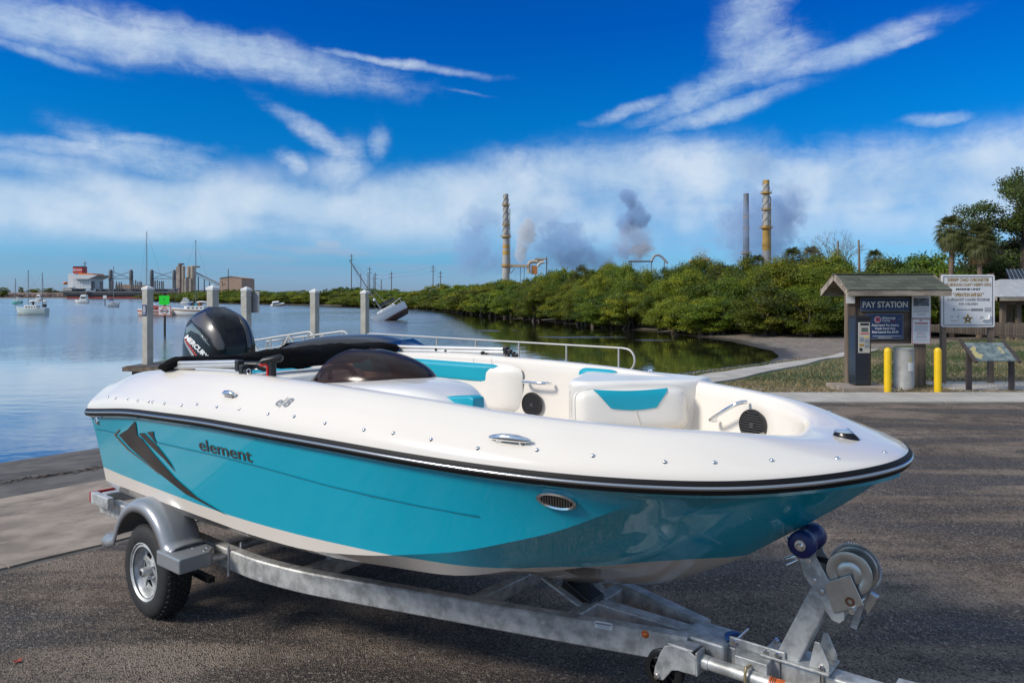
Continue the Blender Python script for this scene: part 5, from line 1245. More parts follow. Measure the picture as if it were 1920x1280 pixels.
# ================================================================ pay station kiosk
ks = thing('information_kiosk', 'wooden notice kiosk with a green shingled roof and pay station boards', 'kiosk', (8.7, 17.5, 0))
KX = lambda px, Y=17.5: (px - 960) / FPX * Y - 8.7
def KZ(py, Y): return CAMH - (py - HOR) / FPX * Y
MB().box((-.78, 0, 1.17), (.20, .17, 2.34)).build('post', WOOD, ks, bevel=.012)
MB().box((.86, 0, 1.17), (.20, .17, 2.34)).build('post', WOOD, ks, bevel=.012)
for k in range(6): MB().box((.04, -.02 - .004 * (k % 2), 1.09 + .185 * k), (1.44, .045, .181)).build('board_plank', WOODH, ks, bevel=.004)
RZ, EZ = 2.60, 2.25
def roof_pt(x, y): return RZ - (RZ - EZ) * abs(y) / .72
for sg_ in (-1, 1):
    MB().bar((-1.13, sg_ * .36, (RZ + EZ) / 2 - .015), (1.13, sg_ * .36, (RZ + EZ) / 2 - .015), .80, .02, up=(0, sg_ * .437, .9) if False else (0, -sg_ * .4373 * -1, .9)).build('roof_deck', WOODG, ks)
    fas = MB().box((0, sg_ * .735, EZ - .065), (2.33, .035, .15)).build('fascia', WOODG, ks, bevel=.005)
    for ex in (-1.15, 1.15): MB().bar((ex, sg_ * .02, RZ - .05), (ex, sg_ * .74, EZ - .07), .03, .14, up=(0, 0, 1)).build('barge_board', WOODG, ks)
SHM = mat('green_shingle', (.078, .086, .064), .9, isl=.0, objr=.5, var=.2, vs=30, bump=.3, bs=80)
shm_ = {}
ang = math.atan2(RZ - EZ, .72)
for sg_ in (-1, 1):
    for r in range(5):
        x = -1.17 - .17 * (r % 2); 
        while x < 1.16:
            x0, x1 = max(-1.17, x), min(1.17, x + .34)
            if x1 - x0 > .03:
                key = round(x1 - x0, 3)
                if key not in shm_:
                    shm_[key] = MB().box((0, 0, 0), (key - .006, .215, .010)).build('shingle', SHM, mesh_only=True)
                y = .76 - .15 * r - .09; z = RZ - (RZ - EZ) * y / .72 + .018 + .0
                o = put('shingle', shm_[key], ks); o.location = ((x0 + x1) / 2, sg_ * y, z + random.uniform(0, .003)); o.rotation_euler = (-sg_ * ang * .93, 0, 0)
            x += .34
MB().box((0, 0, RZ + .022), (2.34, .16, .014)).build('ridge_cap', SHM, ks, bevel=.004)
def panel(parent, name, m, px0, px1, py0, py1, Y, t=.012, frame=None, off=(8.7, 17.5, 0)):
    a, b = at(px0, py1, Y), at(px1, py0, Y); c = (a + b) / 2 - Vector(off)
    o = MB().box((c.x, c.y, c.z), (b.x - a.x, t, b.z - a.z)).build(name, m, parent, bevel=.004)
    if frame:
        w_, h_ = b.x - a.x, b.z - a.z; g = MB(); e = .014
        for dx, dz, sx_, sz_ in ((0, h_ / 2 - e, w_ - e, .012), (0, -h_ / 2 + e, w_ - e, .012), (w_ / 2 - e, 0, .012, h_ - e), (-w_ / 2 + e, 0, .012, h_ - e)): g.box((c.x + dx, c.y - t / 2 - .001, c.z + dz), (sx_, .002, sz_))
        g.build('border', frame, o)
    return o
def sign_text(parent, s, px, py, hpx, Y, m, bold=.02, sx=1.0, name='lettering', off=(8.7, 17.5, 0), wpx=None, t=.0075):
    c = at(px, py, Y) - Vector(off); size = hpx / FPX * Y / .72
    V, F = text2d(s, 1.0, bold=bold); w0 = max(v[0] for v in V) - min(v[0] for v in V)
    if wpx: sx = (wpx / FPX * Y) / (w0 * size)
    M = Matrix.Translation((c.x, c.y - t, c.z)) @ Matrix.Rotation(R(90), 4, 'X'); mb = MB()
    mx = (max(v[0] for v in V) + min(v[0] for v in V)) / 2; my = (max(v[1] for v in V) + min(v[1] for v in V)) / 2
    mb.add([((x - mx) * size * sx, (y - my) * size, 0) for x, y in V], F, M); return mb.build(name, m, parent)
def lines(parent, rows_, Y, m, name='small_print', off=(8.7, 17.5, 0), t=.0075):   # illegible small print, as thin bars broken into words
    mb = MB(); rng = random.Random(5)
    for px0, px1, py, h in rows_:
        x = px0
        while x < px1 - .6:
            w_ = min(px1 - x, rng.uniform(1.2, 4)); a = at(x, py + h / 2, Y) - Vector(off); b = at(x + w_, py - h / 2, Y) - Vector(off)
            mb.add([(a.x, a.y - t, a.z), (b.x, a.y - t, a.z), (b.x, a.y - t, b.z), (a.x, a.y - t, b.z)], [(0, 1, 2, 3)]); x += w_ + .6
    return mb.build(name, m, parent)
YB = 17.43
p1_ = panel(ks, 'pay_station_sign', NAVY, 1612.5, 1706.5, 558, 583.5, YB, frame=GREYP); sign_text(p1_, 'PAY STATION', 1659.5, 570.8, 11, YB, WINK, .03, wpx=85)
p2_ = panel(ks, 'instruction_sign', NAVY, 1624, 1694, 587.5, 636, YB, frame=GREYP)
sign_text(p2_, 'Hillsborough', 1666, 596.5, 4.6, YB, WINK, .015, wpx=25); sign_text(p2_, 'County', 1661, 601.3, 4.6, YB, WINK, .015, wpx=15); sign_text(p2_, 'Florida', 1674, 601.3, 3.4, YB, REDINK, .0, wpx=10)
for i, (s_, w_) in enumerate((('Automated Pay Station', 51), ('Credit Cards Only', 38), ('Boat Launch Fee $5.00', 49))): sign_text(p2_, s_, 1659.5, 609.8 + 6.3 * i, 4.2, YB, WINK, .02, wpx=w_)
lines(p2_, [(1636, 1690, 630.0, .9), (1646, 1672, 632.8, .9)], YB, WINK)
c = at(1645.5, 599, YB) - Vector((8.7, 17.5, 0)); g = MB(); g.lathe([(0, .0015), (.079, .0015)], 24, M=Matrix.Translation((c.x, c.y - .006, c.z)) @ Matrix.Rotation(R(90), 4, 'X')); g.build('emblem_ring', WINK, p2_)
g = MB(); g.lathe([(0, .001), (.068, .001)], 24, M=Matrix.Translation((c.x, c.y - .0085, c.z)) @ Matrix.Rotation(R(90), 4, 'X')); g.build('emblem', mat('emblem_pink', (.55, .10, .16), .5), p2_)
g = MB(); g.add([(c.x - .04, c.y - .011, c.z - .015), (c.x + .04, c.y - .011, c.z - .015), (c.x + .03, c.y - .011, c.z + .01), (c.x, c.y - .011, c.z + .028), (c.x - .03, c.y - .011, c.z + .01)], [tuple(range(5))]); g.build('emblem_mark', NAVY, p2_)
sh = at(1687, 598, YB) - Vector((8.7, 17.5, 0)); g = MB(); g.tube([(sh.x - .03, sh.y - .008, sh.z + .03), (sh.x - .015, sh.y - .008, sh.z - .02), (sh.x + .03, sh.y - .008, sh.z - .01), (sh.x + .03, sh.y - .008, sh.z + .03)], .005, 5); g.build('emblem_mark', GREYP, p2_)
panel(ks, 'post_label', SIGNW, 1586.5, 1603, 549, 569, 17.38)
p3_ = panel(ks, 'photo_notice', SIGNW, 1709.5, 1745, 549, 596, YB - .07); 
panel(p3_, 'notice_photo', mat('notice_print_grey', (.14, .17, .21), .5, var=.7, vs=9), 1713, 1742, 559, 574, YB - .079, .002)
lines(p3_, [(1714, 1741, 552.5, 1.0), (1714, 1741, 555.5, 1.0)] + [(1713, 1742, 577.5 + 2.4 * k, .9) for k in range(4)] + [(1719, 1737, 588.5, .8), (1721, 1735, 591, .8)], YB - .07, GREYP, t=.007)
p4_ = panel(ks, 'warning_sign', SIGNW, 1709, 1745, 597, 645, YB - .07, frame=REDINK); sign_text(p4_, 'WARNING', 1727, 606, 4.4, YB - .07, REDINK, .03, wpx=25)
sign_text(p4_, '$250 Fine', 1727, 625.3, 3.0, YB - .07, REDINK, .01, wpx=15)
lines(p4_, [(1715, 1739, 611 + 2.0 * k, .8) for k in range(6)] + [(1717, 1737, 629.5 + 2.2 * k, .8) for k in range(3)] + [(1712, 1742, 637.3, .8), (1712, 1742, 640, .8)], YB - .07, GREYP, t=.007)
lines(p4_, [(1724, 1729, 600.5, 2)], YB - .07, REDINK, t=.007)

pm_ = thing('pay_machine', 'tall dark navy pay machine on a low wooden platform by the kiosk', 'pay machine', (7.80, 16.75, .125)); pm_.scale = (.86, 1, 1)
PMM = mat('machine_navy', (.012, .016, .026), .35, coat=.3)
MB().box((0, 0, .755), (.405, .36, 1.51)).build('cabinet', PMM, pm_, bevel=.02)
MB().box((.0, -.188, .37), (.33, .012, .70)).build('lower_door', PMM, pm_, bevel=.006)
hd = MB().prism([(-.205, -.19), (.205, -.19), (.205, .19), (-.205, .19)], .07, Matrix.Translation((0, -.02, 1.47))).build('hood', BLACKP, pm_, bevel=.012)
fp = MB().box((.012, -.187, 1.06), (.30, .014, .68)).build('face_panel', mat('machine_face', (.45, .43, .37), .4), pm_, bevel=.008)
for nm, m_, x, z, w_, h_ in (('screen', mat('lcd_screen', (.10, .12, .10), .2), .02, 1.24, .17, .09), ('header_strip', INK, .02, 1.36, .22, .05), ('button_row', REDP, .02, 1.155, .22, .022), ('coin_panel', GREYP, -.06, 1.02, .11, .09), ('card_reader', GREYP, .08, .99, .12, .09), ('ticket_slot', GOLD, -.06, .90, .11, .05), ('bill_slot', GREYP, .08, .88, .12, .08), ('keypad', INK, -.075, .80, .075, .07), ('button_row', YELLOW, .07, 1.075, .10, .02)):
    MB().box((x, -.196, z), (w_, .008, h_)).build(nm, m_, fp, bevel=.003)
sgv = MB(); sgv.box((-.2045, -.02, 1.0), (.003, .035, .42)); sgv.build('side_print', NAVY, pm_)
pf = thing('wooden_platform', 'low weathered timber platform under the pay machine', 'platform', (7.77, 16.72, 0))
for k in range(5): MB().box((0, -.36 + .18 * k, .105), (1.10, .172, .035)).build('plank', WOODG, pf, bevel=.005)
for y in (-.44, .43): MB().box((0, y, .045), (1.10, .05, .085)).build('skirt', WOODG, pf, bevel=.004)
for x in (-.52, .52): MB().box((x, 0, .045), (.05, .82, .085)).build('skirt', WOODG, pf, bevel=.004)
def bollard(px, label):
    o = thing('bollard', label, 'bollard', ((px - 960) / FPX * 16.25, 16.25, 0), 0, 'yellow bollards by the pay station')
    b_ = MB(); b_.lathe([(.076, -.05), (.076, .90), (.072, .935), (.058, .965), (.034, .983), (.0, .99)], 24); b_.build('pipe', YELLOW, o, smooth=60)
    return o
bollard(1664.5, 'yellow rounded bollard between the pay machine and the metal bin'); bollard(1758.5, 'yellow rounded bollard between the kiosk post and the tilted map panel')
bn = thing('trash_can', 'grey metal cylindrical trash can between the two yellow bollards', 'trash can', ((1695 - 960) / FPX * 17.0, 17.0, 0))
BRUSH2 = mat('bin_steel', (.42, .41, .39), .45, .25, var=.12, vs=5, dirt=(.25, .24, .22, .5), dirts=4)
MB().lathe([(.0, .01), (.205, .01), (.212, .0), (.212, .03), (.208, .04), (.214, .88), (.222, .885), (.222, .905), (.19, .92), (.17, .90), (.165, .5)], 36).build('can_body', BRUSH2, bn, smooth=40)
MB().lathe([(.222, .90), (.226, .915), (.218, .925), (.20, .915)], 36).build('rim_band', GREYP, bn, smooth=50)
for x, z, w_, h_, m_ in ((.03, .68, .05, .14, mat('faded_yellow_label', (.45, .42, .22), .5)), (.05, .52, .14, .2, SIGNW)):
    g = MB(); rows = [[(.2185 * math.sin(a), -.2185 * math.cos(a), zz) for a in np.linspace((x - w_ / 2) / .21, (x + w_ / 2) / .21, 8)] for zz in (z - h_ / 2, z + h_ / 2)]; g.grid(rows); g.build('label', m_, bn)

# sheriff's board
sb = thing('notice_board', 'large white framed sheriff notice board on two wooden posts', 'sign', (10.97, 18.0, 0)); OFF = (10.97, 18.0, 0)
for px in (1768, 1857): 
    X = (px - 960) / FPX * 18.08 - 10.97; MB().box((X, .08, 1.32), (.115, .11, 2.66)).build('post', WOOD, sb, bevel=.008)
YS = 18.0
def rounded(px0, px1, py0, py1, r, Y, name, m, parent, t, yo=0):
    a, b = at(px0, py1, Y), at(px1, py0, Y); rr_ = r / FPX * Y; pts = []
    for cx, cz, a0 in ((b.x - rr_, b.z - rr_, 0), (a.x + rr_, b.z - rr_, 90), (a.x + rr_, a.z + rr_, 180), (b.x - rr_, a.z + rr_, 270)):
        for k in range(6): q = R(a0 + 18 * k); pts.append((cx + rr_ * math.cos(q) - OFF[0], cz + rr_ * math.sin(q)))
    return MB().prism(pts, t, Matrix.Translation((0, yo, 0)) @ Matrix.Rotation(R(90), 4, 'X')).build(name, m, parent)
bd = rounded(1764, 1864, 515, 613, 4, YS, 'sign_panel', SIGNW, sb, .02)
def frame_ring(px0, px1, py0, py1, w_, Y, m, parent):
    g = MB()
    for x0, x1, y0, y1 in ((px0, px1, py0, py0 + w_), (px0, px1, py1 - w_, py1), (px0, px0 + w_, py0 + w_, py1 - w_), (px1 - w_, px1, py0 + w_, py1 - w_)):
        a, b = at(x0, y1, Y), at(x1, y0, Y); g.add([(a.x - OFF[0], -.0225, a.z), (b.x - OFF[0], -.0225, a.z), (b.x - OFF[0], -.0225, b.z), (a.x - OFF[0], -.0225, b.z)], [(0, 1, 2, 3)])
    return g.build('border', m, parent)
frame_ring(1768, 1860.5, 518.5, 610, 1.1, YS, INK, bd)
for s_, py, h, m_, w_, bo in (('SHERIFF CHAD CHRONISTER', 524.6, 6.6, GOLD, 78, .03), ("HILLSBOROUGH COUNTY SHERIFF'S OFFICE", 533.6, 6.0, GOLD, 86, .02), ('MARINE UNIT', 542.2, 3.8, INK, 46, .03), ('" OPERATION SAFE BAY "', 552.4, 6.8, GOLD, 58, .03), ('A LIFE JACKET LOANER PROGRAM', 562.3, 5.2, GREYP, 79, .03), ('FOR CHILDREN', 569.6, 4.4, GREYP, 35, .03)):
    sign_text(bd, s_, 1814.5, py, h, YS, m_, bo, off=OFF, wpx=w_, t=.0235)
lines(bd, [(1786, 1789, 579.8, 5), (1793, 1818, 580.6, 1.6)], YS, GREYP, off=OFF, t=.0235)
g = panel(bd, 'sponsor_block', GREYP, 1820.5, 1843, 578.2, 583, YS - .0225, .002, off=OFF); lines(bd, [(1845, 1858, 577.5, 1.6), (1845, 1858, 580.4, 1.6), (1845, 1858, 583.2, 1.6)], YS, GREYP, off=OFF, t=.0235)
c = at(1813.5, 598, YS) - Vector(OFF); pts = []
for k in range(10):
    a = R(90 + 36 * k); r = .135 if k % 2 == 0 else .058; pts.append((c.x + r * math.cos(a), c.z + r * math.sin(a)))
stb = MB().prism(pts, .006, Matrix.Translation((0, -.0205, 0)) @ Matrix.Rotation(R(90), 4, 'X')).build('star_badge', GOLD, bd)
MB().lathe([(0, .001), (.046, .001)], 20, M=Matrix.Translation((c.x, -.027, c.z)) @ Matrix.Rotation(R(90), 4, 'X')).build('badge_centre', INK, stb)
MB().lathe([(0, .001), (.026, .001)], 16, M=Matrix.Translation((c.x, -.0295, c.z)) @ Matrix.Rotation(R(90), 4, 'X')).build('badge_seal', SIGNW, stb)
for px in (1797, 1853):
    a = at(px, 590, YS) - Vector(OFF); b = at(px - 1, 598.5, YS) - Vector(OFF); d_ = at(px - 14, 599, YS) - Vector(OFF)
    MB().tube([a + P3(0, -.05, 0), b + P3(0, -.05, 0), d_ + P3(0, -.05, 0)], .02, 10).build('hook_pipe', WINK, bd, smooth=60)
lines(bd, [(1781, 1787, 593.5, 1), (1837, 1843, 594.5, 1), (1836, 1846, 597, 1)], YS, INK, off=OFF, t=.0235)

# tilted map panel
ip = thing('map_panel', 'tilted map panel on two dark legs beside the sheriff board', 'information panel', (10.67, 16.7, .01))
IX = lambda px: (px - 960) / FPX * 16.7 - 10.67
BRN = mat('brown_powder_coat', (.055, .042, .042), .6, var=.15, vs=4)
for px in (1817.5, 1897.5): MB().box((IX(px), .02, .44), (.115, .06, .88)).build('leg', BRN, ip, bevel=.008)
ptop, pbot = KZ(643, 16.95), KZ(677, 16.45)
mapm = bpy.data.materials.new('map_print'); mapm.use_nodes = True; nt = mapm.node_tree
_b = nt.nodes['Principled BSDF']; _o = nd('ShaderNodeTexCoord').outputs['Object']; _n = noise(_o, 6, 6, .65); _n2 = noise(_o, 2.2, 3, .5)
lk(mixc(mrange(_n2, .55, .58), mixc(mrange(_n, .4, .6), (.085, .12, .13, 1), (.20, .24, .23, 1)), (.42, .36, .17, 1)), _b.inputs['Base Color']); _b.inputs['Roughness'].default_value = .25
a0, a1 = Vector((IX(1812), .28, ptop)), Vector((IX(1890), .28, ptop)); b0, b1 = Vector((IX(1834), -.27, pbot)), Vector((IX(1912), -.27, pbot))
a0, a1, b0, b1 = Vector((-.46, .25, ptop)), Vector((.50, .25, ptop)), Vector((-.46, -.25, pbot)), Vector((.50, -.25, pbot))
nn = (a1 - a0).cross(b0 - a0).normalized(); nn = nn if nn.z > 0 else -nn
g = MB(); g.add([p for p in (a0, a1, b1, b0)] + [p - nn * .02 for p in (a0, a1, b1, b0)], [(3, 2, 1, 0), (4, 5, 6, 7), (0, 1, 5, 4), (1, 2, 6, 5), (2, 3, 7, 6), (3, 0, 4, 7)]); g.build('map', mapm, ip)
for p, q in ((a0, b0), (a1, b1)): MB().bar(p + (p - q).normalized() * .05, q + (q - p).normalized() * .05, .07, .05).build('side_frame', BRN, ip, bevel=.006)
# ================================================================ vegetation
def leafmat(name, col, isl=.7, objr=.5, rough=.55, trans=.38): return mat(name, col, rough, isl=isl, objr=objr, trans=trans, spec=.3)
MG = leafmat('mangrove_leaf', (.145, .185, .016), objr=.7); MG2 = leafmat('mangrove_leaf_yellow', (.235, .245, .016), objr=.7); MGD = leafmat('mangrove_leaf_dark', (.080, .120, .022), objr=.7)
OAKL = leafmat('oak_leaf', (.060, .066, .026)); PALML = leafmat('palm_leaf', (.115, .125, .042), isl=.6); PALMD = leafmat('dry_frond', (.19, .12, .055), isl=.6, trans=.1)
BARK = mat('bark', (.085, .065, .05), .9, var=.35, vs=6, bump=.5, bs=20); BAREB = mat('bare_bark', (.20, .16, .13), .9, var=.2, vs=5); PALMB = mat('palm_bark', (.14, .10, .07), .9, var=.3, vs=8, bump=.5, bs=14)
def crown_mesh(seed, nclump, per, leaf, shape=(1, 1, 1), squash=1.0, mats=(MG, MG2, MGD), low=.0, gap=.0):
    rg_ = np.random.RandomState(seed); V = []; F = []; MI = []
    C = []
    for i in range(nclump):
        for _ in range(40):
            p = rg_.uniform(-1, 1, 3)
            r = np.linalg.norm(p)
            if .35 < r < .98: break
        C.append(p * np.array([.40, .40, .42]) * (np.array([1.15, 1.15, 1]) if p[2] < 0 else 1))
    for ci, c in enumerate(C):
        rad = rg_.uniform(.10, .19); kind = rg_.choice(3, p=[.5, .28, .22])
        d = rg_.normal(size=(per, 3)); d /= np.linalg.norm(d, axis=1)[:, None]; d[:, 2] = np.where(d[:, 2] < -.2, -d[:, 2] * .7, d[:, 2])
        P = c + d * rad * rg_.uniform(.45, 1.12, (per, 1)) * np.array([1, 1, squash])
        N = d + rg_.normal(size=(per, 3)) * .55 + np.array([0, 0, .25]); N /= np.linalg.norm(N, axis=1)[:, None]
        A = np.cross(N, rg_.normal(size=(per, 3))); A /= np.linalg.norm(A, axis=1)[:, None]; B = np.cross(N, A)
        s_ = leaf * rg_.uniform(.6, 1.3, (per, 1))
        q = np.stack([P - A * s_ * .5, P + B * s_ * .28 + N * s_ * .06, P + A * s_ * .5, P - B * s_ * .28 + N * s_ * .06], 1)
        n0 = len(V) * 0 + sum(len(x) for x in F) if False else ci * per * 4
        V.append(q.reshape(-1, 3)); F.append(np.arange(per * 4).reshape(-1, 4) + n0); MI.append(np.where(rg_.rand(per) < .8, kind, rg_.choice(3, per)))
    V = np.concatenate(V); F = np.concatenate(F); MI = np.concatenate(MI); V[:, 2] += .46
    me = bpy.data.meshes.new('crown'); me.from_pydata(V.tolist(), [], F.tolist())
    for m in mats: me.materials.append(m)
    me.polygons.foreach_set('material_index', MI.astype(np.int32)); me.update(); return me
def trunk_mesh(seed, n=5, h=.75, r=.03, m=BARK, spread=.32):
    rg_ = random.Random(seed); mb = MB()
    for i in range(n):
        a = rg_.uniform(0, 6.28); b = rg_.uniform(.3, 1) * spread
        P = [Vector((.06 * math.cos(a) * rg_.uniform(.3, 2.5), .06 * math.sin(a) * rg_.uniform(.3, 2.5), -.04))]
        for k in range(1, 5): f = k / 4; P.append(Vector((math.cos(a) * b * f ** 1.3 + rg_.uniform(-.03, .03), math.sin(a) * b * f ** 1.3 + rg_.uniform(-.03, .03), h * f)))
        mb.tube(P, [r, r * .8, r * .6, r * .4, r * .2], 6)
    return mb.build('trunk', m, mesh_only=True, smooth=60)
NEARC = [crown_mesh(11 + i, 52, 460, .029) for i in range(5)]
FARC = [crown_mesh(31 + i, 38, 150, .050) for i in range(4)]
TRK = [trunk_mesh(3 + i) for i in range(3)]
def tree(name, x, y, w, h, label, group, crowns, trunks=TRK, cat='tree', z=None, rz=None, sq=0):
    z = h1(x, y) if z is None else z
    o = thing(name, label, cat, (x, y, z), random.uniform(0, 6.28) if rz is None else rz, group); o.scale = (w, w * random.uniform(.9, 1.1), h)
    put('trunk', random.choice(trunks), o); c = put('crown', random.choice(crowns), o); return o
def along(poly, step, jit):
    out = []; carry = 0
    for a, b in zip(poly[:-1], poly[1:]):
        a, b = np.array(a), np.array(b); L = np.linalg.norm(b - a); t = (b - a) / L; n = np.array([t[1], -t[0]])
        u = carry
        while u < L: 
            p = a + t * u; out.append((p, n, math.hypot(*p))); u += step(math.hypot(*p))
        carry = u - L
    return out
COAST = [(46, 49), (30, 47.5), (18.5, 47), (15.2, 48), (12.8, 54), (8.6, 66.5), (1.3, 88.5), (-16.5, 150.5), (-52, 209), (-176, 361)]
labels = {'n': ('bright green mangrove tree at the end of the inlet behind the pay station', 'mangroves at the end of the inlet'),
          'm': ('green mangrove tree in the thicket across the inlet, below the smoking stacks', 'mangroves across the inlet'),
          'f': ('distant green mangrove tree on the shore behind the pilings and moored boats', 'mangroves on the far shore')}
def zone(x, y): return 'n' if y < 62 else ('m' if y < 150 else 'f')
MARKS = [(255, 'behind the signed piling'), (330, 'behind the green channel marker'), (375, 'behind the white cabin cruiser'), (430, 'behind the piling by the outboard motor'), (490, 'behind the piling with the sign back'), (545, 'behind the small stranded boat'), (620, 'behind the piling at the gangway'), (690, 'behind the piling left of the heeled sailboat'), (740, 'directly behind the heeled sailboat'), (790, 'just right of the heeled sailboat'),
         (850, 'below the two right utility poles'), (905, 'left of the leftmost grey stack'), (960, 'below the leftmost grey stack'), (1020, 'below the bent duct'), (1080, 'right of the bent duct'), (1140, 'below the tall smoke plume'), (1200, 'below the pipe bridge'), (1255, 'below the arched duct'), (1320, 'right of the arched duct'), (1375, 'left of the dark grey stack'), (1420, 'below the dark grey stack'), (1465, 'below the ochre stack'),
         (1510, 'below the two joined palm crowns'), (1550, 'left of the leafless tree'), (1590, 'below the leafless tree, left of the kiosk'), (1650, 'behind the left half of the kiosk'), (1720, 'behind the right half of the kiosk'), (1790, 'behind the sheriff board'), (1860, 'behind the sheriff board and map panel'), (99999, 'behind the picnic shelter')]
ROWP = ['low shoreline', 'front row', 'middle row', 'tall inner row', 'tallest back row']
def mlabel(x, y, row):
    px = 960 + FPX * x / y; mk = next(m for a, m in MARKS if px < a); return '%s green mangrove %s' % (ROWP[row], mk)
cnt = 0
for row, (off, hmul, stepk) in enumerate(((.2, .70, .9), (2.6, .92, 1.05), (5.6, 1.08, 1.15), (9.5, 1.24, 1.25), (15, 1.36, 1.5))):
    for p, n, D in along(COAST, lambda D: max(3.4, D * .037) * stepk, 0):
        if cnt > 285: break
        k = max(1, D / 110) ** .5
        q = p + n * off * k * random.uniform(.75, 1.25) + np.random.normal(0, .5, 2)
        if row == 4 and D > 120: continue
        if row == 3 and D > 170: continue
        if row == 0 and D > 200: continue
        h = (4.3 if D > 130 else 5.0) * hmul * random.uniform(.85, 1.18); w = max(4.3, D * .05) * random.uniform(.85, 1.2)
        if q[0] > 11 and q[1] < 75: h *= .84
        Z = zone(*q); tree('mangrove_tree', q[0], q[1], w, h, mlabel(q[0], q[1], row), 'mangroves along the shore', NEARC if D < 95 else FARC, z=h1(*q) if D < 100 else -.62); cnt += 1
# low fringe of shoots at the waterline
def far_mass(name, pts, hgt, leaf, n, label, m):
    rg_ = np.random.RandomState(4); V = []; F = []
    mb = MB()
    for i in range(n):
        k = rg_.rand() * (len(pts) - 1); j = int(k); f = k - j; x = pts[j][0] + (pts[j + 1][0] - pts[j][0]) * f; y = pts[j][1] + (pts[j + 1][1] - pts[j][1]) * f; hh = (pts[j][2] + (pts[j + 1][2] - pts[j][2]) * f) * (.75 + .35 * math.sin(x * .13) * math.sin(x * .041 + 1) + .1 * math.sin(x * .7))
        y += rg_.uniform(0, hgt * 4); z = -.7 + hh * rg_.rand() ** .7; s_ = leaf * rg_.uniform(.5, 1.3); a = rg_.uniform(0, 6.28)
        mb.add([(x - s_ * math.cos(a), y - s_ * math.sin(a) * .5, z - s_ * .4), (x + s_ * math.cos(a), y + s_ * math.sin(a) * .5, z - s_ * .4), (x + s_ * .7, y + .3 * s_, z + s_ * .7), (x - s_ * .6, y - .5 * s_, z + s_ * .6)], [(0, 1, 2, 3)])
    return tag(mb.build(name, m), label, None, kind='stuff')
far_mass('mangrove_forest', [(-178, 372, 4.6), (-120, 330, 4.9), (-50, 250, 5.0), (-10, 190, 5.2), (20, 130, 6.4), (40, 100, 6.8), (60, 90, 7)], 8, .55, 12000, 'continuous mass of mangrove woods behind the shoreline trees', MGD)
# tide-line mud and dead twigs under the thicket
# cabbage palms
def fan_leaf(mb, base, dirv, size, droop, rg_, m=0, n=24):
    mb.m = m; d = Vector(dirv).normalized(); up = Vector((0, 0, 1)); sd = d.cross(up)
    sd = sd.normalized() if sd.length > .01 else Vector((1, 0, 0)); nn = sd.cross(d).normalized()
    hub = Vector(base) + d * size * .9 + Vector((0, 0, -droop * size * .35)); mb.tube([base, Vector(base) + d * size * .5, hub], .012, 4)
    d2 = (d + Vector((0, 0, -droop))).normalized(); sd2 = d2.cross(up).normalized() if abs(d2.z) < .98 else sd; n2 = sd2.cross(d2)
    for k in range(n):
        a = R(-105 + 210 * k / (n - 1)); L = size * (1.0 - .25 * abs(a) / 1.8) * rg_.uniform(.85, 1.1)
        v = d2 * math.cos(a) + sd2 * math.sin(a); w = (d2 * -math.sin(a) + sd2 * math.cos(a)) * size * .040
        mid_ = hub + v * L * .55 + n2 * size * .06; tip = hub + v * L - Vector((0, 0, size * .28)) * rg_.uniform(.5, 1.3)
        mb.add([hub, mid_ - w, tip, mid_ + w], [(0, 1, 2, 3)])
def palm(px, py, Y, rpx, label, trunk_px=None, dead=5, zg=None, seed=1, group=None, n=44):
    rg_ = random.Random(seed); c = at(px, py, Y); z0_ = h1(c.x, Y) if zg is None else zg; o = thing('cabbage_palm', label, 'palm tree', (c.x, c.y, z0_), 0, group); hz = c.z - z0_; s_ = rpx / FPX * Y / 1.9
    tk = MB(); P = [Vector((.12 * math.sin(k * .9 + seed) * .5, 0, hz * k / 8)) for k in range(9)]; P[-1] = Vector((0, 0, hz))
    tk.tube(P, [.19, .17, .16, .155, .15, .15, .15, .16, .12], 10); tk.build('trunk', PALMB, o, smooth=60)
    mb = MB()
    for k in range(n):
        a = k * 2.39996; e = R(80 - 135 * (k / n) ** .9); fan_leaf(mb, (0, 0, hz + .1 - .25 * k / n), (math.cos(a) * math.cos(e), math.sin(a) * math.cos(e), math.sin(e)), s_, .3 + .5 * k / n, rg_, 0)
    for k in range(dead):
        a = k * 2.39996 + .7; fan_leaf(mb, (0, 0, hz - .25), (math.cos(a) * .55, math.sin(a) * .55, -.8), s_ * .9, .9, rg_, 1)
    mb.build('crown', [PALML, PALMD], o); return o
palm(1783, 432, 46, 38, 'tall cabbage palm with a bare trunk rising over the kiosk roof', dead=8, seed=2, n=50)
palm(1838, 448, 45, 40, 'cabbage palm with a skirt of brown dead fronds left of the oak', dead=26, seed=5)
palm(1421, 496, 66, 24, 'cabbage palm crown poking out of the mangroves below the yellow stack', seed=7, dead=9)
palm(1486, 486, 62, 30, 'left one of two joined palm crowns beside the bare tree', seed=9, dead=6)
palm(1522, 484, 64, 30, 'right one of two joined palm crowns beside the bare tree', seed=10, dead=10)
palm(1640, 486, 66, 24, 'small palm crown rising behind the kiosk roof, right of the bare tree', seed=12, dead=12)
palm(1360, 520, 64, 30, 'broad pale palm crown in the thicket above the mud bank', seed=14, dead=10)
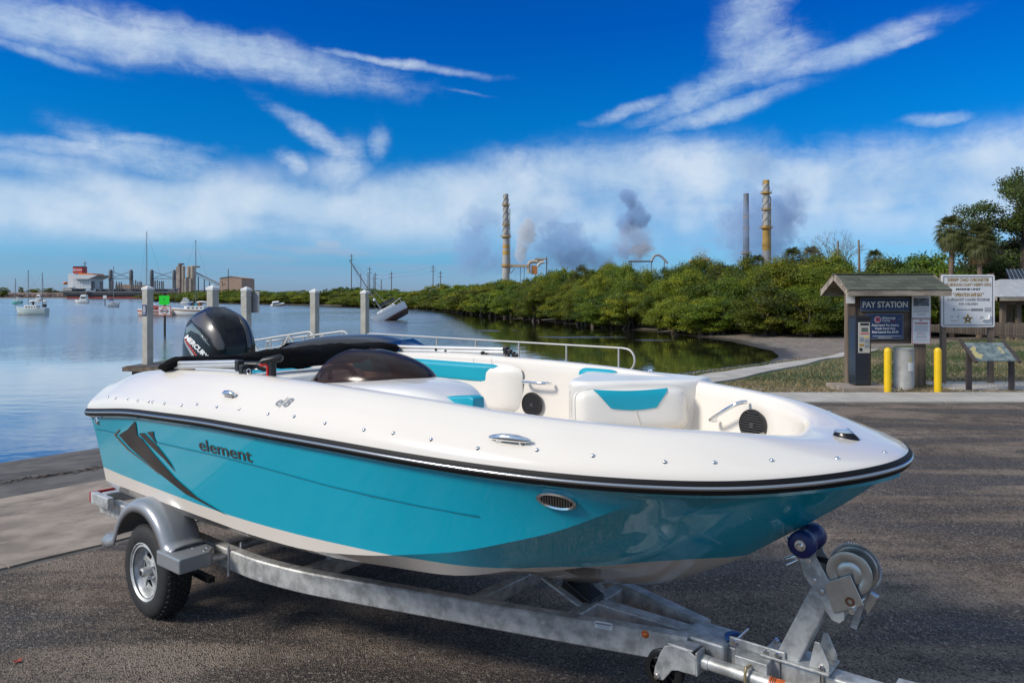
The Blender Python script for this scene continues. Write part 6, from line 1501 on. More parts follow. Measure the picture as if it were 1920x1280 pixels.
# live oak at the right edge
ok = thing('oak_tree', 'dark spreading oak tree leaning in over the picnic shelter', 'tree', (34.6, 50, .0)); og = MB(); rg_ = random.Random(8)
def limb(p, q, r0, r1, lv):
    p, q = Vector(p), Vector(q); m = (p + q) / 2 + Vector((rg_.uniform(-.3, .3), rg_.uniform(-.3, .3), rg_.uniform(0, .4))); og.tube(swayed([p, m, q], 6), [r0 + (r1 - r0) * k / 6 for k in range(7)], 7); return q
ends = []
base_ = Vector((0, 0, 0)); fork = limb(base_, (-.4, 0, 2.6), .42, .34, 0)
for tgt in ((-3.9, .5, 5.0), (-2.9, .8, 6.6), (-.6, -.8, 7.9), (2.6, .6, 7.4), (4.8, -.4, 5.6), (-3.6, -1.6, 3.8), (1.0, 1.6, 8.6), (3.5, -1.6, 8.8)):
    e = limb(fork, tgt, .24, .09, 1)
    for _ in range(3):
        f = e + Vector((rg_.uniform(-1.4, 1.2), rg_.uniform(-1.2, 1.2), rg_.uniform(-.3, 1.4))); limb(fork + (e - fork) * rg_.uniform(.5, .95), f, .07, .02, 2); ends.append(f)
    ends.append(e)
og.build('trunk', BARK, ok, smooth=60)
def clump_leaves(name, ctrs, per, rad, leaf, mats, parent, seed=3, flat=.75):
    rg2 = np.random.RandomState(seed); mb_v = []; mb_f = []; mi = []; n0 = 0
    for c in ctrs:
        n_ = int(per * rg2.uniform(.6, 1.4)); d = rg2.normal(size=(n_, 3)); d /= np.linalg.norm(d, axis=1)[:, None]
        P = np.array(c) + d * rad * rg2.uniform(.3, 1.1, (n_, 1)) * np.array([1.15, 1.15, flat]); N = d + rg2.normal(size=(n_, 3)) * .7; N /= np.linalg.norm(N, axis=1)[:, None]
        A_ = np.cross(N, rg2.normal(size=(n_, 3))); A_ /= np.linalg.norm(A_, axis=1)[:, None]; B_ = np.cross(N, A_); s_ = leaf * rg2.uniform(.6, 1.4, (n_, 1))
        q = np.stack([P - A_ * s_ * .5, P + B_ * s_ * .27, P + A_ * s_ * .5, P - B_ * s_ * .27], 1).reshape(-1, 3); mb_v.append(q); mb_f.append(np.arange(n_ * 4).reshape(-1, 4) + n0); n0 += n_ * 4; mi.append(rg2.choice(len(mats), n_))
    me = bpy.data.meshes.new(name); me.from_pydata(np.concatenate(mb_v).tolist(), [], np.concatenate(mb_f).tolist())
    for m in mats: me.materials.append(m)
    me.polygons.foreach_set('material_index', np.concatenate(mi).astype(np.int32)); me.update(); return put(name, me, parent)
ends += [Vector((rg_.uniform(-2.9, 3.5), rg_.uniform(-1.0, 1.8), rg_.uniform(4.0, 7.6))) for _ in range(16)]
extra = [tuple(e + Vector((rg_.uniform(-.9, .9), rg_.uniform(-.9, .9), rg_.uniform(-.5, .7)))) for e in ends for _ in range(3)]
clump_leaves('crown', [tuple(e) for e in ends] + extra, 210, .66, .15, [OAKL, MGD], ok)
# darker understory trees around the shelter and bushes behind the kiosk
DARKC = [crown_mesh(71 + k, 44, 200, .040, mats=(OAKL, MGD, OAKL)) for k in range(2)]
DLAB = ['small dark tree close behind the white shelter roof', 'big dark rounded tree behind the upper shelter roof', 'small dark tree between the sheriff board and the shelter', 'big dark tree at the right edge behind the shelter', 'dark tree below the skirted palm, behind the sheriff board', 'tall dark tree filling the gap under the oak limbs', 'dark tree under the oak, right of the skirted palm', 'dark tree top above the sheriff board, right of the skirted palm']
for i, (px, Y, w, h) in enumerate(((1908, 50, 4.6, 4.4), (1880, 58, 6, 6.0), (1846, 53, 4.2, 4.0), (1950, 52, 6, 6), (1826, 60, 5.5, 5.0), (1900, 54, 6.0, 7.2), (1872, 53, 5.0, 5.8), (1850, 57, 5.0, 6.2))):
    tree('understory_tree', (px - 960) / FPX * Y, Y, w, h, DLAB.pop(0), 'dark trees by the shelter', DARKC, z=0)
BUSHC = [crown_mesh(81 + k, 44, 200, .040, mats=(leafmat('bush_leaf', (.07, .125, .028)) if k == 0 else bpy.data.materials['bush_leaf'], MG, MGD)) for k in range(2)]
BLAB = ['low fresh green bush showing left of the pay machine under the kiosk roof', 'fresh green bushy tree behind the pay station sign', 'fresh green bushy tree behind the warning sign post', 'fresh green bushy tree right of the kiosk roof ridge', 'fresh green bushy tree directly behind the left post of the sheriff board', 'low fresh green bushy tree behind the middle of the sheriff board', 'taller fresh green bushy tree above the middle of the kiosk roof', 'tallest fresh green bushy tree left of the tall palm trunk']
for px, Y, w, h in ((1610, 47, 4.4, 3.4), (1650, 49, 5, 4.2), (1690, 48, 5, 4.6), (1725, 50, 5.2, 5.0), (1760, 49, 5, 4.7), (1790, 51, 4.6, 4.2), (1670, 55, 5, 5.0), (1745, 57, 5.5, 5.9)):
    tree('bush', (px - 960) / FPX * Y, Y, w, h, BLAB.pop(0), 'bushy trees behind the kiosk', BUSHC, cat='bush', z=0)
# bare tree and two bare poles of dead trunks
bt = thing('bare_tree', 'leafless grey tree with fine twigs left of the kiosk roof', 'tree', at(1566, 560, 62)); bb = MB(); rg_ = random.Random(21)
def br_(p, d, L, r, lv):
    q = p + d * L; bb.tube([p, p + d * L * .5 + Vector((rg_.uniform(-.06, .06), rg_.uniform(-.06, .06), 0)) * L, q], [r, r * .85, r * .65], 5, caps=False)
    if lv == 0: return
    for _ in range(3 if lv > 1 else 4):
        nd_ = (d + Vector((rg_.uniform(-.9, .9), rg_.uniform(-.9, .9), rg_.uniform(-.25, .5)))).normalized(); br_(p + d * L * rg_.uniform(.45, 1.0), nd_, L * rg_.uniform(.55, .8), r * .6, lv - 1)
for k in range(4): br_(Vector((k * .5 - .8, 0, 0)), Vector((rg_.uniform(-.2, .2), 0, 1)).normalized(), 2.3, .05, 5)
bb.build('branches', BAREB, bt)
for px, y0, lab in ((1571, 452, 'bare dead trunk standing inside the leafless tree'), (1610, 450, 'bare dead trunk standing just right of the leafless tree')):
    p = at(px, y0, 60); o = thing('dead_trunk', lab, 'dead tree', (p.x, 60, 0)); g = MB(); g.tube([(0, 0, 0), (.05, 0, p.z * .6), (0, 0, p.z)], [.13, .11, .07], 7); g.build('trunk', BAREB, o, smooth=60)

# picnic shelter and the post wall in front of it
sh = thing('picnic_shelter', 'picnic shelter with white metal roof on brown posts at the right edge', 'shelter', (22.6 * 1.25, 33.5 * 1.25, -.53)); sh.scale = (1.25, 1.25, 1.25)
SX = lambda px, Y: (px - 960) / FPX * Y - 22.6
RFM = mat('white_metal_roof', (.50, .51, .52), .4, .3, var=.08, vs=3); RFD = mat('dark_metal_roof', (.12, .13, .14), .4, .4, var=.1, vs=3)
e0, e1, rd = SX(1866, 32.5), 6.0, 3.2
yf, yb = -1.2, 3.4; ze, zr_ = KZ(556, 32.3), KZ(533, 33.6)
g = MB(); nrib = 16
MB().add([(e0, yf, ze), (e1, yf, ze), (e1, yf + 2.3, zr_ + .25), (e0 + 1.6, yf + 2.3, zr_ + .25)] + [(e0, yf, ze - .03), (e1, yf, ze - .03), (e1, yf + 2.3, zr_ + .2), (e0 + 1.6, yf + 2.3, zr_ + .2)], [(0, 1, 2, 3), (7, 6, 5, 4), (0, 4, 5, 1), (3, 2, 6, 7), (0, 3, 7, 4), (1, 5, 6, 2)]).build('roof', RFM, sh)
MB().add([(e0, yf, ze), (e0 + 1.6, yf + 2.3, zr_ + .25), (e0, yb, ze)] + [(e0, yf, ze - .03), (e0 + 1.6, yf + 2.3, zr_ + .2), (e0, yb, ze - .03)], [(0, 1, 2), (5, 4, 3), (0, 3, 4, 1), (1, 4, 5, 2), (2, 5, 3, 0)]).build('roof', RFM, sh)
MB().box(((e0 + e1) / 2, yf + .03, ze - .10), (e1 - e0, .06, .17)).build('fascia', WOODG, sh); MB().box((e0 + .03, (yf + yb) / 2, ze - .10), (.06, yb - yf, .17)).build('fascia', WOODG, sh)
for px, dy in ((1880, -.6), (1893, .6), (1909, -.6), (1935, -.6), (1884, 2.9)): MB().box((SX(px, 33.5 + dy), dy, 1.05), (.19, .19, 2.1)).build('post', WOOD, sh, bevel=.01)
MB().box(((e0 + e1) / 2 + .3, -.6, ze - .27), (e1 - e0 - .5, .1, .18)).build('beam', WOOD, sh)
g = MB(); zt = KZ(505, 37)
g.add([(SX(1884, 37), 3.4, zt), (SX(1940, 37), 3.4, zt), (SX(1965, 36), 2.4, zt - .95), (SX(1897, 36), 2.4, zt - .85)] + [(SX(1884, 37), 3.45, zt - .04), (SX(1940, 37), 3.45, zt - .04), (SX(1965, 36), 2.45, zt - .99), (SX(1897, 36), 2.45, zt - .89)], [(3, 2, 1, 0), (4, 5, 6, 7), (0, 1, 5, 4), (1, 2, 6, 5), (2, 3, 7, 6), (3, 0, 4, 7)]); up_ = g.build('upper_roof', RFD, sh)
g = MB()
for k in range(9): 
    f = k / 8; a = Vector((SX(1884, 37) + (SX(1940, 37) - SX(1884, 37)) * f, 3.38, zt + .02)); b = Vector((SX(1897, 36) + (SX(1965, 36) - SX(1897, 36)) * f, 2.38, zt - .86)); MB().bar(a, b, .03, .03).build('roof_rib', RFM, up_)
for k in range(14):
    f = (k + .5) / 14; MB().bar((e0 + (e1 - e0) * f, yf, ze + .015), (max(e0 + 1.6, e0 + (e1 - e0) * f) if f > .25 else e0 + (e1 - e0) * f + .0, yf + 2.3 * (1 if f > .25 else f / .25 * .9), ze + (zr_ + .25 - ze) * (1 if f > .25 else f / .25 * .9) + .015), .03, .02).build('roof_rib', RFM, sh)
tbm = MB(); tbm.box((1.2, .6, .74), (1.7, .75, .05)); picnic = thing('picnic_table', 'picnic table under the white roofed shelter', 'table', (26.8, 43.2, 0)); MB().box((0, 0, .74), (1.8, .75, .05)).build('table_top', WOODG, picnic)
for y in (-.6, .6): MB().box((0, y, .44), (1.8, .26, .05)).build('bench', WOODG, picnic)
for x in (-.65, .65):
    MB().bar((x, -.65, 0), (x, .25, .72), .06, .09, up=(1, 0, 0)).build('leg', WOODG, picnic); MB().bar((x, .65, 0), (x, -.25, .72), .06, .09, up=(1, 0, 0)).build('leg', WOODG, picnic); MB().bar((x + .05, -.7, .40), (x + .05, .7, .40), .04, .08).build('brace', WOODG, picnic)
pw = thing('log_retaining_wall', 'low retaining wall of upright weathered logs below the picnic shelter', 'retaining wall', (24, 40, 0))
lg = [MB().lathe([(.0, 1.0), (.085, 1.0), (.10, .97), (.105, .0)][::-1], 10).build('log', mat('log_wood', (.062, .048, .037), .9, var=.4, vs=7, bump=.5, bs=20, objr=.5), mesh_only=True, smooth=60)]
x = 0
for k in range(46):
    px = 1716 + k * 5.2; Y = 45.5 - (px - 1716) * .036; X = (px - 960) / FPX * Y; top = CAMH - ((608 if px < 1845 else 605) + random.uniform(-1.2, 1.2) - HOR) / FPX * Y
    if px < 1752 or (1766 < px < 1848 and k % 1): pass
    o = put('log', lg[0], pw); o.location = (X - 24, Y - 40, -.05); hh = max(.35, top + .05); wv_ = random.uniform(.9, 1.15); o.scale = (wv_, wv_, hh)
# ================================================================ moored boats
def hull_mb(L, Bm, F0, F1, draft=.35, tr=.75, n=18):
    """a round-bilge hull along +x (bow at +L/2), waterline at z=0"""
    rows = []
    for i in range(n + 1):
        f = i / n; x = -L / 2 + L * f; b = Bm / 2 * (tr + (1 - tr) * math.sin(min(1, f / .45) * math.pi / 2)) * (1 - max(0, (f - .45) / .55) ** 2.4); b = max(b, .004); fb = F0 + (F1 - F0) * max(0, f - .3) ** 1.6 / .7 ** 1.6 + (.04 * L * .1) * (1 - f)
        dr = draft * (1 - f ** 3) if f < .98 else 0; xo = x + 0
        def rk(z): return x + (fb - max(z, -.2)) * -.25 * (f ** 3)
        rows.append([(rk(fb), -b, fb), (rk(fb * .5), -b * .97, fb * .5), (rk(0), -b * .85, 0), (rk(-dr * .6), -b * .5, -dr * .6), (rk(-dr), 0, -dr), (rk(-dr * .6), b * .5, -dr * .6), (rk(0), b * .85, 0), (rk(fb * .5), b * .97, fb * .5), (rk(fb), b, fb)])
    mb = MB().grid(rows); mb.add(rows[0], [tuple(range(9))]); return mb, rows
def deck_of(rows, m, par, inset=.0, dz=0):
    rr_ = [[(r[0][0], r[0][1] * (1 - inset), r[0][2] + dz), (r[0][0], 0, r[0][2] + dz + .05), (r[0][0], -r[0][1] * (1 - inset), r[0][2] + dz)] for r in rows]
    return MB().grid(rr_).build('deck', m, par, smooth=60, fixn=True)
WL = lambda wl: (CAMH - WATERZ) * FPX / (wl - HOR)
def wires(par, pts, r=.012, m=None, name='stay'):
    for a, b in pts: MB().tube([a, b], r, 4, caps=False).build(name, m or GREYP, par)
WINB = WINDOWD
def sailboat(label, px0, px1, wl, fbpx, bowleft, masts, hullm, cabin=True, stripe=None, yaw=0, boomcloth=None, roll=0, lean=0):
    Y = WL(wl); s_ = Y / FPX; L = (px1 - px0) * s_ / max(.3, math.cos(R(yaw))); xc = ((px0 + px1) / 2 - 960) * s_; sg_ = -1 if bowleft else 1
    o = thing('moored_sailboat', label, 'sailboat', (xc, Y, WATERZ), (math.pi if bowleft else 0) + R(yaw) * -sg_ * -1); fb = fbpx * s_; Bm = max(1.6, L * .30)
    hb, rows = hull_mb(L, Bm, fb * .8, fb); hb.build('hull', hullm, o, smooth=60, fixn=True); deck_of(rows, OFFW, o)
    if stripe: 
        g = MB(); g.grid([[Vector(r[0]) * 1 + Vector((0, sg__ * .012, -fb * .12)), Vector(r[0]) + Vector((0, sg__ * .012, -fb * .26))] for r in rows for sg__ in (-1,)]); g.build('stripe', stripe, o); 
        g = MB(); g.grid([[Vector(r[8]) + Vector((0, .012, -fb * .12)), Vector(r[8]) + Vector((0, .012, -fb * .26))] for r in rows]); g.build('stripe', stripe, o)
    MB().box((0, 0, -.02), (L * .86, Bm * .70, .12)).build('waterline_band', ROT, o, bevel=.05)
    if cabin:
        c = MB(); c.prism([(-L * .22, -Bm * .28), (L * .16, -Bm * .24), (L * .24, 0), (L * .16, Bm * .24), (-L * .22, Bm * .28)], fb * .42, Matrix.Translation((0, 0, fb * .8))); co = c.build('cabin', OFFW, o, bevel=.06)
        for k in range(4):
            for y in (-1, 1): MB().box((-L * .16 + k * L * .09, y * (Bm * .272 - .0 + .004 - .0035 * k), fb * 1.0), (L * .045, .02, fb * .14)).build('cabin_window', WINB, co)
    for mpx, ytop, boom in masts:
        mx = (mpx - 960) * s_ - xc; x = mx * sg_; ht = (wl - ytop) * s_; r = max(.05, .65 * s_)
        mo = MB().tube([(x, 0, fb * .8), (x + lean * ht, 0, ht)], [r, r * .75], 8).build('mast', mat_mast, o, smooth=60)
        MB().bar((x, -.35 * L * .2, ht * .55), (x, .35 * L * .2, ht * .55), .04, .04).build('spreader', mat_mast, mo); MB().box((x + lean * ht, 0, ht + .05), (.12, .06, .1)).build('masthead', INK, mo)
        if boom: MB().tube([(x, 0, fb * 1.55), (x - boom * L, 0, fb * 1.5)], .05, 6).build('boom', mat_mast, mo); MB().tube(swayed([(x - .1, 0, fb * 1.68), (x - boom * L * .5, 0, fb * 1.75), (x - boom * L, 0, fb * 1.6)], 8), [.06, .11, .13, .13, .13, .12, .11, .09, .05], 8).build('furled_sail', boomcloth or OFFW, mo, smooth=60)
        wires(o, [((x, 0, ht), (L * .49, 0, fb)), ((x, 0, ht), (-L * .48, 0, fb * .8)), ((x, 0, ht * .97), (x, -Bm * .45, fb * .8)), ((x, 0, ht * .97), (x, Bm * .45, fb * .8))], max(.010, .09 * s_))
    g = MB(); P = []
    for y in (-1, 1):
        for r in rows[2:17:3]: g.tube([(r[0][0], y * abs(r[0][1]) * .96, r[0][2]), (r[0][0], y * abs(r[0][1]) * .96, r[0][2] + .55)], max(.012, .06 * s_), 4)
        g.tube([(r[0][0], y * abs(r[0][1]) * .96, r[0][2] + .55) for r in rows[2:18]], max(.010, .05 * s_), 4)
    tag(g.build('lifeline_rail', ALU, o), kind='stuff')
    return o, s_, L, fb, Bm, sg_, xc
mat_mast = mat('mast_grey', (.22, .22, .23), .4, .3)
TEALB = mat('aqua_hull', (.10, .42, .40), .35, var=.06, vs=1); PALEG = mat('pale_green_hull', (.50, .58, .56), .3, var=.06, vs=.8); PINKISH = mat('buff_hull', (.62, .46, .38), .4, var=.08, vs=.8)
BLUECL = mat('blue_sailcover', (.01, .10, .30), .8)
sailboat('small aqua hulled sailboat moored near the far left shore', 22, 41, 570, 7, True, [(29, 522, .4)], TEALB, cabin=True)
o, s_, L, fb, Bm, sg_, xc = sailboat('pale green two masted ketch moored at the far left', 30, 88, 590.5, 15, True, [(53, 508, .38), (79.5, 513, .15)], PALEG)
MB().tube([((62 - 960) * s_ * sg_ - xc * sg_, 0, fb * 1.1), ((62.5 - 960) * s_ * sg_ - xc * sg_, 0, fb * 1.55), ((60 - 960) * s_ * sg_ - xc * sg_, 0, fb * 1.7)], [.12, .17, .10], 8).build('vent_cowl', INK, o, smooth=60)
g = MB(); x_ = ((82 - 960) * s_ - xc) * sg_; g.box((x_, -.2, fb * 1.2), (.5, .3, .4)); g.box((x_ - .3, .3, fb * 1.1), (.3, .3, .3)); g.build('stern_gear', INK, o, bevel=.05)
o, *_ = sailboat('white sailboat with blue sail cover moored in front of the cargo ship', 204, 223, 575.5, 8, False, [(213, 500, .35)], OFFW, boomcloth=BLUECL, yaw=25)
o, s_, L, fb, Bm, sg_, xc = sailboat('buff hulled sailboat partly hidden by the signed piling', 257, 325, 592, 12, True, [(275, 436, .3)], PINKISH, stripe=mat('red_stripe', (.35, .05, .03), .4))
g = MB(); g.box((0, .2, fb * 1.25), (L * .22, .7, fb * .5)); g.build('deck_gear', mat('red_canvas', (.35, .03, .03), .7), o, bevel=.08)
for x_, z_ in ((.46, 1.0), (.3, 1.2)): MB().box((L * x_ - .3, 0, fb * z_), (.5, .5, fb * .3)).build('bow_locker', OFFW, o, bevel=.05)
o, s_, L, fb, Bm, sg_, xc = sailboat('long white sailboat with brown rail moored just left of the outboard motor', 322, 410, 592, 15, True, [(367, 452, .3)], OFFW, stripe=mat('teak_stripe', (.25, .12, .05), .6))
for k, m_ in enumerate((BLUECL, INK, TEALV, mat('rust_canvas', (.28, .10, .04), .8))): MB().box((-.2 - .42 * k + .8, 0, fb * 1.35 + .12 * (k % 2)), (.38, .8, fb * .45)).build('deck_bundle', m_, o, bevel=.08)
def cruiser(label, px0, px1, wl, hpx, tiers, hullm=OFFW, bowleft=False, cat='motor boat', yaw=0, roll=0, pitch=0, name='cabin_cruiser', keelm=None):
    Y = WL(wl); s_ = Y / FPX; L = (px1 - px0) * s_ / max(.35, math.cos(R(yaw))); xc = ((px0 + px1) / 2 - 960) * s_; fb = hpx * s_
    o = thing(name, label, cat, (xc, Y, WATERZ), (math.pi if bowleft else 0) + R(yaw)); o.rotation_euler.x = R(roll); o.rotation_euler.y = R(pitch); Bm = max(1.7, L * .36)
    hb, rows = hull_mb(L, Bm, fb * .8, fb); hb.build('hull', hullm, o, smooth=60, fixn=True); deck_of(rows, OFFW, o)
    z = fb * .82
    for (x0, x1, h, w_, win) in tiers:
        hh = h * s_; b = Bm * w_ / 2; c = MB(); a0, a1 = L * (x0 - .5), L * (x1 - .5); k = hh * .35
        c.add([(a0, -b, z), (a1, -b, z), (a1, b, z), (a0, b, z), (a0 + k * .4, -b * .93, z + hh), (a1 - k, -b * .9, z + hh), (a1 - k, b * .9, z + hh), (a0 + k * .4, b * .93, z + hh)], [(3, 2, 1, 0), (4, 5, 6, 7), (0, 1, 5, 4), (1, 2, 6, 5), (2, 3, 7, 6), (3, 0, 4, 7)])
        co = c.build('cabin', OFFW, o, bevel=.05)
        for q in range(win):
            for y in (-1, 1):
                f = (q + .5) / win; MB().box((a0 + k * .4 + (a1 - a0 - k * 1.6) * f, y * (b * .965 + .006), z + hh * .55), ((a1 - a0) / win * .62, .03, hh * .38)).build('cabin_window', WINB, co)
        if win: MB().bar((a1 - k * .38 + .02, -b * .75, z + hh * .55), (a1 - k * .38 + .02, b * .75, z + hh * .55), .03, hh * .4).build('windscreen', WINB, co)
        z += hh
    return o, s_, L, fb
cruiser('small white motor yacht moored near the far left shore', 67, 82, 564, 5, [(.1, .75, 6, .8, 3), (.2, .6, 2.2, .6, 0)]); 
cruiser('boxy white trawler moored in front of the cargo ship', 140, 166, 568.5, 7, [(.08, .62, 8.5, .85, 3), (.1, .5, 2, .7, 0)], bowleft=True, name='trawler')
cruiser('white flybridge cruiser moored against the mangroves behind the motor', 340, 362, 571, 6.5, [(.1, .72, 4.2, .8, 3), (.2, .55, 3.6, .6, 1)])
cruiser('small white boat stranded and listing under the far mangroves', 509, 533, 574, 5, [(.12, .66, 5.2, .8, 3)], hullm=mat('stained_white', (.55, .48, .38), .5, var=.15, vs=1, dirt=(.3, .18, .08, .7), dirts=1), yaw=20, roll=14, pitch=-8, name='stranded_boat')
# heeled sailboat aground
Yk = WL(600); s_ = Yk / FPX; hs = thing('grounded_sailboat', 'white sailboat heeled over aground with its mast leaning left', 'sailboat', ((742 - 960) * s_, Yk, WATERZ))
L = 5.2; hb, rows = hull_mb(L, 2.1, .95, 1.15, draft=.55, tr=.62, n=24)
HM = bpy.data.materials.new('grounded_hull'); HM.use_nodes = True; nt = HM.node_tree; _b = nt.nodes['Principled BSDF']; _o = nd('ShaderNodeTexCoord').outputs['Object']; _s = nd('ShaderNodeSeparateXYZ'); lk(_o, _s.inputs[0]); _n = noise(_o, 3, 5, .6)
lk(mixc(mth('GREATER_THAN', _s.outputs[2], -.02), mixc(mrange(_n, .3, .7), (.05, .028, .02, 1), (.13, .075, .05, 1)), mixc(mth('GREATER_THAN', _s.outputs[2], .05), (.30, .05, .04, 1), mixc(mth('GREATER_THAN', _s.outputs[2], .12), (.06, .13, .15, 1), (.72, .73, .74, 1)))), _b.inputs['Base Color']); _b.inputs['Roughness'].default_value = .4
hb.build('hull', HM, hs, smooth=60, fixn=True); deck_of(rows, OFFW, hs)
MB().prism([(-1.2, -.6), (.9, -.5), (1.4, 0), (.9, .5), (-1.2, .6)], .35, Matrix.Translation((0, 0, .98))).build('cabin', OFFW, hs, bevel=.07)
mo = MB().tube([(.5, 0, .95), (.5, 0, 8.1)], [.075, .055], 8).build('mast', mat_mast, hs, smooth=60)
MB().bar((.5, -.7, 4.4), (.5, .7, 4.4), .05, .05).build('spreader', mat_mast, mo); MB().tube([(.45, 0, 1.75), (-2.2, 0, 1.7)], .05, 6).build('boom', mat_mast, mo); MB().sphere((.62, 0, 2.75), .17).build('radar_dome', OFFW, mo)
MB().tube(swayed([(.35, 0, 1.86), (-.8, 0, 1.92), (-2.1, 0, 1.8)], 8), [.06, .12, .14, .15, .14, .13, .12, .09, .05], 8).build('furled_sail', INK, mo, smooth=60)
wires(hs, [((.5, 0, 8.0), (2.5, 0, 1.1)), ((.5, 0, 8.0), (-2.5, 0, .95)), ((.5, 0, 7.9), (.3, -1.0, .95)), ((.5, 0, 7.9), (.3, 1.0, .95)), ((.5, 0, 4.4), (-.3, -1.05, .95)), ((.5, 0, 4.4), (-.3, 1.05, .95))], .02)
g = MB(); g.tube([(1.6, -.6, 1.1), (1.6, -.55, 1.65), (2.4, -.1, 1.75), (2.55, 0, 1.75), (2.4, .1, 1.75), (1.6, .55, 1.65), (1.6, .6, 1.1)], .025, 6); g.tube([(-2.1, -.75, .95), (-2.1, -.75, 1.5), (-2.6, -.6, 1.5), (-2.6, .6, 1.5), (-2.1, .75, 1.5), (-2.1, .75, .95)], .025, 6); g.build('pulpit_rail', ALU, hs, smooth=60)
om2 = MB(); om2.box((-2.9, -.3, .72), (.42, .34, .42)); om2.box((-2.85, -.3, .35), (.2, .16, .6)); om2.box((-2.9, -.3, -.05), (.45, .08, .22)); om2.build('outboard', BLACKP, hs, bevel=.06)
zax = Vector((-.545, 0, .838)); ph = R(52); xax = Vector((-.838, 0, -.545)) * math.cos(ph) + Vector((0, -1, 0)) * math.sin(ph); yax = zax.cross(xax)
_mw = Matrix.Translation(((733 - 960) * s_, Yk, WATERZ + .22)) @ Matrix((xax, yax, zax)).transposed().to_4x4(); hs.rotation_euler = _mw.to_euler(); hs.location = _mw.translation

# channel markers
Yd = 52.0; dm = thing('channel_marker', 'green square channel marker numbered 7 above a white speed sign on a post', 'channel marker', at(308, 560, Yd).xy.to_3d() + Vector((0, 0, WATERZ)))
OFF7 = tuple(dm.location); zz = lambda py: CAMH - (py - HOR) / FPX * Yd - WATERZ
MB().tube([(0, .08, -2), (0, .08, zz(553))], .075, 10).build('post', mat('piling_dark', (.06, .05, .04), .95, var=.4, vs=3), dm, smooth=60)
MB().tube([(0, .08, zz(553)), (0, .08, zz(549.5))], .12, 10).build('post_light', INK, dm, smooth=60)
def sq(px0, px1, py0, py1, m, nm, yo=0, t=.02):
    a, b = at(px0, py1, Yd) - Vector(OFF7), at(px1, py0, Yd) - Vector(OFF7); c = (a + b) / 2; return MB().box((c.x, yo, c.z), (b.x - a.x, t, b.z - a.z)).build(nm, m, dm)
gsn = sq(298.5, 317.5, 554, 571.5, GREEN, 'green_panel'); sign_text(gsn, '7', 308, 562.8, 6.5, Yd, mat('marker_digit', (.01, .22, .03), .6), .01, off=(OFF7[0], OFF7[1], OFF7[2]), t=.012)
wsn = sq(296, 320.5, 573.5, 591.5, SIGNW, 'speed_panel', .0); ON = mat('sign_orange', (.62, .13, .04), .5)
g = MB()
for x0, x1, y0, y1 in ((296, 320.5, 573.5, 575), (296, 320.5, 590, 591.5), (296, 297.5, 575, 590), (319, 320.5, 575, 590)):
    a, b = at(x0, y1, Yd) - Vector(OFF7), at(x1, y0, Yd) - Vector(OFF7); g.add([(a.x, -.0125, a.z), (b.x, -.0125, a.z), (b.x, -.0125, b.z), (a.x, -.0125, b.z)], [(0, 1, 2, 3)])
c = at(308.2, 582.6, Yd) - Vector(OFF7); g.tube(ringpts((c.x, -.014, c.z), (0, 1, 0), .20, 28), .026, 6, closed=True); g.build('orange_marks', ON, wsn)
sign_text(wsn, 'IDLE', 308.2, 577.4, 2.6, Yd, ON, .02, off=OFF7, t=.016); sign_text(wsn, 'SPEED', 308.2, 583, 3.0, Yd, INK, .02, off=OFF7, t=.018, wpx=17)
Y2 = 210; m2 = thing('channel_marker', 'small white square sign on a thin post out on the water', 'channel marker', ((196.5 - 960) / FPX * Y2, Y2, WATERZ)); k2 = Y2 / FPX
MB().box((0, 0, 16 * k2), (6.5 * k2, .05, 6 * k2)).build('sign_panel', SIGNW, m2); MB().tube([(0, .1, -2), (0, .1, 15 * k2)], .14, 8).build('post', WOOD, m2, smooth=60)

# ================================================================ far shore and industry
Ys = 655.0; q = Ys / FPX
ship = thing('cargo_ship', 'bulk cargo ship with black and red hull, white bridge and grey deck cranes', 'ship', ((118 - 960) * q, Ys, WATERZ))
SXp = lambda px: (px - 118) * q
SZp = lambda py: (HOR - py) * q + CAMH - WATERZ
SHB = mat('ship_black', (.022, .026, .035), .5, var=.15, vs=.1); SHR = mat('ship_red', (.26, .05, .035), .6, var=.15, vs=.1); SHW = mat('ship_white', (.66, .67, .68), .5); SHG = mat('crane_grey', (.11, .12, .13), .6); SRED = mat('funnel_red', (.45, .05, .04), .5); SOR = mat('ship_orange', (.60, .17, .03), .5)
def extr(name, pts, y0, y1, m, par=ship, bevel=0): return MB().prism([(SXp(a), SZp(b)) for a, b in pts], y1 - y0, Matrix.Translation((0, y1, 0)) @ Matrix.Rotation(R(90), 4, 'X')).build(name, m, par, bevel=bevel, fixn=True)
extr('hull', [(115, 544), (132, 546), (330, 546), (398, 543), (392, 556), (124, 556), (117, 551)], 0, 24, SHB, bevel=1.2)
extr('boot_topping', [(121, 556), (392, 556), (388, 563), (128, 563)], .6, 23.4, SHR)
extr('stern_house', [(121, 512.5), (131, 513), (137, 519), (137, 546), (121, 546)], 5, 19, SHW); br_o = extr('bridge_house', [(134, 517), (168, 517), (168, 541), (134, 541)], 2, 22, SHW)
extr('bridge_wing', [(129, 514.5), (184, 515.5), (176, 519), (166, 523), (140, 523), (134, 519)], -1, 25, SHW)
fn = extr('funnel', [(126.5, 500.5), (144, 500.5), (144, 512), (126.5, 512)], 8, 16, SRED); extr('funnel_top', [(127, 498.5), (143.5, 498.5), (144, 500.5), (126.5, 500.5)], 8, 16, INK)
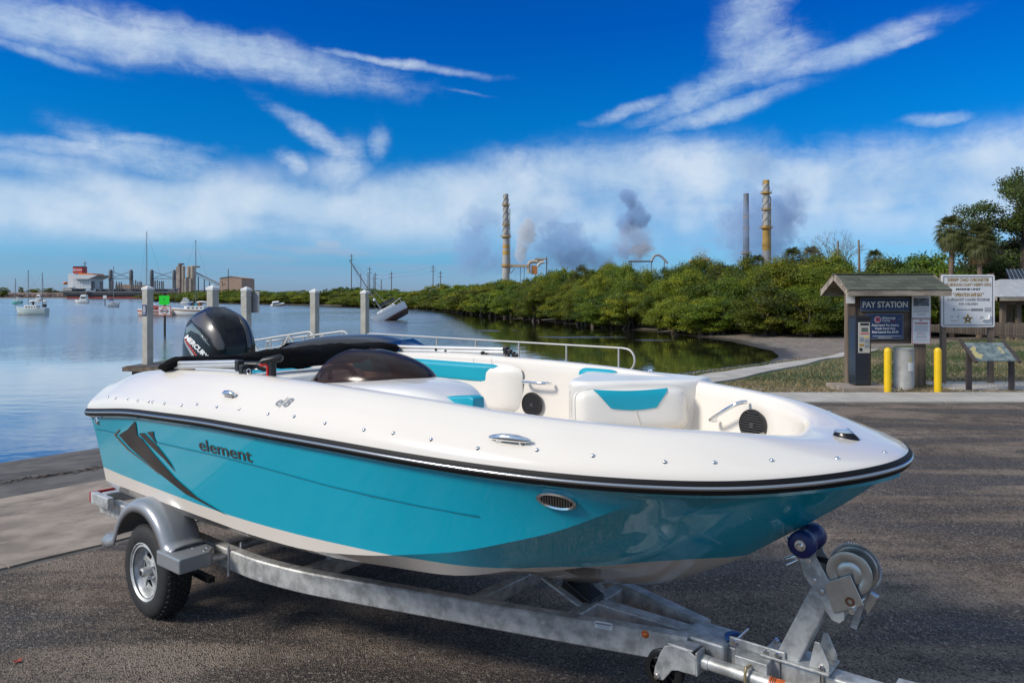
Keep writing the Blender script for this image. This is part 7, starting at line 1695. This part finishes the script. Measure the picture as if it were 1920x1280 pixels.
MB().box((SXp(138), 7.95, SZp(505.5)), (12 * q, .1, 1.6 * q)).build('funnel_band', SHW, fn); MB().box((SXp(130), 7.9, SZp(505.5)), (4.2 * q, .15, 4.2 * q), rot=Matrix.Rotation(R(45), 3, 'Y')).build('funnel_emblem', SHW, fn); MB().box((SXp(130), 7.8, SZp(505.5)), (2.2 * q, .15, 2.2 * q), rot=Matrix.Rotation(R(45), 3, 'Y')).build('funnel_emblem', SRED, fn)
extr('roof_boats', [(143, 511.5), (170, 512.5), (170, 515), (143, 515)], 3, 21, SOR); MB().sphere((SXp(124), -1, SZp(531)), (4 * q, 2.2, 2.7 * q)).build('lifeboat', SOR, ship, smooth=60)
MB().tube([(SXp(147), 10, SZp(512)), (SXp(147), 10, SZp(489))], .3, 6).build('radar_mast', SHG, ship); MB().box((SXp(147), 10, SZp(493)), (8 * q, .4, .5)).build('radar_arm', SHG, ship); MB().box((SXp(146), 10, SZp(497)), (6 * q, .4, .4)).build('radar_arm', SHG, ship)
for r in range(4):
    for k in range(5): 
        if r < 3 or k in (1, 2): MB().box((SXp(144 + 5 * k), 1.95, SZp(521.5 + 5 * r if r < 3 else 537)), (1.1 * q, .12, 1.1 * q)).build('window', WINDOWD, br_o)
for px in (193.8, 232.8, 272, 315):
    cr_ = MB(); w_ = 3.2 * q; cr_.lathe([(w_ * 1.02, SZp(541)), (w_, SZp(527)), (w_ * 1.15, SZp(524)), (w_ * 1.1, SZp(508)), (w_ * .7, SZp(505)), (0, SZp(504.5))], 10, M=Matrix.Translation((SXp(px), 12, 0))); cr_.build('crane_tower', SHG, ship, smooth=40)
for a, b in ((193.8, 232.8), (272, 315)):
    MB().bar((SXp(a), 12, SZp(522)), (SXp(b), 12, SZp(521.5)), 1.2, 1.1 * q).build('crane_jib', SHG, ship)
    for p1, p2 in (((a, 506.5), (b - 4, 520)), ((a, 508), (b - 6, 520)), ((b, 506.5), (a + 4, 520)), ((b, 508), (a + 6, 520))): MB().tube([(SXp(p1[0]), 12, SZp(p1[1])), (SXp(p2[0]), 12, SZp(p2[1]))], .13, 4).build('crane_cable', SHG, ship)
for px, top in ((138, 527), (140.5, 527), (167, 526), (170, 526.5), (172.5, 528), (185, 528), (188, 528), (203, 526), (206, 526), (209, 526), (215, 528), (220, 529), (224, 529), (243, 525), (246, 526), (251, 525), (255, 528), (259, 528), (262, 528), (285, 525), (288, 526), (292, 525), (296, 527), (300, 527), (303, 527), (325, 525), (329, 526), (333, 526)):
    MB().box((SXp(px), 3, (SZp(top) + SZp(545)) / 2), (1.5 * q, 1, SZp(top) - SZp(545))).build('stanchion', SHG, ship)
extr('hatch_coaming', [(174, 541.5), (325, 541.5), (325, 546), (174, 546)], 4, 20, SHG); extr('deck_cargo', [(206, 533), (265, 534), (265, 542), (206, 542)], 9, 15, mat('cargo_buff', (.38, .27, .2), .7, var=.3, vs=.3)); extr('poop_rail', [(117, 539), (133, 539), (133, 545), (116, 545)], 1, 23, mat('pale_machinery', (.42, .41, .38), .7, var=.4, vs=.5))
MB().bar((SXp(160), -.8, SZp(552)), (SXp(167), -.8, SZp(545)), .8, .8).build('gangway', mat('gangway_brown', (.14, .10, .08), .7), ship)
# silos, conveyor, store
Yi = 540.0; k = Yi / FPX; IXp = lambda px: (px - 352) * k; IZp = lambda py: (HOR - py) * k + CAMH
si = thing('silo_tower', 'tan silo tower block with a sloping conveyor above the mangroves', 'silo', ((352 - 960) * k, Yi, 0)); TAN = mat('silo_tan', (.38, .32, .26), .9, var=.2, vs=.12, dirt=(.22, .13, .1, .6), dirts=.15); TAN2 = mat('store_tan', (.42, .28, .20), .9, var=.08, vs=.1); DKS = mat('dark_steelwork', (.12, .11, .11), .8)
MB().box((IXp(337.5), 0, IZp(520) / 1), (7 * k, 7, 40 * k * 1.0)).build('tower_block', TAN, si)
for px, yt, r, m_ in ((340, 495, 3.6, mat('silo_rust', (.20, .13, .12), .9, var=.3, vs=.2)), (346, 499, 3.2, TAN), (357, 500, 4.5, TAN), (364, 498, 4.5, TAN)):
    MB().lathe([(r * k, -2), (r * k, IZp(yt + 1)), (r * k * .7, IZp(yt))], 16, M=Matrix.Translation((IXp(px), -2, 0)), cap=True).build('silo', m_, si, smooth=40)
MB().box((IXp(362), 2, IZp(500)), (16 * k, 6, 3 * k)).build('head_house', TAN, si); MB().box((IXp(340), 0, IZp(495)), (7 * k, 4, 2.5 * k)).build('head_house', DKS, si)
for px, yt in ((357, 520), (362, 522), (353, 522)): MB().box((IXp(px), -4, (IZp(yt)) / 2), (4 * k, 3, IZp(yt))).build('plant_block', DKS if px == 357 else TAN, si)
MB().bar((IXp(356), 0, IZp(506)), (IXp(423), 0, IZp(538)), 2.4, 2.0 * k, up=(0, 0, 1)).build('conveyor', mat('conveyor_grey', (.25, .24, .23), .8), si); MB().bar((IXp(356), .4, IZp(512)), (IXp(420), .4, IZp(539)), .4, .5 * k).build('conveyor_truss', DKS, si)
for px in (363, 372, 383, 393, 405): MB().box((IXp(px), 0, IZp(512 + (px - 356) * .48) / 2), (.9 * k, 1, IZp(510 + (px - 356) * .48))).build('trestle', DKS, si)
st_b = thing('warehouse', 'plain tan warehouse with a low pitched roof right of the conveyor', 'building', ((452 - 960) * k, Yi - 20, 0)); k = (Yi - 20) / FPX
g = MB(); w_ = 20.5 * k; zt, zp = (HOR - 521.5) * k + CAMH, (HOR - 519) * k + CAMH
g.add([(-w_, 0, 0), (w_, 0, 0), (w_, 26, 0), (-w_, 26, 0), (-w_, 0, zt), (0, 0, zp + .3), (w_, 0, zt), (-w_, 26, zt), (0, 26, zp + .3), (w_, 26, zt)], [(0, 1, 6, 5, 4), (1, 2, 9, 6), (2, 3, 7, 8, 9), (3, 0, 4, 7)]); g.build('wall', TAN2, st_b)
g = MB(); g.add([(-w_ - .3, -.4, zt + .1), (0, -.4, zp + .45), (w_ + .3, -.4, zt + .1), (-w_ - .3, 26.4, zt + .1), (0, 26.4, zp + .45), (w_ + .3, 26.4, zt + .1)], [(0, 1, 4, 3), (1, 2, 5, 4)]); g.build('roof', TAN2, st_b)
for px, py in ((436, 529), (440, 533), (437, 534)): MB().box(((px - 452) * k, -.05, (HOR - py) * k + CAMH), (1.4 * k, .15, 2 * k)).build('opening', WINDOWD, st_b)
# utility poles and lines
Yp = 400.0; kp = Yp / FPX; poles_ = [(428, 504), (659, 476), (676.5, 512), (690, 513), (693, 500.5), (701, 517), (703.5, 511), (715, 524), (734, 509), (812, 497), (826, 508), (1024.5, 482)]
PM = mat('pole_grey', (.12, .11, .11), .9)
POS = {'0': 'left of the warehouse'}
names = ['thin utility pole just left of the tan warehouse', 'tall utility pole behind the tip of the leaning mast', 'utility pole right of the leaning mast tip', 'shorter utility pole of the pair in the middle of the line', 'taller utility pole of the pair in the middle of the line', 'low thin utility pole in the middle of the line', 'utility pole right of the middle pair', 'lowest utility pole of the line above the mangroves', 'utility pole between the leaning mast and the two right poles', 'tall utility pole left of the power station smoke', 'utility pole at the edge of the power station smoke', 'utility pole beside the power station ducts']
for (px, yt), lab in zip(poles_, names):
    o = thing('utility_pole', lab, 'utility pole', ((px - 960) * kp, Yp, 0), 0, 'utility poles'); h = (HOR - yt) * kp + CAMH
    MB().tube([(0, 0, -.5), (0, 0, h)], [.28, .20], 7).build('pole', PM, o, smooth=60)
    if yt < 512 and px != 428:
        for dz in (1.2, 3.2): MB().box((0, 0, h - dz), (2.6, .2, .2)).build('crossarm', PM, o)
pw_ = thing('power_lines', 'sagging power lines strung between the distant utility poles', 'power line', ((734 - 960) * kp, Yp, 0)); 
for (a, ya), (b, yb_) in zip([poles_[i] for i in (1, 4, 6, 8, 9)], [poles_[i] for i in (4, 6, 8, 9, 10)]):
    for dz in (1.2, 3.2):
        P = []
        for k_ in range(9): f = k_ / 8; P.append(((a + (b - a) * f - 734) * kp, 0, (HOR - (ya + (yb_ - ya) * f)) * kp + CAMH - dz - 2.4 * f * (1 - f)))
        MB().tube(P, .035, 3, caps=False).build('wire', PM, pw_)
# far left shore: rubble bank and scrub
fb_ = MB(); rg_ = random.Random(2)
for i in range(500):
    px = rg_.uniform(-60, 118); Y = rg_.uniform(1090, 1130); p = at(px, 553, Y); s__ = rg_.uniform(.6, 2.6); fb_.box((p.x, Y, rg_.uniform(-.5, 3.2)), (s__ * 2.4, s__, s__ * .8), rz=rg_.uniform(0, 3))
RUB = mat('shore_rubble', (.26, .19, .16), .95, var=.4, vs=.05, isl=.6); tag(fb_.build('far_shore_rubble', RUB), 'pale rubble bank along the far left shore', None, kind='stuff')
bk_ = MB().box((at(30, 553, 1150).x, 1150, 2.0), (260, 40, 9)).build('far_shore_bank', RUB, bevel=2); tag(bk_, kind='structure')
for px, Y, w, h, lab in ((4, 1085, 22, 14, 'rounded dark tree at the left edge on the far shore'), (40, 1180, 9, 17, 'single ball shaped tree on the far left shore'), (66, 1190, 30, 13, 'low dark tree between the masts of the ketch on the far shore'), (92, 1185, 24, 15, 'broad dark tree right of the ketch masts on the far shore'), (111, 1190, 20, 10, 'low scrubby tree beside the stern of the ship')):
    tree('shore_tree', (px - 960) / FPX * Y, Y, w, h, lab, None, FARC, z=1.0)
# power station
Yq = 640.0; k = Yq / FPX; QZ = lambda py: (HOR - py) * k + CAMH
STG = mat('stack_concrete', (.36, .35, .33), .85, var=.12, vs=.15); STY = mat('stack_ochre', (.42, .26, .06), .8, var=.3, vs=.12, dirt=(.30, .22, .16, .6), dirts=.12); STD = mat('stack_grey', (.16, .18, .21), .8, var=.15, vs=.1)
def stack(px, ytop, r0, r1, label, bands, ochre, strake=True, m=STG, ladder=True):
    o = thing('chimney_stack', label, 'chimney', ((px - 960) * k, Yq, 0)); H_ = QZ(ytop); R0, R1 = r0 * k, r1 * k
    rad = lambda z: R0 + (R1 - R0) * z / H_
    pts = [(rad(z), z) for z in np.linspace(0, H_, 24)]
    MB().lathe(pts + [(R1 * .8, H_)], 24, cap=True).build('shaft', m, o, smooth=40)
    for (z0_, z1_) in ochre: MB().lathe([(rad(QZ(z0_)) + .05, QZ(z0_)), (rad(QZ(z1_)) + .05, QZ(z1_))], 24).build('painted_band', STY, o, smooth=60)
    for py, w_ in bands:
        z = QZ(py); rr_ = rad(z); po = MB().lathe([(rr_, z - .8), (rr_ + w_ * k, z - .3), (rr_ + w_ * k, z + .2), (rr_, z + .2)], 24).build('platform', STY, o)
        MB().tube(ringpts((0, 0, z + 1.6), (0, 0, 1), rr_ + w_ * k * .95, 24), .12, 4, closed=True).build('platform_rail', STY, po)
        for q_ in range(12): a = q_ * math.pi / 6; MB().tube([((rr_ + w_ * k * .95) * math.cos(a), (rr_ + w_ * k * .95) * math.sin(a), z), ((rr_ + w_ * k * .95) * math.cos(a), (rr_ + w_ * k * .95) * math.sin(a), z + 1.6)], .09, 3).build('rail_post', STY, po)
    if strake:
        for ph in (0, 2.09, 4.19):
            P = []
            for q_ in range(60):
                z = QZ(strake) + (H_ * .985 - QZ(strake)) * q_ / 59; a = ph + q_ * .20; P.append(((rad(z) + .15) * math.cos(a), (rad(z) + .15) * math.sin(a), z))
            MB().tube(P, .22, 4).build('helical_strake', DKS, o)
    if ladder:
        MB().box((rad(H_ * .5) + .6, -.6, H_ * .55), (.7, .5, H_ * .62)).build('ladder_cage', STY, o)
    return o
s1_ = stack(948.5, 364, 7.6, 4.6, 'tall grey stack with spiral strakes and rusty ochre base, left of the smoke', [(385, 2.6), (422, 1.4), (444, 4.2), (499, 3.0)], [(447, 443), (466, 459), (478, 470), (499, 496)], 440)
s2_ = stack(1436.5, 338, 7.4, 5.8, 'tall ochre painted stack with railed platforms, tallest of the three', [(362.5, 4.4), (393.5, 3.0), (427.5, 5.6), (461, 1.2)], [(470, 423), (345, 338), (366, 360)], 428)
s3_ = stack(1399, 363, 6.6, 4.8, 'plain dark grey stack half hidden in smoke beside the ochre one', [(475, 4.0), (430, .9), (407, .8)], [], None, STD, ladder=False)
dk = thing('duct_works', 'ochre and grey ductwork with a bent pipe at the foot of the left stack', 'industrial plant', ((990 - 960) * k, Yq, 0)); DX_ = lambda px: (px - 990) * k
DUC = mat('duct_buff', (.40, .34, .26), .7, var=.15, vs=.2); RST = mat('rust_orange', (.40, .16, .05), .85, var=.3, vs=.2)
MB().box((DX_(971), 0, QZ(498.5)), (38 * k, 3.5, 6 * k)).build('duct', DUC, dk, bevel=.3)
MB().tube(swayed([(DX_(992), 0, QZ(512)), (DX_(991), 0, QZ(500)), (DX_(993), 0, QZ(493)), (DX_(999), 0, QZ(490.5)), (DX_(1008), 0, QZ(491))], 16), 3.4 * k, 14).build('bend_pipe', DUC, dk, smooth=60)
MB().tube(swayed([(DX_(1008), -3, QZ(500)), (DX_(1012), -3, QZ(494)), (DX_(1020), -3, QZ(492))], 10), 2.6 * k, 12).build('bend_pipe', mat('duct_pale', (.45, .44, .42), .6), dk, smooth=60)
MB().box((DX_(1002), 2, QZ(506)), (11 * k, 5, 16 * k)).build('rust_tower', RST, dk); MB().box((DX_(1014), 2, QZ(485)), (23 * k, 5, 2 * k)).build('gantry', DUC, dk); MB().box((DX_(1012), 2, QZ(489)), (15 * k, 4, 6 * k)).build('hopper', DUC, dk)
for px in (1025.5, 1004, 983, 976): MB().box((DX_(px), 1, QZ(481 if px == 1025.5 else 500) / 2), (1.0 * k, 1, QZ(481 if px == 1025.5 else 500))).build('column', DKS, dk)
MB().bar((DX_(957), -1, QZ(514)), (DX_(965), -1, QZ(503)), 1 * k, 1 * k).build('strut', DKS, dk)
d2 = thing('pipe_bridge', 'grey pipe bridge with an arched duct above the mangroves, between the stacks', 'industrial plant', ((1215 - 960) * k, Yq, 0)); EX_ = lambda px: (px - 1215) * k
MB().tube([(EX_(1178), 0, QZ(490)), (EX_(1224), 0, QZ(490))], 1.6 * k, 10).build('pipe', DKS, d2, smooth=60); MB().tube(swayed([(EX_(1221), 0, QZ(490)), (EX_(1226), 0, QZ(481)), (EX_(1233), 0, QZ(478)), (EX_(1241), 0, QZ(482)), (EX_(1252), 0, QZ(494))], 20), 2.2 * k, 12).build('arched_duct', mat('arch_grey', (.30, .30, .32), .6), d2, smooth=60)
for px in (1184, 1222, 1246): MB().box((EX_(px), 1, QZ(490) / 2), (1.2 * k, 1, QZ(490))).build('column', DKS, d2)
MB().box((EX_(1310), 0, QZ(491)), (34 * k, 6, 8 * k)).build('plant_block', DUC, d2); MB().box((EX_(1322), 0, QZ(487)), (16 * k, 5, 8 * k)).build('plant_block', mat('pale_plant', (.42, .40, .38), .7), d2)
# drifting smoke and steam
SMK = bpy.data.materials.new('smoke_volume'); SMK.use_nodes = True; nt = SMK.node_tree; nt.nodes.clear()
_o = nd('ShaderNodeTexCoord').outputs['Object']; _l = nd('ShaderNodeVectorMath', operation='LENGTH'); lk(_o, _l.inputs[0]); _g = nd('ShaderNodeNewGeometry').outputs['Position']; _n = noise(_g, .075, 8, .64, .3)
_d = mth('MULTIPLY', mrange(mth('ADD', mth('SUBTRACT', 1.0, _l.outputs['Value']), mth('MULTIPLY', mth('SUBTRACT', _n, .5), 2.3)), .26, .42), mrange(_l.outputs['Value'], 1.0, .8))
_oi = nd('ShaderNodeObjectInfo'); _v = nd('ShaderNodeVolumePrincipled'); lk(_oi.outputs['Color'], _v.inputs['Color']); lk(mth('MULTIPLY', _d, mth('MULTIPLY', _oi.outputs['Alpha'], .072)), _v.inputs['Density']); _v.inputs['Anisotropy'].default_value = .1
_out = nd('ShaderNodeOutputMaterial'); lk(_v.outputs[0], _out.inputs['Volume'])
sph = MB().sphere((0, 0, 0), 1.0, 20, 12).build('smoke', SMK, mesh_only=True)
for px, py, a, b, Y, c, al in ((986, 440, 26, 42, 690, (.97, .97, .98), 1.7), (976, 474, 16, 26, 690, (.97, .97, .98), 1.5), (900, 410, 50, 34, 700, (.50, .70, .98), .36), (888, 470, 58, 66, 700, (.50, .68, .98), .30), (1055, 462, 86, 66, 710, (.48, .67, .98), .40), (1012, 408, 70, 46, 710, (.55, .74, .98), .22), (960, 490, 120, 40, 730, (.50, .68, .98), .30), (1178, 372, 24, 26, 720, (.46, .64, .94), 1.5), (1196, 404, 30, 34, 718, (.46, .64, .94), 1.3), (1170, 420, 26, 26, 722, (.5, .66, .94), 1.0), (1188, 452, 48, 52, 720, (.76, .82, .97), .55), (1120, 488, 130, 44, 720, (.52, .68, .98), .48), (1205, 468, 30, 22, 715, (.96, .96, .98), 1.3),
                               (1432, 425, 92, 98, 700, (.46, .67, .98), .38), (1482, 388, 52, 64, 690, (.46, .67, .98), .36), (1376, 430, 54, 70, 620, (.50, .69, .98), .28), (1420, 310, 50, 54, 700, (.6, .72, .90), .15), (1440, 480, 110, 40, 700, (.48, .67, .98), .30), (1312, 478, 30, 26, 700, (.62, .70, .88), .45), (880, 505, 70, 22, 720, (.6, .68, .9), .3)):
    o = put('smoke', sph); o.location = at(px, py, Y); o.scale = (a / FPX * Y, min(a, b) / FPX * Y, b / FPX * Y); o.color = (*c, al); tag(o, 'drifting grey blue smoke by the power station stacks', None, 'power station smoke', 'stuff')
